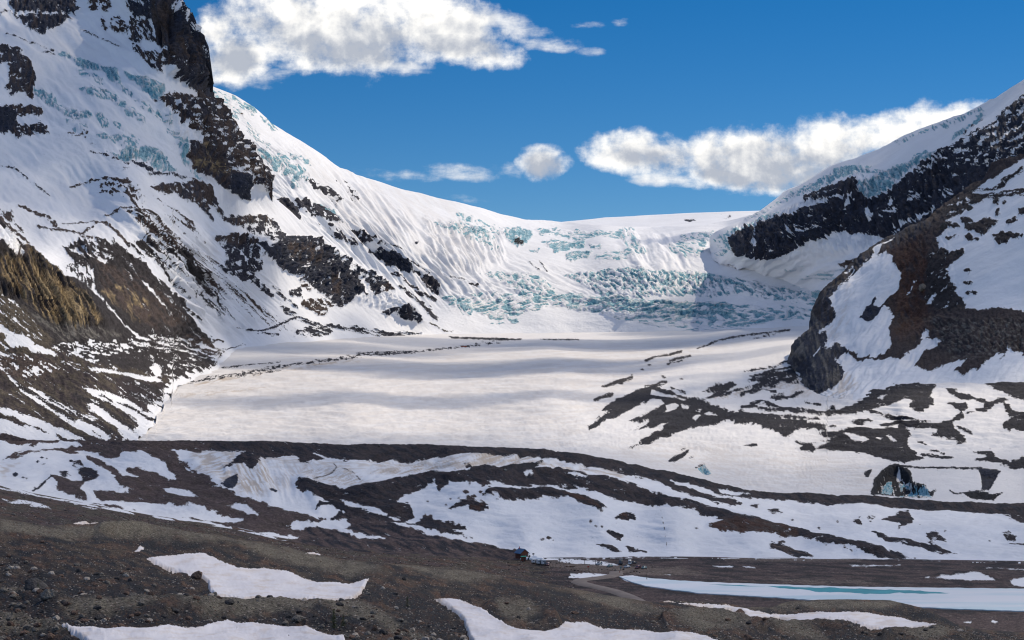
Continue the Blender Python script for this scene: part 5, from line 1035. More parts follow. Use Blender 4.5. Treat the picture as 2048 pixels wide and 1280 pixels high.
valley_ctrl = [(-150, 884, 1380), (0, 885, 1400), (280, 885, 1450), (500, 886, 1480), (700, 893, 1500), (900, 893, 1500), (1100, 905, 1500), (1300, 940, 1490), (1500, 985, 1470), (1650, 991, 1460), (1800, 999, 1450), (2048, 1012, 1400), (2200, 1016, 1380), (-150, 860, 1450), (700, 865, 1600), (1300, 910, 1600), (2048, 985, 1500),
               (0, 930, 1330), (100, 945, 1330), (250, 930, 1370), (400, 920, 1420), (300, 985, 1270), (450, 985, 1280), (540, 940, 1400), (540, 1000, 1290), (650, 930, 1420), (650, 970, 1340), (750, 930, 1440), (750, 980, 1310), (870, 925, 1440), (900, 952, 1340), (1000, 925, 1430), (1000, 945, 1350), (1100, 930, 1420), (1200, 955, 1370),
               (900, 1000, 1260), (1050, 1020, 1240), (1050, 1070, 1180), (1200, 1000, 1280), (1200, 1060, 1195), (1350, 1000, 1310), (1350, 1060, 1200), (1500, 1040, 1270), (1500, 1090, 1165), (1700, 1030, 1330), (1700, 1090, 1180), (1900, 1040, 1310), (1900, 1090, 1180), (2048, 1060, 1250), (2200, 1060, 1230), (800, 1060, 1190), (700, 1040, 1230), (620, 1030, 1240),
               (0, 966, 1150), (150, 1002, 1120), (300, 1030, 1120), (460, 1052, 1120), (640, 1088, 1105), (-150, 950, 1120), (-150, 1000, 850), (0, 1000, 960), (0, 1040, 820), (150, 1040, 920), (300, 1060, 950), (500, 1090, 990), (-150, 1080, 640), (0, 1100, 700), (200, 1100, 780), (500, 1140, 860), (700, 1120, 1010), (900, 1140, 1020), (700, 1180, 850), (300, 1200, 600), (0, 1200, 550)]
valley_ctrl += [(x, y, 123 * 3248.0 / (y - 760)) for x in (1000, 1300, 1600, 1900, 2200) for y in (1120, 1150, 1190, 1230, 1300)]
def plane_D(x, y):
    b = (640.0 - y) / FOC
    return -123.0 * (cp - b * sp_) / np.minimum(sp_ + b * cp, -.02)
valley_ctrl = [q for q in valley_ctrl if not (q[0] >= 1000 and q[1] > 1112)] + [(x, float(Frd(x)) + o, float(plane_D(x, float(Frd(x)) + o))) for x in range(1000, 2201, 100) for o in (0, 8)] + [(x, y, float(plane_D(x, y))) for x in (1000, 1300, 1600, 1900, 2200) for y in (1150, 1190, 1230, 1300)]
D_valley0 = tps(valley_ctrl)
def D_valley(x, y):
    m = smooth(1000, 1180, x) * smooth(1116, 1124, y)
    b = (640.0 - y) / FOC
    plane = -123.0 * (cp - b * sp_) / np.minimum(sp_ + b * cp, -.02)
    return D_valley0(x, y) * (1 - m) + m * plane
def gravelly(c):
    pass
sheet("moraine_ridge", -150, 2140, 1.8, rdcrest, lambda x: Frd(x) + 5, 135, D_valley, cov_ridge, terrain_material("moraine_and_snow", .85, stones=.35, margin=.6), back=(160, 60), nback=6, noise_amp=(1.3, 60), fade=lambda x, y: smooth(-1, 10, Frd(x) - y))

def cov_plain(c):
    c.C[:] = COL['purple']
    c.paint([(-150, 940), (700, 1080), (1100, 1120), (1100, 1200), (-150, 1200)], 'umber', .5, 12, 60, 6)
    c.paint([(-150, 940), (700, 1080), (1100, 1120), (1100, 1200), (-150, 1200)], 'brown', .5, 12, 60, 5)
    c.paint([(-150, 940), (700, 1080), (1100, 1120), (1100, 1200), (-150, 1200)], 'olive', .45, 8, 50, 7)
    c.paint([(1060, 1100), (2200, 1100), (2200, 1300), (1060, 1300)], 'char', .45, 2, 80, 4)
    c.paint([(1100, 1120), (1230, 1130), (1360, 1135), (1420, 1150), (1330, 1152), (1240, 1148), (1180, 1143), (1095, 1132)], 'gravel', .85, 2, 40, 3, soft=3)
    c.line([(1450, 1116), (1560, 1119), (1720, 1118)], 1.2, .9, col='gravel', rag=1)
    S = dict(rag=2, lu=16, lv=2)
    c.snow([(4, 997), (22, 1001), (40, 999), (62, 1001), (84, 1008), (102, 1017), (80, 1014), (44, 1008), (10, 1003)], **S)
    c.snow([(-5, 973), (20, 977), (70, 989), (126, 1000), (118, 1001), (60, 991), (0, 979)], **S)
    c.snow([(165, 1013), (182, 1015), (197, 1020), (180, 1019)], **S); c.snow([(147, 1006), (156, 1008), (150, 1009)], **S)
    c.snow([(655, 1074), (700, 1078), (740, 1076), (768, 1073), (772, 1079), (740, 1080)], **S)
    c.snow([(1108, 1117), (1140, 1118), (1180, 1121), (1228, 1127), (1240, 1132), (1200, 1130), (1150, 1128), (1120, 1124)], **S)
    c.snow([(1056, 1110), (1078, 1112), (1080, 1120), (1060, 1118)], rag=2)
    c.snow([(1141, 1145), (1180, 1147), (1225, 1149), (1230, 1153), (1190, 1154), (1165, 1158), (1138, 1156)], **S)
    c.snow([(1243, 1152), (1262, 1150), (1290, 1156), (1340, 1163), (1400, 1168), (1400, 1180), (1340, 1174), (1290, 1168), (1250, 1162)], .0, **S) if False else c.snow([(1243, 1152), (1262, 1150), (1290, 1156), (1340, 1163), (1400, 1168), (1400, 1180), (1340, 1174), (1290, 1168), (1250, 1162)], **S)
    c.snow([(1424, 1131), (1466, 1132.5), (1464, 1135), (1430, 1134)], **S); c.snow([(1485, 1133), (1508, 1133), (1511, 1135), (1492, 1135)], **S)
    c.line([(1705, 1132), (1740, 1131), (1800, 1130)], 1, .6, rag=1) ; c.snow([(1700, 1131), (1800, 1129.5), (1800, 1131), (1720, 1133)], **S)
    c.snow([(1330, 1149), (1346, 1149), (1340, 1151)], **S)
    c.snow([(1882, 1153), (1940, 1149), (1958, 1149), (1980, 1157), (1990, 1160), (1940, 1160)], rag=1.5)
    c.snow([(2018, 1160), (2048, 1156), (2200, 1156), (2200, 1176), (2048, 1174), (2024, 1170)], rag=1.5)
    c.snow([(1852, 1155), (1860, 1155), (1858, 1158), (1850, 1158)], rag=1)
    c.snow([(1970, 1135), (2048, 1138), (2200, 1140), (2200, 1142), (2048, 1140)], rag=1.5)
    c.snow([(1540, 1160), (1650, 1162), (1735, 1167), (1650, 1167), (1560, 1164)], cov=None, **S) if False else None
    c.dirt([(1500, 1158), (1740, 1162), (1740, 1168), (1500, 1164)], .3)
    c.snow([(1925, 1243), (1944, 1243), (1942, 1247), (1928, 1246)], rag=1); c.snow([(1985, 1240), (1996, 1244), (1990, 1247), (1982, 1244)], rag=1)
    c.paint([(1540, 1158), (1720, 1162), (1760, 1168), (1600, 1166)], 'gravel', .8, 2, 30, 2)
    c.paint([(1300, 1186), (1500, 1200), (1900, 1228), (2200, 1240), (2200, 1300), (1300, 1300)], 'purple', .8)
    c.flute([(-150, 950), (1100, 1110), (1100, 1200), (-150, 1100)], .8, 12, 80, 9, 20)
    c.H[:] *= 1 - smooth(1100, 1200, c.px) * smooth(1135, 1145, c.py)
    c.F[:] = c.F
    ridge(c, [(1880, 1150), (1930, 1144), (1990, 1150)], 1.0, 7); ridge(c, [(1850, 1158), (1900, 1146), (2048, 1153)], .7, 5)
    c.snow([(1860, 1157), (1885, 1154), (1950, 1149), (1985, 1157), (1990, 1161), (1930, 1160)], rag=1)
sheet("outwash_plain", -150, 2140, 1.8, Frd, lambda x: np.maximum(Frd(x) + 30, polyline([(-150, 1090), (0, 1090), (440, 1110), (700, 1165), (1000, 1190), (1150, 1225), (1400, 1260), (1700, 1250), (1900, 1290), (2200, 1310)])(x)), 95, D_valley, cov_plain, terrain_material("moraine_gravel", .62, stones=.7, margin=.6), nback=0, base=1.0, col='purple', fade=lambda x, y: smooth(0, 10, y - Frd(x)))

# --- near moraine hummocks
def cov_near(c):
    c.C[:] = COL['earth']
    c.paint([(-150, 1000), (2200, 1100), (2200, 1320), (-150, 1320)], 'umber', .45, 10, 60, 10, oct=5)
    c.paint([(-150, 1000), (2200, 1100), (2200, 1320), (-150, 1320)], 'char', .30, 15, 30, 9)
    c.paint([(0, 1130), (420, 1150), (430, 1200), (900, 1260), (300, 1260), (0, 1250)], 'char', .4, 5, 30, 8)
    for pts in ([(180, 1230), (240, 1212), (300, 1222), (260, 1236), (190, 1238)], [(20, 1165), (60, 1150), (100, 1162), (95, 1182), (40, 1185)], [(0, 1195), (60, 1192), (110, 1200), (80, 1215), (0, 1215)], [(140, 1200), (240, 1190), (330, 1198), (240, 1206)], [(860, 1140), (905, 1150), (930, 1160), (870, 1152)], [(980, 1170), (1060, 1180), (1150, 1200), (1110, 1215), (1020, 1195)], [(780, 1235), (850, 1225), (920, 1250), (900, 1262), (800, 1258)],
                [(120, 1182), (250, 1178), (420, 1188), (430, 1200), (300, 1204), (140, 1198)], [(250, 1238), (380, 1232), (440, 1240), (400, 1252), (240, 1252)], [(60, 1210), (180, 1228), (200, 1250), (130, 1256), (60, 1236)], [(730, 1175), (860, 1190), (920, 1250), (840, 1225), (760, 1205)], [(1040, 1190), (1160, 1205), (1220, 1235), (1160, 1238), (1100, 1225)], [(1190, 1215), (1300, 1235), (1330, 1255), (1240, 1258), (1180, 1240)], [(1600, 1262), (1760, 1270), (1800, 1290), (1640, 1292)], [(1500, 1240), (1560, 1245), (1640, 1256), (1580, 1256)],
                [(500, 1095), (640, 1120), (760, 1140), (720, 1150), (600, 1135)], [(230, 1070), (330, 1080), (440, 1092), (330, 1100), (240, 1090)], [(640, 1222), (700, 1225), (740, 1250), (680, 1262), (630, 1248)], [(0, 1262), (100, 1268), (140, 1290), (0, 1290)]):
        c.paint(pts, 'black', .85, 6, 22, 7, soft=9, gain=1.8, oct=5)  # dark heath hollows, blackened further to stand in for relief shade
        c.paint(pts, 'rust', .25, 0, 8, 4, soft=6)
        i = c.sel(pts, 20); c.H[i] -= .45 * smooth(-12, 10, sdist(c.px[i], c.py[i], pts))
    c.paint([(1480, 1205), (1700, 1200), (1900, 1225), (1960, 1262), (1800, 1240), (1600, 1235)], 'char', .4)
    for pts, amp, w in (([(0, 1035), (150, 1050), (330, 1060), (450, 1078), (600, 1105), (750, 1130)], 2.5, 16), ([(200, 1065), (300, 1060), (420, 1085)], 2.5, 14), ([(700, 1130), (900, 1142), (1130, 1180), (1300, 1210)], 3, 12),
                        ([(1480, 1225), (1560, 1212), (1700, 1205), (1800, 1208), (1900, 1245)], 3, 10), ([(1330, 1236), (1420, 1230), (1560, 1262), (1640, 1250), (1700, 1262)], 3, 10), ([(0, 1195), (150, 1208), (420, 1215), (640, 1218), (760, 1210)], 2, 14), ([(380, 1225), (640, 1235), (780, 1262)], 1.6, 14), ([(0, 1235), (130, 1262)], 1.5, 12), ([(1770, 1270), (1850, 1262), (1930, 1275)], 2, 10), ([(980, 1215), (1010, 1205), (1070, 1215), (1110, 1240)], 2, 14)):
        ridge(c, pts, amp * .9, w * .75)
    for pts, amp, w in (([(330, 1120), (450, 1160), (700, 1180)], -2.0, 26), ([(1360, 1210), (1550, 1232), (1850, 1255)], -1.5, 14), ([(880, 1200), (1000, 1250), (1200, 1270)], -1.5, 20)):
        ridge(c, pts, amp * .5, w)
    c.H += .8 * fbm(c.px / 60, c.py / 20, 5, 61, .6)
    c.paint([(-150, 1000), (2200, 1100), (2200, 1320), (-150, 1320)], 'black', .34, 12, 50, 9, oct=5, gain=2.2)
    near_paint(c)
def near_paint(c):
    for pts in ([(0, 1040), (100, 1056), (330, 1060), (450, 1078), (420, 1090), (300, 1075), (100, 1075), (0, 1060)], [(430, 1078), (560, 1098), (700, 1128), (760, 1140), (700, 1150), (560, 1118)], [(330, 1208), (420, 1204), (560, 1212), (640, 1216), (620, 1232), (480, 1238), (400, 1232)], [(0, 1178), (90, 1180), (130, 1200), (60, 1196), (0, 1192)], [(120, 1212), (240, 1206), (330, 1212), (250, 1222), (130, 1226)], [(0, 1232), (80, 1246), (130, 1262), (60, 1266), (0, 1258)], [(640, 1215), (720, 1212), (780, 1235), (860, 1275), (780, 1270), (700, 1240)], [(780, 1130), (900, 1142), (1000, 1160), (940, 1166), (840, 1150)], [(1130, 1180), (1280, 1208), (1340, 1225), (1280, 1226), (1180, 1204)], [(1340, 1232), (1420, 1230), (1500, 1240), (1500, 1256), (1400, 1256)], [(1500, 1240), (1570, 1250), (1640, 1262), (1660, 1280), (1560, 1268)], [(990, 1212), (1060, 1214), (1080, 1230), (1020, 1240)], [(1780, 1262), (1840, 1258), (1900, 1270), (1850, 1282)], [(1500, 1216), (1600, 1206), (1720, 1204), (1800, 1208), (1780, 1216), (1600, 1218)]):
        c.paint(pts, 'crest', .95, 10, 40, 7, soft=7, gain=1.6, oct=5)  # pale gravel crests, lightened further to make up for weak relief shading
near_T = [(-150, 1046), (0, 1040), (100, 1054), (180, 1047), (260, 1040), (330, 1058), (440, 1073), (520, 1084), (600, 1104), (700, 1124), (800, 1131), (950, 1142), (1050, 1160), (1130, 1178), (1220, 1196), (1300, 1208), (1340, 1202), (1400, 1204), (1450, 1207), (1500, 1218), (1540, 1220), (1580, 1207), (1640, 1202), (1700, 1203), (1780, 1205), (1850, 1222), (1900, 1248), (1960, 1262), (2048, 1268), (2200, 1275)]
near_ctrl = [(-150, 1046, 480), (0, 1040, 540), (200, 1048, 590), (440, 1074, 620), (700, 1126, 620), (950, 1142, 660), (1130, 1178, 640), (1300, 1207, 620), (1420, 1206, 640), (1540, 1220, 610), (1680, 1202, 640), (1850, 1222, 600), (1960, 1262, 530), (2200, 1275, 500),
             (0, 1150, 380), (93, 1190, 325), (-150, 1200, 280), (0, 1310, 225), (300, 1108, 500), (400, 1150, 440), (500, 1200, 390), (700, 1205, 400), (720, 1160, 500), (600, 1138, 540), (300, 1190, 350), (300, 1250, 270), (700, 1250, 300), (1000, 1200, 470), (1000, 1258, 330), (900, 1230, 400), (1200, 1225, 500), (1200, 1260, 360), (1350, 1245, 420), (1500, 1235, 520), (1600, 1240, 500), (1800, 1258, 460), (1600, 1310, 290), (1900, 1300, 330), (900, 1310, 240), (1300, 1310, 270), (300, 1310, 230), (600, 1310, 240), (2200, 1310, 330), (-150, 1310, 215)]
sheet("foreground_moraine", -150, 2140, 1.7, polyline(near_T), lambda x: 0 * x + 1304, 140, tps(near_ctrl), cov_near, terrain_material("near_gravel", .27, bump=2.6, stones=1.0, rockvar=1.0), back=(140, 40), nback=6, base=1.0, col='olive', noise_amp=(.22, 9), fade=lambda x, y: .25 + .75 * smooth(0, 25, y - polyline(near_T)(x)))

# ---------------------------------------------------------------- things
def tag(o, label=None, cat=None, group=None, kind=None):
    if label: o["label"] = label
    if cat: o["category"] = cat
    if group: o["group"] = group
    if kind: o["kind"] = kind
    return o
def plain(name, col, rough=.8, var=.25, scale=3.0, metal=0.0, bump=0.0):
    m = bpy.data.materials.new(name); m.use_nodes = True
    N = m.node_tree.nodes; L = m.node_tree.links; b = N["Principled BSDF"]
    t = N.new("ShaderNodeTexNoise"); t.inputs["Scale"].default_value = scale; t.inputs["Detail"].default_value = 5
    co = N.new("ShaderNodeTexCoord"); L.new(co.outputs["Object"], t.inputs["Vector"])
    r = N.new("ShaderNodeMapRange"); L.new(t.outputs["Fac"], r.inputs[0]); r.inputs[1].default_value = .3; r.inputs[2].default_value = .7
    r.inputs[3].default_value = 1 - var; r.inputs[4].default_value = 1 + var
    x = N.new("ShaderNodeMix"); x.data_type = 'RGBA'; x.blend_type = 'MULTIPLY'; x.inputs[0].default_value = 1
    x.inputs[6].default_value = tuple(col) + (1,)
    cc = N.new("ShaderNodeCombineColor")
    for q in range(3): L.new(r.outputs[0], cc.inputs[q])
    L.new(cc.outputs[0], x.inputs[7]); L.new(x.outputs[2], b.inputs["Base Color"])
    b.inputs["Roughness"].default_value = rough; b.inputs["Metallic"].default_value = metal
    if bump:
        bp = N.new("ShaderNodeBump"); bp.inputs["Distance"].default_value = bump
        L.new(t.outputs["Fac"], bp.inputs["Height"]); L.new(bp.outputs[0], b.inputs["Normal"])
    return m
MAT = dict(snow=plain("snow", (.85, .87, .90), .6, .05, .5), wood=plain("red_brown_wood", (.16, .050, .025), .8, .3, 2), bluetin=plain("blue_metal_roof", (.055, .13, .24), .5, .15, 1, .2),
           greentin=plain("green_metal_roof", (.05, .42, .28), .5, .1, 1), dark=plain("dark_trim", (.03, .03, .035), .6, .2), glass=plain("window_glass", (.04, .06, .08), .1, .1),
           rubber=plain("tyre_rubber", (.02, .02, .02), .9, .1), white=plain("white_paint", (.75, .75, .73), .4, .06), silver=plain("silver_paint", (.42, .45, .48), .3, .06, 3, .4),
           blue=plain("blue_paint", (.06, .12, .26), .3, .06, 3, .2), darkcar=plain("dark_paint", (.03, .035, .045), .3, .06), tealcar=plain("grey_green_paint", (.16, .24, .24), .3, .06),
           maroon=plain("maroon_paint", (.16, .05, .06), .3, .06), post=plain("weathered_post", (.13, .10, .075), .9, .2), red=plain("red_paint", (.5, .05, .04), .5, .08),
           orange=plain("orange_red_paint", (.45, .10, .04), .5, .08), lamp=None, needle=plain("conifer_needles", (.060, .078, .020), .9, .35, 1.5), bark=plain("bark", (.08, .055, .04), .95, .3, 4),
           heath=plain("brown_heath", (.035, .025, .02), .95, .4, 2), steel=plain("galvanised_steel", (.4, .4, .4), .5, .1, 3, .5), cloth=plain("dark_clothing", (.03, .035, .06), .9, .2), cloth2=plain("red_clothing", (.35, .04, .03), .9, .2), skin=plain("skin", (.5, .33, .25), .6, .05),
           rockA=plain("grey_boulder", (.17, .15, .125), .9, .55, 3.5, bump=.5), rockB=plain("brown_boulder", (.135, .082, .058), .9, .55, 3.5, bump=.5), rockC=plain("pale_boulder", (.42, .36, .30), .9, .35, 3.5, bump=.3), rockD=plain("dark_boulder", (.055, .050, .048), .9, .55, 3.5, bump=.5))
def mesh_obj(name, bm, mat, parent=None, smooth_=False):
    me = bpy.data.meshes.new(name); bm.to_mesh(me); bm.free(); me.materials.append(mat)
    if smooth_: me.polygons.foreach_set("use_smooth", [True] * len(me.polygons))
    o = bpy.data.objects.new(name, me); scene.collection.objects.link(o)
    if parent: o.parent = parent
    return o
def empty(name, loc, rz=0.0, sc=1.0):
    o = bpy.data.objects.new(name, None); scene.collection.objects.link(o); o.location = loc; o.rotation_euler = (0, 0, rz); o.scale = (sc,) * 3
    o.empty_display_size = 1; return o
def box(bm, c, s, taper=1.0, bev=0.0):
    v = []
    for z in (-.5, .5):
        k = taper if z > 0 else 1.0
        for x, y in ((-.5, -.5), (.5, -.5), (.5, .5), (-.5, .5)): v.append(bm.verts.new((c[0] + x * s[0] * k, c[1] + y * s[1] * k, c[2] + z * s[2])))
    f = [(0, 3, 2, 1), (4, 5, 6, 7), (0, 1, 5, 4), (1, 2, 6, 5), (2, 3, 7, 6), (3, 0, 4, 7)]
    fs = [bm.faces.new([v[i] for i in q]) for q in f]
    if bev: bmesh.ops.bevel(bm, geom=list({e for q in fs for e in q.edges}), offset=bev, segments=2, affect='EDGES')
def prism(bm, prof, y0, y1):
    """profile in xz extruded along y"""
    a = [bm.verts.new((x, y0, z)) for x, z in prof]; b = [bm.verts.new((x, y1, z)) for x, z in prof]
    n = len(prof); bm.faces.new(a[::-1]) ; bm.faces.new(b)
    for i in range(n): bm.faces.new((a[i], a[(i + 1) % n], b[(i + 1) % n], b[i]))
    bmesh.ops.recalc_face_normals(bm, faces=bm.faces[:])
def cyl(bm, p, r, l, axis='y', seg=14, r2=None):
    r2 = r if r2 is None else r2; A = []; B_ = []
    for i in range(seg):
        t = 2 * math.pi * i / seg; c, s = math.cos(t), math.sin(t)
        for L_, rr, h in ((A, r, -l / 2), (B_, r2, l / 2)):
            q = {'y': (c * rr, h, s * rr), 'x': (h, c * rr, s * rr), 'z': (c * rr, s * rr, h)}[axis]
            L_.append(bm.verts.new((p[0] + q[0], p[1] + q[1], p[2] + q[2])))
    for i in range(seg): bm.faces.new((A[i], A[(i + 1) % seg], B_[(i + 1) % seg], B_[i]))
    bm.faces.new(A[::-1]); bm.faces.new(B_); bmesh.ops.recalc_face_normals(bm, faces=bm.faces[:])
def copy_tree(o, parent=None):
    c = o.copy(); scene.collection.objects.link(c)
    if parent: c.parent = parent
    for ch in list(o.children): copy_tree(ch, c)
    return c

# frozen lake with open water
lake_z = CAMZ - 123 + .55
def on_plane(px, py, z):
    a, dy, dz = ray(px, py); t = (z - CAMZ) / dz
    return Vector((a * t, dy * t, z))
def flat_sheet(name, pts, z, thick, mat, rag=1.2, seed=1):
    rnd = random.Random(seed); P = []
    n = len(pts)
    for i in range(n):
        (x1, y1), (x2, y2) = pts[i], pts[(i + 1) % n]; k = max(1, int(abs(x2 - x1) / 9))
        for j in range(k):
            t = j / k; P.append((x1 + (x2 - x1) * t, y1 + (y2 - y1) * t + rnd.uniform(-rag, rag) * .35))
    bm = bmesh.new(); v = [bm.verts.new(on_plane(x, y, z)) for x, y in P]
    f = bm.faces.new(v); r = bmesh.ops.triangulate(bm, faces=[f])
    e = bmesh.ops.extrude_face_region(bm, geom=bm.faces[:])
    bmesh.ops.translate(bm, verts=[q for q in e['geom'] if isinstance(q, bmesh.types.BMVert)], vec=(0, 0, -thick))
    bmesh.ops.recalc_face_normals(bm, faces=bm.faces[:])
    return mesh_obj(name, bm, mat)
def ice_mat():
    m = plain("lake_ice", (.66, .78, .82), .45, .10, .02)
    return m
def lake_material():
    m = bpy.data.materials.new("lake_ice_and_slush"); m.use_nodes = True
    N = m.node_tree.nodes; L = m.node_tree.links; b = N["Principled BSDF"]
    g = N.new("ShaderNodeNewGeometry"); mp = N.new("ShaderNodeMapping"); mp.inputs["Scale"].default_value = (.012, .06, .06); L.new(g.outputs["Position"], mp.inputs[0])
    t = N.new("ShaderNodeTexNoise"); t.inputs["Scale"].default_value = 1; t.inputs["Detail"].default_value = 6; L.new(mp.outputs[0], t.inputs[0])
    r = N.new("ShaderNodeValToRGB"); L.new(t.outputs["Fac"], r.inputs[0])
    r.color_ramp.elements[0].position = .34; r.color_ramp.elements[0].color = (.62, .76, .80, 1); r.color_ramp.elements[1].position = .55; r.color_ramp.elements[1].color = (.86, .87, .88, 1)
    L.new(r.outputs[0], b.inputs["Base Color"]); b.inputs["Roughness"].default_value = .4
    return m
def water_material():
    m = plain("open_meltwater", (.004, .27, .33), .55, .15, .05)
    return m
lake_pts = [(1238, 1153), (1262, 1151), (1300, 1156), (1360, 1161), (1440, 1165), (1560, 1169), (1700, 1173), (1850, 1175), (2048, 1177), (2250, 1179), (2250, 1236), (2048, 1222), (1900, 1217), (1780, 1211), (1660, 1203), (1560, 1195), (1470, 1190), (1400, 1186), (1330, 1177), (1290, 1171), (1262, 1163)]
o = flat_sheet("frozen_lake", lake_pts, lake_z, .6, lake_material()); o["kind"] = "structure"
water_pts = [(1535, 1172.5), (1580, 1173), (1640, 1176), (1660, 1175), (1740, 1178), (1800, 1180), (1850, 1182), (1900, 1186), (1840, 1187.5), (1800, 1185.5), (1770, 1188), (1720, 1187), (1690, 1184.5), (1640, 1184), (1600, 1178.5), (1560, 1176.5)]
o = flat_sheet("open_water", water_pts, lake_z + .03, .3, water_material(), rag=2.4, seed=4); o["kind"] = "structure"
o = flat_sheet("open_water", [(1418, 1168.6), (1450, 1168.8), (1500, 1171.5), (1530, 1173), (1480, 1172.2), (1440, 1170)], lake_z + .03, .3, water_material(), rag=1, seed=5); o["kind"] = "structure"

# gravel road
def strip(name, pts, w, mat, names, lift=.12):
    a = np.array(pts, float); P = []
    for i in range(len(a) - 1):
        for t in np.linspace(0, 1, 6)[:-1]: P.append(a[i] * (1 - t) + a[i + 1] * t)
    P.append(a[-1]); P3 = [on_plane(x, y, lake_z + .1) for x, y in P]
    P3 = [sum(P3[max(0, i - 3):i + 4], Vector()) / len(P3[max(0, i - 3):i + 4]) for i in range(len(P3))]
    bm = bmesh.new(); prev = None
    for i, p in enumerate(P3):
        d = (P3[min(i + 1, len(P3) - 1)] - P3[max(i - 1, 0)]); d.z = 0; d.normalize(); n = Vector((-d.y, d.x, 0))
        l, r = bm.verts.new(p + n * w / 2 + Vector((0, 0, lift))), bm.verts.new(p - n * w / 2 + Vector((0, 0, lift)))
        l2, r2 = bm.verts.new(p + n * (w / 2 + 1.5) - Vector((0, 0, .8))), bm.verts.new(p - n * (w / 2 + 1.5) - Vector((0, 0, .8)))
        if prev:
            bm.faces.new((prev[0], prev[1], r, l)); bm.faces.new((prev[2], prev[0], l, l2)); bm.faces.new((prev[1], prev[3], r2, r))
        prev = (l, r, l2, r2)
    bmesh.ops.recalc_face_normals(bm, faces=bm.faces[:])
    return mesh_obj(name, bm, mat, smooth_=True)
o = strip("road", [(1330, 1232), (1290, 1208), (1255, 1189), (1215, 1177), (1180, 1170), (1160, 1164), (1156, 1160), (1170, 1157.5), (1195, 1155), (1215, 1152.5), (1228, 1149), (1235, 1145), (1230, 1141)], 7.0, plain("road_gravel", (.20, .165, .145), .95, .2, .2), None)
o["kind"] = "structure"

# snow patches lying on the near moraine, each a body of its own
SNOWPOLY = []
def snow_patch(src, pts, label, thick=.5, rag=1.6, seed=0, mat=None):
    SNOWPOLY.append(pts)
    s = SHEETS[src]; k = s['nb']; gx, gy = s['gx'][k:], s['gy'][k:]; P = s['P'][k:]
    P = P.copy(); z = P[..., 2]; m_ = z.copy()
    for ax, n_ in ((0, 5), (1, 11)):
        acc = 0
        for o_ in range(-n_, n_ + 1): acc = acc + np.take(m_, np.clip(np.arange(m_.shape[ax]) + o_, 0, m_.shape[ax] - 1), axis=ax)
        m_ = acc / (2 * n_ + 1)
    P[..., 2] = .25 * z + .75 * np.maximum(m_, z - .35)
    sd = sdist(gx + 1.5 * fbm(gx / 9, gy / 5, 3, 40 + seed), gy + rag * .5 * fbm(gx / 12, gy / 6, 4, 60 + seed), pts) + 1.6 * fbm(gx / 4, gy / 2.2, 3, 80 + seed)
    ins = sd > -1.2
    q = ins[:-1, :-1] & ins[1:, :-1] & ins[1:, 1:] & ins[:-1, 1:]
    if not q.any(): return None
    R, W = gx.shape; idx = np.arange(R * W).reshape(R, W)
    F = np.stack([idx[:-1, :-1][q], idx[1:, :-1][q], idx[1:, 1:][q], idx[:-1, 1:][q]], -1)
    used, inv = np.unique(F, return_inverse=True)
    V = P.reshape(-1, 3)[used].copy(); d = sd.reshape(-1)[used]
    V[:, 2] += -.35 + (thick + .35) * smooth(-1.5, 5, d) + .06 * fbm(V[:, 0] / 9, V[:, 1] / 9, 3, 5)
    o = link_mesh("snow_patch", V, inv.reshape(-1, 4), mat or SNOWM)
    G = np.stack([0 * d, 0 * d, np.clip(.75 * np.exp(-np.maximum(d, 0) / 3) + .55 * fbm(gx.reshape(-1)[used] / 50, gy.reshape(-1)[used] / 6, 5, 3 + seed, .65), 0, .7)], -1)
    set_color(o.data, "cover", G); set_color(o.data, "rockcolor", np.ones((len(V), 3)) * .1)
    tag(o, label, "snow patch", "old snow patches on the near moraine")
    return o
SNOWM = terrain_material("old_snow", .27, .6, snow=(.70, .69, .73), sbump=.14)
NM = "foreground_moraine"
snow_patch(NM, [(288, 1116), (325, 1108), (385, 1106), (410, 1104), (430, 1114), (450, 1125), (475, 1134), (530, 1134), (580, 1142), (640, 1162), (700, 1161), (742, 1155), (728, 1175), (720, 1190), (700, 1200), (600, 1206), (490, 1204), (430, 1195), (418, 1178), (415, 1160), (400, 1150), (370, 1146), (330, 1132)], "large dirty snow patch with a tapering left tip in the hollow left of centre", .8, seed=1)
snow_patch(NM, [(868, 1192), (900, 1194), (940, 1205), (975, 1222), (1000, 1236), (1050, 1257), (1090, 1258), (1115, 1252), (1130, 1242), (1175, 1240), (1200, 1252), (1235, 1262), (1300, 1262), (1360, 1270), (1440, 1285), (1460, 1304), (950, 1304), (937, 1275), (925, 1240), (900, 1215), (885, 1204)], "long curving snow patch running from a narrow top down to the bottom centre edge", .8, seed=2)
snow_patch(NM, [(110, 1263), (150, 1261), (300, 1258), (400, 1257), (432, 1248), (455, 1244), (480, 1252), (560, 1255), (620, 1262), (690, 1276), (700, 1304), (200, 1304), (160, 1280)], "smooth flat snow patch along the bottom left edge", .8, seed=3)
snow_patch(NM, [(1318, 1203), (1390, 1205), (1460, 1211), (1500, 1221), (1540, 1226), (1590, 1226), (1640, 1222), (1740, 1225), (1790, 1231), (1850, 1242), (1885, 1254), (1902, 1263), (1800, 1262), (1760, 1258), (1720, 1248), (1690, 1240), (1640, 1240), (1600, 1247), (1575, 1240), (1560, 1234), (1530, 1237), (1500, 1238), (1480, 1227), (1400, 1213)], "long winding snow strip between the hummocks in front of the lake", .6, seed=4)
snow_patch(NM, [(1290, 1263), (1340, 1262), (1400, 1268), (1450, 1290), (1380, 1295)], "snow tongue below the rounded hummock at bottom right", .5, seed=5)
snow_patch(NM, [(136, 1048), (158, 1041), (172, 1040), (178, 1050), (200, 1046), (188, 1053), (150, 1052)], "small notched snow patch on the left hillside crest", .5, rag=1, seed=6)
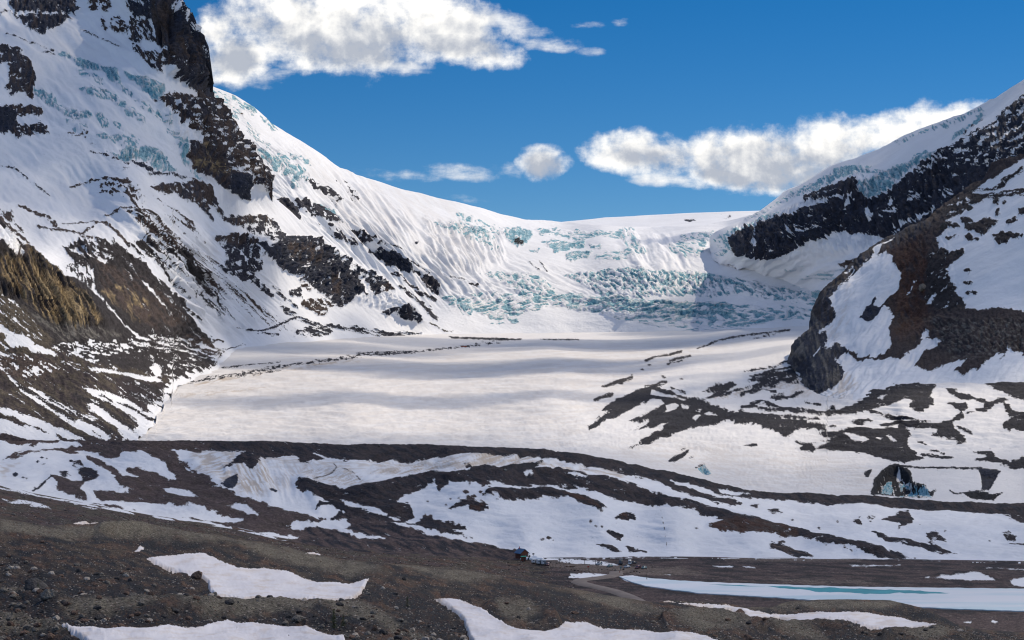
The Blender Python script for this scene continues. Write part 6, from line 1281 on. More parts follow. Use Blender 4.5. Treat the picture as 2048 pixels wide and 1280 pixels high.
snow_patch("outwash_plain", [(452, 1079), (500, 1079), (515, 1083), (520, 1090), (490, 1085)], "thin snow sliver on the brown slope above the large patch", .5, rag=1, seed=7)
snow_patch(NM, [(607, 1109), (622, 1106), (642, 1109), (640, 1113), (620, 1112)], "small snow sliver on the mid slope left of the hut", .4, rag=1, seed=8)
snow_patch("outwash_plain", [(748, 1096), (775, 1099), (782, 1103), (765, 1103)], "tiny snow fleck on the brown fan left of the hut", .4, rag=1, seed=9)
snow_patch(NM, [(267, 1102), (280, 1088), (292, 1092), (288, 1104), (272, 1108)], "broken snow fleck above the tip of the large patch", .25, rag=6, seed=10)
snow_patch(NM, [(1555, 1277), (1590, 1279), (1606, 1288), (1570, 1284)], "thin snow fleck by the stones at the bottom right", .3, rag=2, seed=11)

# ---------------------------------------------------------------- broken clouds overhead, between the sun and the valley (above the picture; last two added)
def cloud_volume(dens=.004):
    m = bpy.data.materials.new("cloud_vapour"); m.use_nodes = True
    N = m.node_tree.nodes; L = m.node_tree.links; N.clear()
    out = N.new("ShaderNodeOutputMaterial"); v = N.new("ShaderNodeVolumePrincipled")
    v.inputs["Color"].default_value = (1, 1, 1, 1); v.inputs["Density"].default_value = dens; v.inputs["Anisotropy"].default_value = .3
    L.new(v.outputs[0], out.inputs["Volume"]); return m
CLOUDM = cloud_volume(.0027)
def cloud(gx, gy, rx, ry, rot, thick, seed, label, h=2500.0):
    """cloud whose shade falls round the ground point (gx, gy)"""
    k = h / SUN_DIR.z; c = Vector((gx, gy, 180)) + Vector(SUN_DIR) * k
    bm = bmesh.new(); bmesh.ops.create_icosphere(bm, subdivisions=5, radius=1.0)
    co = np.array([v.co[:] for v in bm.verts]); n = fbm(co[:, 0] * 2.2 + seed * 3.1, co[:, 1] * 2.2 + co[:, 2] * 1.7, 4, seed)
    for v, q in zip(bm.verts, n):
        s_ = 1 + .42 * q; v.co = Vector((v.co.x * s_ * rx, v.co.y * s_ * ry, v.co.z * (1 + .5 * q) * thick * (1 if v.co.z > 0 else .45)))
    o = mesh_obj("cloud", bm, CLOUDM, smooth_=True); o.location = c; o.rotation_euler = (0, 0, rot)
    tag(o, label, "cloud", "clouds above the valley"); return o
for a in ((-150, 1330, 1500, 560, .06, 190, 1, "wide thin cloud above the moraine ridges"),
          (-60, 430, 1300, 400, .0, 95, 12, "thin veil of cloud above the nearest hummocks"),
          (-1450, 3350, 880, 760, .3, 340, 2, "broad cloud above the left mountain"),
          (0, 3380, 480, 250, .05, 420, 3, "cloud bank above the middle of the glacier"),
          (430, 4450, 1000, 290, -.05, 420, 4, "long cloud bank above the head of the glacier"),
          (840, 5150, 620, 360, -.1, 360, 5, "cloud above the right half of the icefall"),
          (-640, 3850, 460, 260, .1, 320, 6, "small cloud above the left side of the glacier"),
          (-100, 2450, 420, 110, .1, 220, 7, "thin streak of cloud above the lower glacier"),
          (520, 2800, 420, 80, -.1, 90, 8, "thin streak of cloud above the right edge of the glacier"),
          (330, 6700, 260, 200, 0, 160, 9, "small round cloud above the headwall"),
          (690, 2560, 430, 380, .2, 300, 10, "added unseen cloud shading the dark rock spur"),  # added to darken the snow of the spur, like its own shade
          (830, 4350, 560, 520, .3, 240, 11, "added unseen cloud shading the cliff with the hanging glacier")):  # added to deepen the shade on the right mountain
    cloud(*a)

# ---------------------------------------------------------------- car park, hut, vehicles
PL = ["outwash_plain"]
def ground(px, py, names=PL): return hit(px, py, names)
def px_m(p): return p.y / FOC                      # metres per photo pixel at that point
# hut
p = ground(1044, 1115); hut = empty("hut", p, math.radians(32), 1.15)
tag(hut, "small red-brown wooden hut with a blue metal roof and gable end", "hut")
bm = bmesh.new(); prism(bm, [(-2.6, -1.0), (2.6, -1.0), (2.6, 3.2), (0, 5.3), (-2.6, 3.2)], -3.0, 3.0); mesh_obj("wall", bm, MAT["wood"], hut)
for sgn in (-1, 1):
    bm = bmesh.new(); prism(bm, [(0, 5.55), (sgn * 3.3, 2.9), (sgn * 3.3, 2.7), (0, 5.33)], -3.7, 3.5); r = mesh_obj("roof", bm, MAT["bluetin"], hut)
bm = bmesh.new(); box(bm, (0, -3.03, .9), (1.0, .08, 2.1)); mesh_obj("door", bm, MAT["dark"], hut)
w = None
for (x, z) in ((-1.5, 1.6), (1.5, 1.6)):
    bm = bmesh.new(); box(bm, (x, -3.04, z), (.9, .08, .9)); w = mesh_obj("window", bm, MAT["glass"], hut)
    for dz in (-.52, .52):
        bm = bmesh.new(); box(bm, (x, -3.07, z + dz), (1.1, .1, .1)); mesh_obj("frame", bm, MAT["dark"], w)
for i in range(7):
    bm = bmesh.new(); box(bm, (-2.63, -2.6 + i * .87, 1.2), (.06, .12, 3.6)); mesh_obj("batten", bm, MAT["dark"], hut)
bm = bmesh.new(); cyl(bm, (-.6, 1.6, 5.9), .22, 1.4, 'z', 10); mesh_obj("chimney", bm, MAT["red"], hut)
# shed
p = ground(1047.5, 1122); shed = empty("shed", p, math.radians(8)); tag(shed, "small brown shed with a bright green flat roof in front of the hut", "shed")
bm = bmesh.new(); box(bm, (0, 0, 1.1), (3.2, 2.2, 3.4)); mesh_obj("wall", bm, MAT["wood"], shed)
bm = bmesh.new(); prism(bm, [(-1.85, 2.82), (1.85, 2.95), (1.85, 3.25), (-1.85, 3.12)], -1.5, 1.3); mesh_obj("roof", bm, MAT["greentin"], shed)
bm = bmesh.new(); box(bm, (.5, -1.12, .9), (.8, .06, 1.9)); mesh_obj("door", bm, MAT["dark"], shed)
# white trailers and machine beside the shed
def trailer(px, py, l, w_, h, rz, label):
    t = empty("trailer", ground(px, py), rz); tag(t, label, "trailer")
    bm = bmesh.new(); box(bm, (0, 0, h / 2 + .55), (l, w_, h), 1, .12); mesh_obj("body", bm, MAT["white"], t)
    for x in (-l * .28, l * .28):
        for y in (-w_ * .46, w_ * .46):
            bm = bmesh.new(); cyl(bm, (x, y, .38), .38, .25, 'y'); mesh_obj("wheel", bm, MAT["rubber"], t)
    bm = bmesh.new(); box(bm, (l * .22, -w_ / 2 - .02, h * .42 + .55), (.75, .05, h * .7)); mesh_obj("door", bm, MAT["dark"], t)
    bm = bmesh.new(); box(bm, (-l * .2, -w_ / 2 - .02, h * .62 + .55), (1.0, .05, .5)); mesh_obj("window", bm, MAT["glass"], t)
trailer(1086.5, 1130, 2.6, 4.5, 2.9, .25, "white box trailer at the right end, beside the parked purple car")
trailer(1078.5, 1129, 2.4, 4.0, 2.7, .3, "white box trailer between the two others near the shed")
trailer(1069, 1126, 3.6, 2.2, 2.2, .3, "low white trailer closest to the green-roofed shed")
bm = bmesh.new(); bmesh.ops.create_icosphere(bm, subdivisions=4, radius=1)
for v in bm.verts:
    q = 1 + .35 * math.sin(v.co.x * 5 + 1) * math.cos(v.co.y * 4); v.co = Vector((v.co.x * 7.5 * q, v.co.y * 3, max(v.co.z, -.2) * 2.0 * q))
o = mesh_obj("snow_bank", bm, MAT["snow"], smooth_=True); o.location = ground(1067, 1119); tag(o, "heaped snow bank behind the trailers and the shed", "snow bank")
m_ = empty("chute", ground(1057.5, 1121), .3); tag(m_, "dark slanted chute leaning against the snow bank", "chute")
bm = bmesh.new(); box(bm, (0, 0, 0), (.7, .5, 3.4)); c1 = mesh_obj("boom", bm, MAT["dark"], m_); c1.location = (0, 0, 2.0); c1.rotation_euler = (0, .45, 0)
bm = bmesh.new(); box(bm, (-.3, 0, .4), (1.6, 1.0, .8), .8, .05); mesh_obj("base", bm, MAT["dark"], m_)

def make_vehicle(px, py, rz, paint, label, kind="car", L_=4.5, W_=1.85, H_=1.5, cat="car", group="vehicles in the car park"):
    names = {"car": "parked_car", "suv": "parked_car", "van": "parked_van", "bus": "coach"}
    t = empty(names[kind], ground(px, py), rz, 1.15); tag(t, label, cat, group)
    h = H_; hl = L_ / 2
    prof = {"car": [(-hl, .35), (-hl, .80), (-hl * .78, .95), (-hl * .55, h), (hl * .18, h), (hl * .48, .95), (hl * .95, .82), (hl, .60), (hl, .35)],
            "suv": [(-hl, .40), (-hl, 1.05), (-hl * .92, h), (hl * .25, h), (hl * .50, 1.08), (hl * .95, .98), (hl, .7), (hl, .40)],
            "van": [(-hl, .40), (-hl, h), (hl * .60, h), (hl * .86, 1.25), (hl, 1.05), (hl, .40)],
            "bus": [(-hl, .45), (-hl, h), (hl * .96, h), (hl, h - .6), (hl, .45)]}[kind]
    bm = bmesh.new(); prism(bm, prof, -W_ / 2, W_ / 2)
    for v in bm.verts:
        if v.co.z > 1.0: v.co.y *= .88
    bmesh.ops.bevel(bm, geom=bm.edges[:], offset=.07, segments=2, affect='EDGES'); mesh_obj("body", bm, MAT[paint], t, True)
    zc = (h + (1.0 if kind in ("car", "suv") else 1.3)) / 2 - .02
    for s_ in (-1, 1):
        bm = bmesh.new(); n = {"car": 2, "suv": 3, "van": 2, "bus": 6}[kind]; x0 = -hl * (.52 if kind == "car" else .82); x1 = hl * (.2 if kind != "bus" else .85)
        for i in range(n):
            a = x0 + (x1 - x0) * i / n + .06; b = x0 + (x1 - x0) * (i + 1) / n - .06
            box(bm, ((a + b) / 2, s_ * W_ * .462, zc), (b - a, .06, (h - 1.0) * .72 if kind in ("car", "suv") else (h - 1.3) * .62))
        mesh_obj("side_window", bm, MAT["glass"], t)
        for x in (-hl * .62, hl * .62):
            bm = bmesh.new(); cyl(bm, (x, s_ * (W_ / 2 - .1), .34), .34, .24); wh = mesh_obj("wheel", bm, MAT["rubber"], t)
            bm = bmesh.new(); cyl(bm, (x, s_ * (W_ / 2 + .01), .34), .2, .06, seg=10); mesh_obj("rim", bm, MAT["steel"], wh)
        bm = bmesh.new(); box(bm, (hl * .985, s_ * W_ * .34, .72), (.08, .34, .16)); mesh_obj("headlight", bm, MAT["white"], t)
        bm = bmesh.new(); box(bm, (-hl * .995, s_ * W_ * .38, .85), (.06, .22, .3)); mesh_obj("tail_light", bm, MAT["red"], t)
    bm = bmesh.new(); x = {"car": hl * .34, "suv": hl * .39, "van": hl * .74, "bus": hl * .985}[kind]
    box(bm, (0, 0, 0), (.05, W_ * .74, (h - 1.0) * .9)); ws = mesh_obj("windscreen", bm, MAT["glass"], t); ws.location = (x, 0, zc); ws.rotation_euler = (0, -math.radians({"car": 55, "suv": 40, "van": 35, "bus": 4}[kind]), 0)
    bm = bmesh.new(); box(bm, (0, 0, 0), (.05, W_ * .7, (h - 1.0) * .7)); rw = mesh_obj("rear_window", bm, MAT["glass"], t); rw.location = (-hl * (.68 if kind == "car" else 1.0) if kind != "suv" else -hl * .965, 0, zc); rw.rotation_euler = (0, math.radians({"car": 50, "suv": 12}.get(kind, 0)), 0)
    return t
D2 = math.radians
make_vehicle(1095.5, 1131, D2(-100), "maroon", "purple grey car parked just right of the white trailers", "suv", H_=1.8)
make_vehicle(1198, 1130.5, D2(-130), "silver", "silver blue car parked furthest left in the row", "suv", H_=1.75)
make_vehicle(1219.5, 1134.5, D2(-125), "tealcar", "dark car with a grey green roof, second from the left in the row", "car")
make_vehicle(1253.5, 1136, D2(-130), "silver", "silver blue car parked in front of the tall white and black van", "car", H_=1.6)
make_vehicle(1276, 1137.5, D2(-122), "maroon", "lilac grey off-roader, largest car of the row", "suv", H_=1.95, L_=4.8)
make_vehicle(1289, 1137.5, D2(-120), "tealcar", "dark rounded car at the right end of the row", "car")
make_vehicle(1241, 1129, D2(-100), "darkcar", "black minibus with a pale blue roof standing behind the cars", "van", L_=5.6, W_=2.1, H_=2.5, cat="minibus")
make_vehicle(1259.5, 1129.5, D2(-95), "white", "tall white and black van behind the silver blue car", "van", L_=5.2, W_=2.0, H_=2.6, cat="van")
make_vehicle(1266, 1128, D2(-140), "darkcar", "small black car right of the white and black van", "car")
GL = ["glacier"]
def snow_coach(px, py, rz, paint, label):
    t = empty("snow_coach", hit(px, py, GL), rz); tag(t, label, "snow coach")
    bm = bmesh.new(); box(bm, (0, 0, 2.9), (16.0, 3.2, 2.9), 1, .25); b = mesh_obj("body", bm, MAT[paint], t)
    bm = bmesh.new(); box(bm, (0, 0, 4.5), (15.4, 3.0, .3)); mesh_obj("roof", bm, MAT["white"], t)
    for s_ in (-1, 1):
        for i in range(8):
            bm = bmesh.new(); box(bm, (-6.7 + i * 1.9, s_ * 1.62, 3.4), (1.5, .06, 1.1)); mesh_obj("window", bm, MAT["glass"], b)
        for x in (-5.5, -3.2, 5.0):
            bm = bmesh.new(); cyl(bm, (x, s_ * 1.5, .85), .85, .9, 'y'); mesh_obj("wheel", bm, MAT["rubber"], t)
snow_coach(928, 695.5, D2(4), "orange", "orange snow coach on the glacier, in front of the dark rubble line")
snow_coach(1005, 679, D2(-3), "darkcar", "dark green snow coach on the far glacier beside the flat dark moraine strip")

# sign posts
def post(px, py, h, label, board=None, names=PL, cat="post"):
    t = empty("sign_post" if board else "post", ground(px, py, names), 0); tag(t, label, cat)
    bm = bmesh.new(); cyl(bm, (0, 0, h / 2 - .3), .16, h + .6, 'z', 8, .13); mesh_obj("pole", bm, MAT["post"], t)
    if board:
        bm = bmesh.new()
        if board[0] == 'round': cyl(bm, (0, -.2, h - .5), board[1], .08, 'y', 18)
        elif board[0] == 'cross': box(bm, (0, -.1, h - 1.0), (board[1] * 2, .15, .3))
        else: box(bm, (0, -.2, h - .4), (board[1] * 2, .08, board[1] * 1.3))
        mesh_obj("board", bm, MAT[board[2]], t)
post(1118.5, 1127, 3.6, "wooden post with a cross board standing in the snow right of the trailers", ('cross', .7, "post"), cat="sign post")
post(1112.5, 1136, 2.8, "short bare post at the car park edge right of the purple car")
post(1170, 1129.5, 3.4, "bare post in front of the white snow strip behind the car park")
post(1190.5, 1129.5, 3.4, "dark post left of the furthest left silver blue car")
post(1232, 1129.5, 2.6, "dark post just left of the black minibus")
post(1176.5, 1141, 2.8, "sign post with a red board among the car park boulders", ('rect', .6, "red"), cat="sign post")
post(1240.8, 1141, 2.4, "sign post with a round grey blue sign in front of the cars", ('round', .7, "tealcar"), cat="sign post")
post(1303.5, 1137, 2.0, "short post right of the last parked car")
post(1294, 1153, 1.6, "short wooden stake by the snow at the lake end")
post(1059, 1100, 3.0, "thin post with a white board behind the hut", ('rect', .5, "white"), cat="sign post")
post(1067, 1104, 3.2, "dark post with a box-shaped board behind the snow bank", ('rect', .7, "dark"), cat="sign post")

# people: one continuous skinned figure
def person(px, py, names, top, label, rz=0.0, arms=.25):
    me = bpy.data.meshes.new("person"); 
    V = [(0, 0, .95), (0, 0, 1.15), (0, 0, 1.38), (0, 0, 1.50), (0, -.01, 1.60), (0, -.02, 1.72), (.1, 0, .88), (.12, -.08, .5), (.12, -.02, .08), (.12, -.14, .03), (-.1, 0, .88), (-.12, .06, .5), (-.12, .12, .08), (-.12, 0, .03),
         (.2, 0, 1.40), (.28, .02, 1.12), (.30, -.12, .90), (-.2, 0, 1.40), (-.28, .02, 1.12), (-.30, -.12, .90)]
    E = [(0, 1), (1, 2), (2, 3), (3, 4), (4, 5), (0, 6), (6, 7), (7, 8), (8, 9), (0, 10), (10, 11), (11, 12), (12, 13), (2, 14), (14, 15), (15, 16), (2, 17), (17, 18), (18, 19)]
    R = [.15, .15, .16, .07, .09, .10, .11, .08, .06, .05, .11, .08, .06, .05, .08, .06, .045, .08, .06, .045]
    me.from_pydata(V, E, []); o = bpy.data.objects.new("person", me); scene.collection.objects.link(o)
    sk = o.modifiers.new("skin", 'SKIN')
    for q, r in zip(me.skin_vertices[0].data, R): q.radius = (r, r)
    me.skin_vertices[0].data[0].use_root = True
    o.modifiers.new("sub", 'SUBSURF').levels = 1
    me.materials.append(MAT[top]); o.location = hit(px, py, names); o.rotation_euler = (0, 0, rz); tag(o, label, "person")
    bm = bmesh.new(); bmesh.ops.create_icosphere(bm, subdivisions=2, radius=.115); h = mesh_obj("hat", bm, MAT["dark"], o, True); h.location = (0, 0, 1.73)
    return o
RD = ["moraine_ridge"]
person(654, 889.5, RD, "cloth2", "person in red walking on the dark moraine crest, leftmost on the skyline ridge", .4)
person(697, 892.5, RD, "cloth", "person in dark clothes on the moraine crest, left of a close pair", 1.0)
person(703, 892, RD, "cloth", "person in dark clothes on the moraine crest, right of a close pair", -.6)
person(730.5, 892, RD, "cloth", "person in dark clothes leaning forward at the left of the pair beside the lone boulder", .8)
person(734, 892, RD, "cloth", "person in dark clothes at the right of the pair beside the lone boulder", -.9)
person(1239, 1148, PL, "cloth2", "person standing below the round sign in front of the cars", .2)

# ---------------------------------------------------------------- boulders and stones
def rock_mesh(seed, sub=3, flat=.8, rough=.3):
    bm = bmesh.new(); bmesh.ops.create_icosphere(bm, subdivisions=sub, radius=1.0)
    rnd = random.Random(seed); co = np.array([v.co[:] for v in bm.verts])
    n = fbm(co[:, 0] * 1.1 + seed * 1.7, co[:, 1] * 1.1 + co[:, 2] * .9, 3, seed)
    cuts = [(Vector((rnd.uniform(-1, 1), rnd.uniform(-1, 1), rnd.uniform(-.3, 1))).normalized(), rnd.uniform(.55, .85)) for _ in range(7)]
    for v, q in zip(bm.verts, n):
        c = v.co * (1 + rough * q)
        for d, k in cuts:
            t = c.dot(d) - k
            if t > 0: c -= d * t * .85
        v.co = Vector((c.x, c.y, c.z * flat))
    me = bpy.data.meshes.new("rock"); bm.to_mesh(me); bm.free(); return me
def boulder(px, py, wpx, mat, label, flat=.8, seed=1, names=("foreground_moraine",), sink=.25, stretch=(1, 1), name="boulder", group=None, rz=None):
    p = hit(px, py, names); r = wpx * px_m(p) / 2
    me = rock_mesh(seed, 4, flat); me.materials.append(MAT[mat]); o = bpy.data.objects.new(name, me); scene.collection.objects.link(o)
    o.location = p + Vector((0, r * .3, r * flat * (1 - sink) * .75)); o.scale = (r * stretch[0], r, r * stretch[1]); o.rotation_euler = (0, 0, seed * 1.3 if rz is None else rz)
    tag(o, label, "boulder", group); return o
boulder(92, 1199, 29, "rockA", "large rounded grey boulder in front of the dark mound at lower left", .95, 3)
boulder(72, 1186, 54, "rockD", "big dark brown mound-like boulder behind the rounded grey one", .7, 5, rz=0)
boulder(134, 1210, 17, "rockB", "flat brown boulder right of the rounded grey one", .55, 7)
boulder(394, 1159, 25, "rockB", "rust brown pyramid-shaped boulder at the tip of stones beside the large snow patch", .85, 8)
boulder(282, 1209, 16, "rockA", "pale brown rounded boulder on the low ridge above the dark heath", .9, 9)
boulder(351, 1225, 18, "rockD", "dark slanting slab on the green grey slope", .6, 10)
boulder(457, 1210, 22, "rockD", "dark brown low boulder at the lower edge of the large snow patch", .55, 11)
boulder(597, 1243, 25, "rockA", "large dark rounded boulder left of the conifer", .85, 12)
boulder(748, 1262, 12, "rockB", "upright orange brown boulder right of the conifer", 1.2, 13)
boulder(691, 1277, 15, "rockA", "tan boulder at the corner of the bottom left snow patch", .8, 14)
boulder(746, 1236, 8, "rockB", "small square rust brown boulder on the ridge right of the conifer", .8, 15)
boulder(709, 1216, 9, "rockC", "pale boulder on the ridge above the conifer", .6, 16)
boulder(686, 1244, 11, "rockB", "brown boulder just right of the conifer", .7, 17)
boulder(640, 1268, 9, "rockB", "brown stone near the lower snow edge left of the conifer", .8, 18)
boulder(1105, 1255, 5, "rockB", "small dark stone lying on the snow, left of two", .6, 19)
boulder(1111, 1254, 6, "rockB", "small dark stone lying on the snow, right of two", .6, 20)
boulder(1150, 1228, 16, "rockB", "dark brown boulder above the curved snow patch", .5, 21)
boulder(1595, 1218, 10, "rockD", "dark boulder on the hummock crest above the long snow strip", .7, 22)
boulder(1500, 1248, 13, "rockD", "black boulder on top of the rounded grey green hummock", .8, 23)
boulder(1568, 1275, 14, "rockA", "grey angular boulder beside the thin snow fleck at bottom right", .5, 24)
boulder(26, 1030, 9, "rockA", "grey boulder on the upper left slope", .6, 25, names=("outwash_plain",))
boulder(808, 1160, 9, "rockD", "dark upright boulder on the brown slope left of the hut", 1.0, 26, names=("foreground_moraine",))
boulder(757, 893.5, 6, "rockD", "lone dark boulder on the moraine crest right of the walkers", .7, 27, names=RD)
boulder(1012, 941, 7, "rockC", "pale yellow boulder on the middle moraine ridge", .7, 28, names=RD)
boulder(1154, 952, 6, "rockC", "pale boulder on the right part of the middle moraine ridge", .7, 29, names=RD)
boulder(1665, 819, 7, "rockD", "black boulder on the crest of the rubble band below the spur", .8, 30, names=GL)
boulder(1848, 580, 18, "rockA", "huge pale-fronted boulder sticking out of the spur", .9, 31, names=("rock_spur",))
boulder(1990, 405, 13, "rockD", "dark angular boulder on the upper snowfield of the spur, left of two", .8, 32, names=("rock_spur",))
boulder(2008, 407, 8, "rockD", "small dark boulder on the upper snowfield of the spur, right of two", .7, 33, names=("rock_spur",))
boulder(1942, 420, 14, "rockD", "dark wedge-shaped boulder hanging at the top of the spur snowfield", .9, 34, names=("rock_spur",))
boulder(1888, 458, 20, "rockD", "dark blocky outcrop at the left edge of the spur snowfield", .9, 35, names=("rock_spur",))
# boulders along the car park
rnd = random.Random(5)
for i, (x, y) in enumerate([(1133, 1134), (1139, 1134.5), (1143, 1134), (1147, 1134), (1101, 1126), (1113, 1127), (1138, 1127.5), (1143, 1140), (1150, 1141.5), (1156, 1142), (1163, 1144), (1170, 1144.5), (1178, 1145), (1185, 1142), (1196, 1139.5), (1203, 1140), (1214, 1139.5), (1225, 1141), (1231, 1141.5), (1247, 1140), (1254, 1147), (1246, 1148), (1262, 1145), (1268, 1144.5), (1274, 1144.5), (1279, 1146)]):
    boulder(x, y, rnd.uniform(3.0, 5.5), rnd.choice(["rockA", "rockD", "rockB"]), "boulder in the line that edges the gravel car park", .7, 40 + i % 6, names=PL, group="boulders edging the car park")
# stones on the near moraine
def near_point(px, py, sheet_="foreground_moraine"):
    s = SHEETS[sheet_]; k = s['nb']; c = int(np.clip(round((px + 150) / (s['gx'][0, 1] - s['gx'][0, 0])), 0, s['gx'].shape[1] - 1))
    col = s['gy'][k:, c]; r = int(np.argmin(np.abs(col - py))); return s['P'][k + r, c], abs(col[r] - py)
variants = [rock_mesh(100 + i, 2, .75, .3) for i in range(8)]
smallv = [rock_mesh(200 + i, 1, .75, .35) for i in range(6)]
pool = [("rockA", "grey"), ("rockB", "reddish brown"), ("rockC", "pale"), ("rockD", "dark")]
vm = {}
for q, (mn, cn) in enumerate(pool):
    for i, me in enumerate(variants):
        m2 = me.copy(); m2.materials.append(MAT[mn]); vm[(q, i)] = m2
rnd = random.Random(11); cand = []
nT = polyline(near_T)
while len(cand) < 9000:
    x = rnd.uniform(-20, 2068); y = rnd.uniform(1035, 1300)
    if y < nT(x) + 2: continue
    cand.append((x, y))
cx = np.array([c[0] for c in cand]); cy = np.array([c[1] for c in cand]); bad = np.zeros(len(cx), bool)
for P_ in SNOWPOLY: bad |= sdist(cx, cy, P_) > -3
dens = fbm(cx / 60, cy / 16, 4, 31)
good = [(cand[i], dens[i]) for i in range(len(cand)) if not bad[i]]
stones = []
for (x, y), dn in good:
    if rnd.random() > .45 + .7 * dn: continue
    p, e = near_point(x, y)
    if e > 3: continue
    stones.append((x, y, p, (rnd.random() ** 3.2) * 1.0 + .22))
stones.sort(key=lambda s_: -s_[3] / s_[2][1])
big = stones[:262]; rest = stones[262:]
for x, y, p, r in big:
    q = rnd.choices(range(4), (4, 3, 2.4, 3))[0]; o = bpy.data.objects.new("stone", vm[(q, rnd.randrange(8))]); scene.collection.objects.link(o)
    r = min(r, 1.1) * .74; o.location = Vector(p) + Vector((0, 0, r * .28)); o.scale = (r * rnd.uniform(.8, 1.3), r, r * rnd.uniform(.7, 1.1)); o.rotation_euler = (rnd.uniform(-.3, .3), rnd.uniform(-.3, .3), rnd.uniform(0, 6.3))
    tag(o, "%s angular stone lying loose among others on the near moraine" % pool[q][1], "stone", "loose %s stones on the near moraine" % pool[q][1])
def scatter(name, pts, meshes, mats, kind="stuff"):
    """many small bodies joined into one object"""
    Vs, Fs, Ms = [], [], []; off = 0
    base = []
    for me in meshes:
        co = np.empty(len(me.vertices) * 3); me.vertices.foreach_get("co", co); me.calc_loop_triangles()
        fi = np.empty(len(me.loop_triangles) * 3, int); me.loop_triangles.foreach_get("vertices", fi); base.append((co.reshape(-1, 3), fi.reshape(-1, 3)))
    for (p, s3, rz, q) in pts:
        co, fi = base[rnd.randrange(len(base))]; c, s_ = math.cos(rz), math.sin(rz)
        v = co * np.array(s3); v = np.stack([v[:, 0] * c - v[:, 1] * s_, v[:, 0] * s_ + v[:, 1] * c, v[:, 2]], -1) + np.array(p)
        Vs.append(v); Fs.append(fi + off); Ms.append(np.full(len(fi), q)); off += len(v)
    o = link_mesh(name, np.vstack(Vs), np.vstack(Fs), MAT[mats[0]], False)
    for m in mats[1:]: o.data.materials.append(MAT[m])
    o.data.polygons.foreach_set("material_index", np.concatenate(Ms).astype(np.int32)); o["kind"] = kind; return o
L_ = []
for x, y, p, r in rest:
    r = min(r, .6) * .5; L_.append((p + np.array([0, 0, r * .25]), (r * rnd.uniform(.8, 1.4), r, r * rnd.uniform(.6, 1)), rnd.uniform(0, 6.3), rnd.choices(range(4), (4, 3, 2.6, 3))[0]))
for _ in range(17000):
    x = rnd.uniform(-20, 2068); y = nT(x) + 3 + rnd.random() * (1300 - nT(x)); ok = True
    p, e = near_point(x, y)
    r = rnd.uniform(.10, .26); L_.append((p + np.array([0, 0, r * .2]), (r * 1.2, r, r * .8), rnd.uniform(0, 6.3), rnd.choices(range(4), (3, 3.5, 5, 4))[0]))
xx = np.array([project(np.array(q[0]))[0] for q in L_]); yy = np.array([project(np.array(q[0]))[1] for q in L_]); bad = np.zeros(len(xx), bool)
rr_ = np.random.RandomState(3).rand(len(xx))
for P_ in SNOWPOLY:
    sd_ = sdist(xx, yy, P_); bad |= (sd_ > -1.5) & ~((sd_ < 2.5) & (rr_ < .55)) & (rr_ > .006)
scatter("gravel", [q for q, b_ in zip(L_, bad) if not b_], smallv, ["rockA", "rockB", "rockC", "rockD"])
L_ = []
for _ in range(4200):
    x = rnd.uniform(-20, 1150); y0 = float(Frd(x)); y1 = min(float(nT(x)), 1180) + 4
    y = rnd.uniform(y0 + 4, y1); p, e = near_point(x, y, "outwash_plain"); r = rnd.uniform(.15, .5) * (1 if rnd.random() < .85 else 1.7)
    if SHEETS["outwash_plain"]['cover'].F.size and e < 3: L_.append((p + np.array([0, 0, r * .2]), (r * 1.2, r, r * .7), rnd.uniform(0, 6.3), rnd.choices(range(4), (3, 5, 2.4, 4))[0]))
scatter("rubble", L_, smallv, ["rockA", "rockB", "rockC", "rockD"])
# low heath in the hollows
def tuft(seed):
    r_ = random.Random(seed); bm = bmesh.new()
    for _ in range(9):
        a = r_.uniform(0, 6.28); d = r_.uniform(0, .8); c = Vector((math.cos(a) * d, math.sin(a) * d, r_.uniform(.05, .5)))
        b_ = Vector((r_.uniform(-1, 1), r_.uniform(-1, 1), r_.uniform(-.2, .6))) * .35; e_ = Vector((r_.uniform(-1, 1), r_.uniform(-1, 1), r_.uniform(.2, .8))) * .35
        bm.faces.new([bm.verts.new(c), bm.verts.new(c + b_), bm.verts.new(c + e_)])
    me = bpy.data.meshes.new("tuft"); bm.to_mesh(me); bm.free(); return me
MAT["heath2"] = plain("green_heath", (.045, .042, .018), .95, .4, 2)
tufts = [tuft(i) for i in range(6)]; L_ = []
n_ = 0
while n_ < 7000:
    x = rnd.uniform(-20, 2068); y = nT(x) + 3 + rnd.random() * (1300 - nT(x)); n_ += 1
    if fbm(np.array([x / 50]), np.array([y / 12]), 3, 77)[0] < .12: continue
    p, e = near_point(x, y); r = rnd.uniform(.25, .6); L_.append((p - np.array([0, 0, .03]), (r, r, r * .8), rnd.uniform(0, 6.3), 0 if rnd.random() < .8 else 1))
xx = np.array([project(np.array(q[0]))[0] for q in L_]); yy = np.array([project(np.array(q[0]))[1] for q in L_]); bad = np.zeros(len(xx), bool)
for P_ in SNOWPOLY: bad |= sdist(xx, yy, P_) > -3
scatter("low_heath", [q for q, b_ in zip(L_, bad) if not b_], tufts, ["heath", "heath2"])

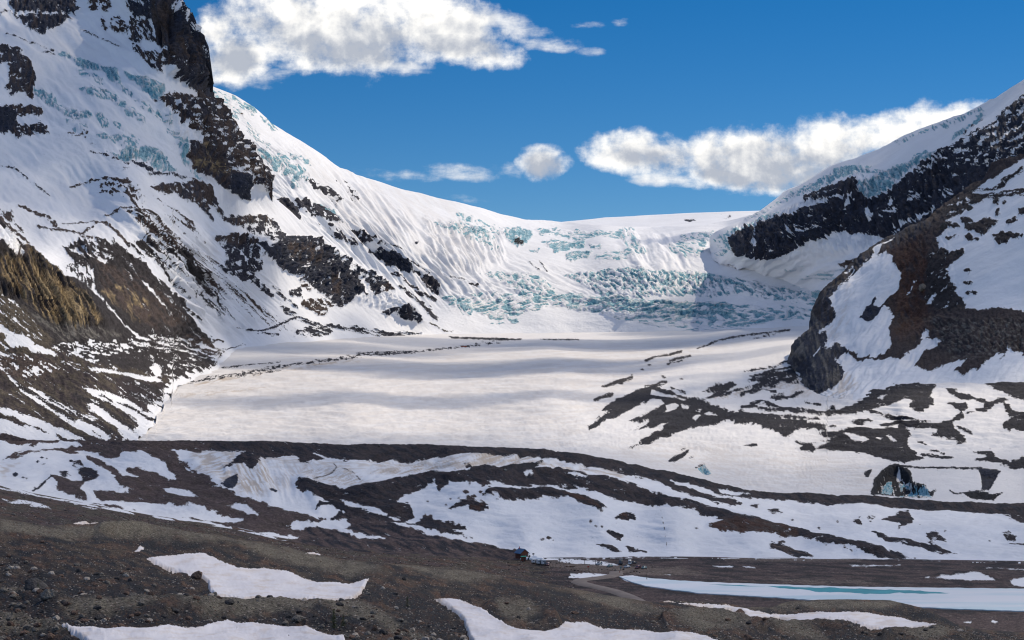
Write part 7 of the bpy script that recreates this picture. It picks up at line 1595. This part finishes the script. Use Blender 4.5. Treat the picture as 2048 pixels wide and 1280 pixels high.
# ---------------------------------------------------------------- small conifers
def conifer(px, py, hpx, wpx, label, seed, names=("foreground_moraine",), n=900):
    p = hit(px, py, names); h = hpx * px_m(p); w_ = wpx * px_m(p) / 2; r_ = random.Random(seed)
    t = empty("conifer", p, 0); tag(t, label, "conifer")
    bm = bmesh.new(); cyl(bm, (0, 0, h * .48), .05 * h * .4, h, 'z', 7, .01); mesh_obj("trunk", bm, MAT["bark"], t)
    bm = bmesh.new(); tiers = 13
    for k in range(tiers):
        z = h * (.08 + .88 * k / tiers); rr = w_ * (1 - k / tiers) ** .8 * r_.uniform(.7, 1.15); nb = 8
        for b_ in range(nb):
            a = 6.28 * b_ / nb + r_.uniform(-.4, .4); l = rr * r_.uniform(.6, 1.15)
            for j in range(max(3, n // (tiers * nb))):
                u = (j + r_.random()) / max(3, n // (tiers * nb)); c = Vector((math.cos(a) * l * u, math.sin(a) * l * u, z - l * u * .25 + .02))
                s_ = h * .045 * (1.2 - .6 * u); d1 = Vector((r_.uniform(-1, 1), r_.uniform(-1, 1), r_.uniform(-.5, .3))) * s_; d2 = Vector((r_.uniform(-1, 1), r_.uniform(-1, 1), r_.uniform(-.1, .9))) * s_
                bm.faces.new([bm.verts.new(c), bm.verts.new(c + d1), bm.verts.new(c + d2)])
    mesh_obj("crown", bm, MAT["needle"], t)
conifer(668, 1258, 42, 22, "tallest bushy conifer, standing among boulders below the large snow patch", 1, n=1600)
conifer(686, 1254, 26, 20, "shorter bushy conifer close beside the tallest one", 2, n=1200)
conifer(135, 1262, 15, 8, "tiny green conifer at the left tip of the bottom left snow patch", 3)
conifer(578, 1282, 13, 9, "small dark fir poking out of the bottom left snow patch", 4)
conifer(815, 1213, 22, 18, "dark bushy conifer on the slope left of the curved snow patch", 5)
conifer(76, 1186, 22, 16, "dark conifer against the big brown mound at lower left", 6)
conifer(1820, 1240, 7, 4, "tiny dark tree standing alone on the long snow strip", 7)
conifer(1294, 1161, 9, 5, "small dark tree by the snow at the left end of the lake", 8, names=PL)
conifer(1240, 1160, 8, 5, "small dark tree at the bend of the gravel road", 9, names=PL)
# dead twig on the snow
t = empty("dead_twig", hit(471, 1266, ("foreground_moraine",)) + Vector((0, 0, .5)), 0); tag(t, "forked dead twig sticking out of the bottom left snow patch", "twig")
bm = bmesh.new()
for (a, b_) in (((0, 0, -.5), (.15, 0, .35)), ((.1, 0, .1), (.4, .05, .5)), ((.05, 0, 0), (-.35, 0, .1)), ((.3, .03, .35), (.3, 0, .7))):
    A, B_ = Vector(a), Vector(b_); d = (B_ - A); x_ = d.cross(Vector((0, 1, .1))).normalized() * .025; y_ = d.cross(x_).normalized() * .025
    q = [bm.verts.new(A + x_), bm.verts.new(A + y_), bm.verts.new(A - x_), bm.verts.new(A - y_)]; e_ = bm.verts.new(B_)
    for i in range(4): bm.faces.new((q[i], q[(i + 1) % 4], e_))
mesh_obj("stem", bm, MAT["bark"], t)
print("script", time.time() - T_START)
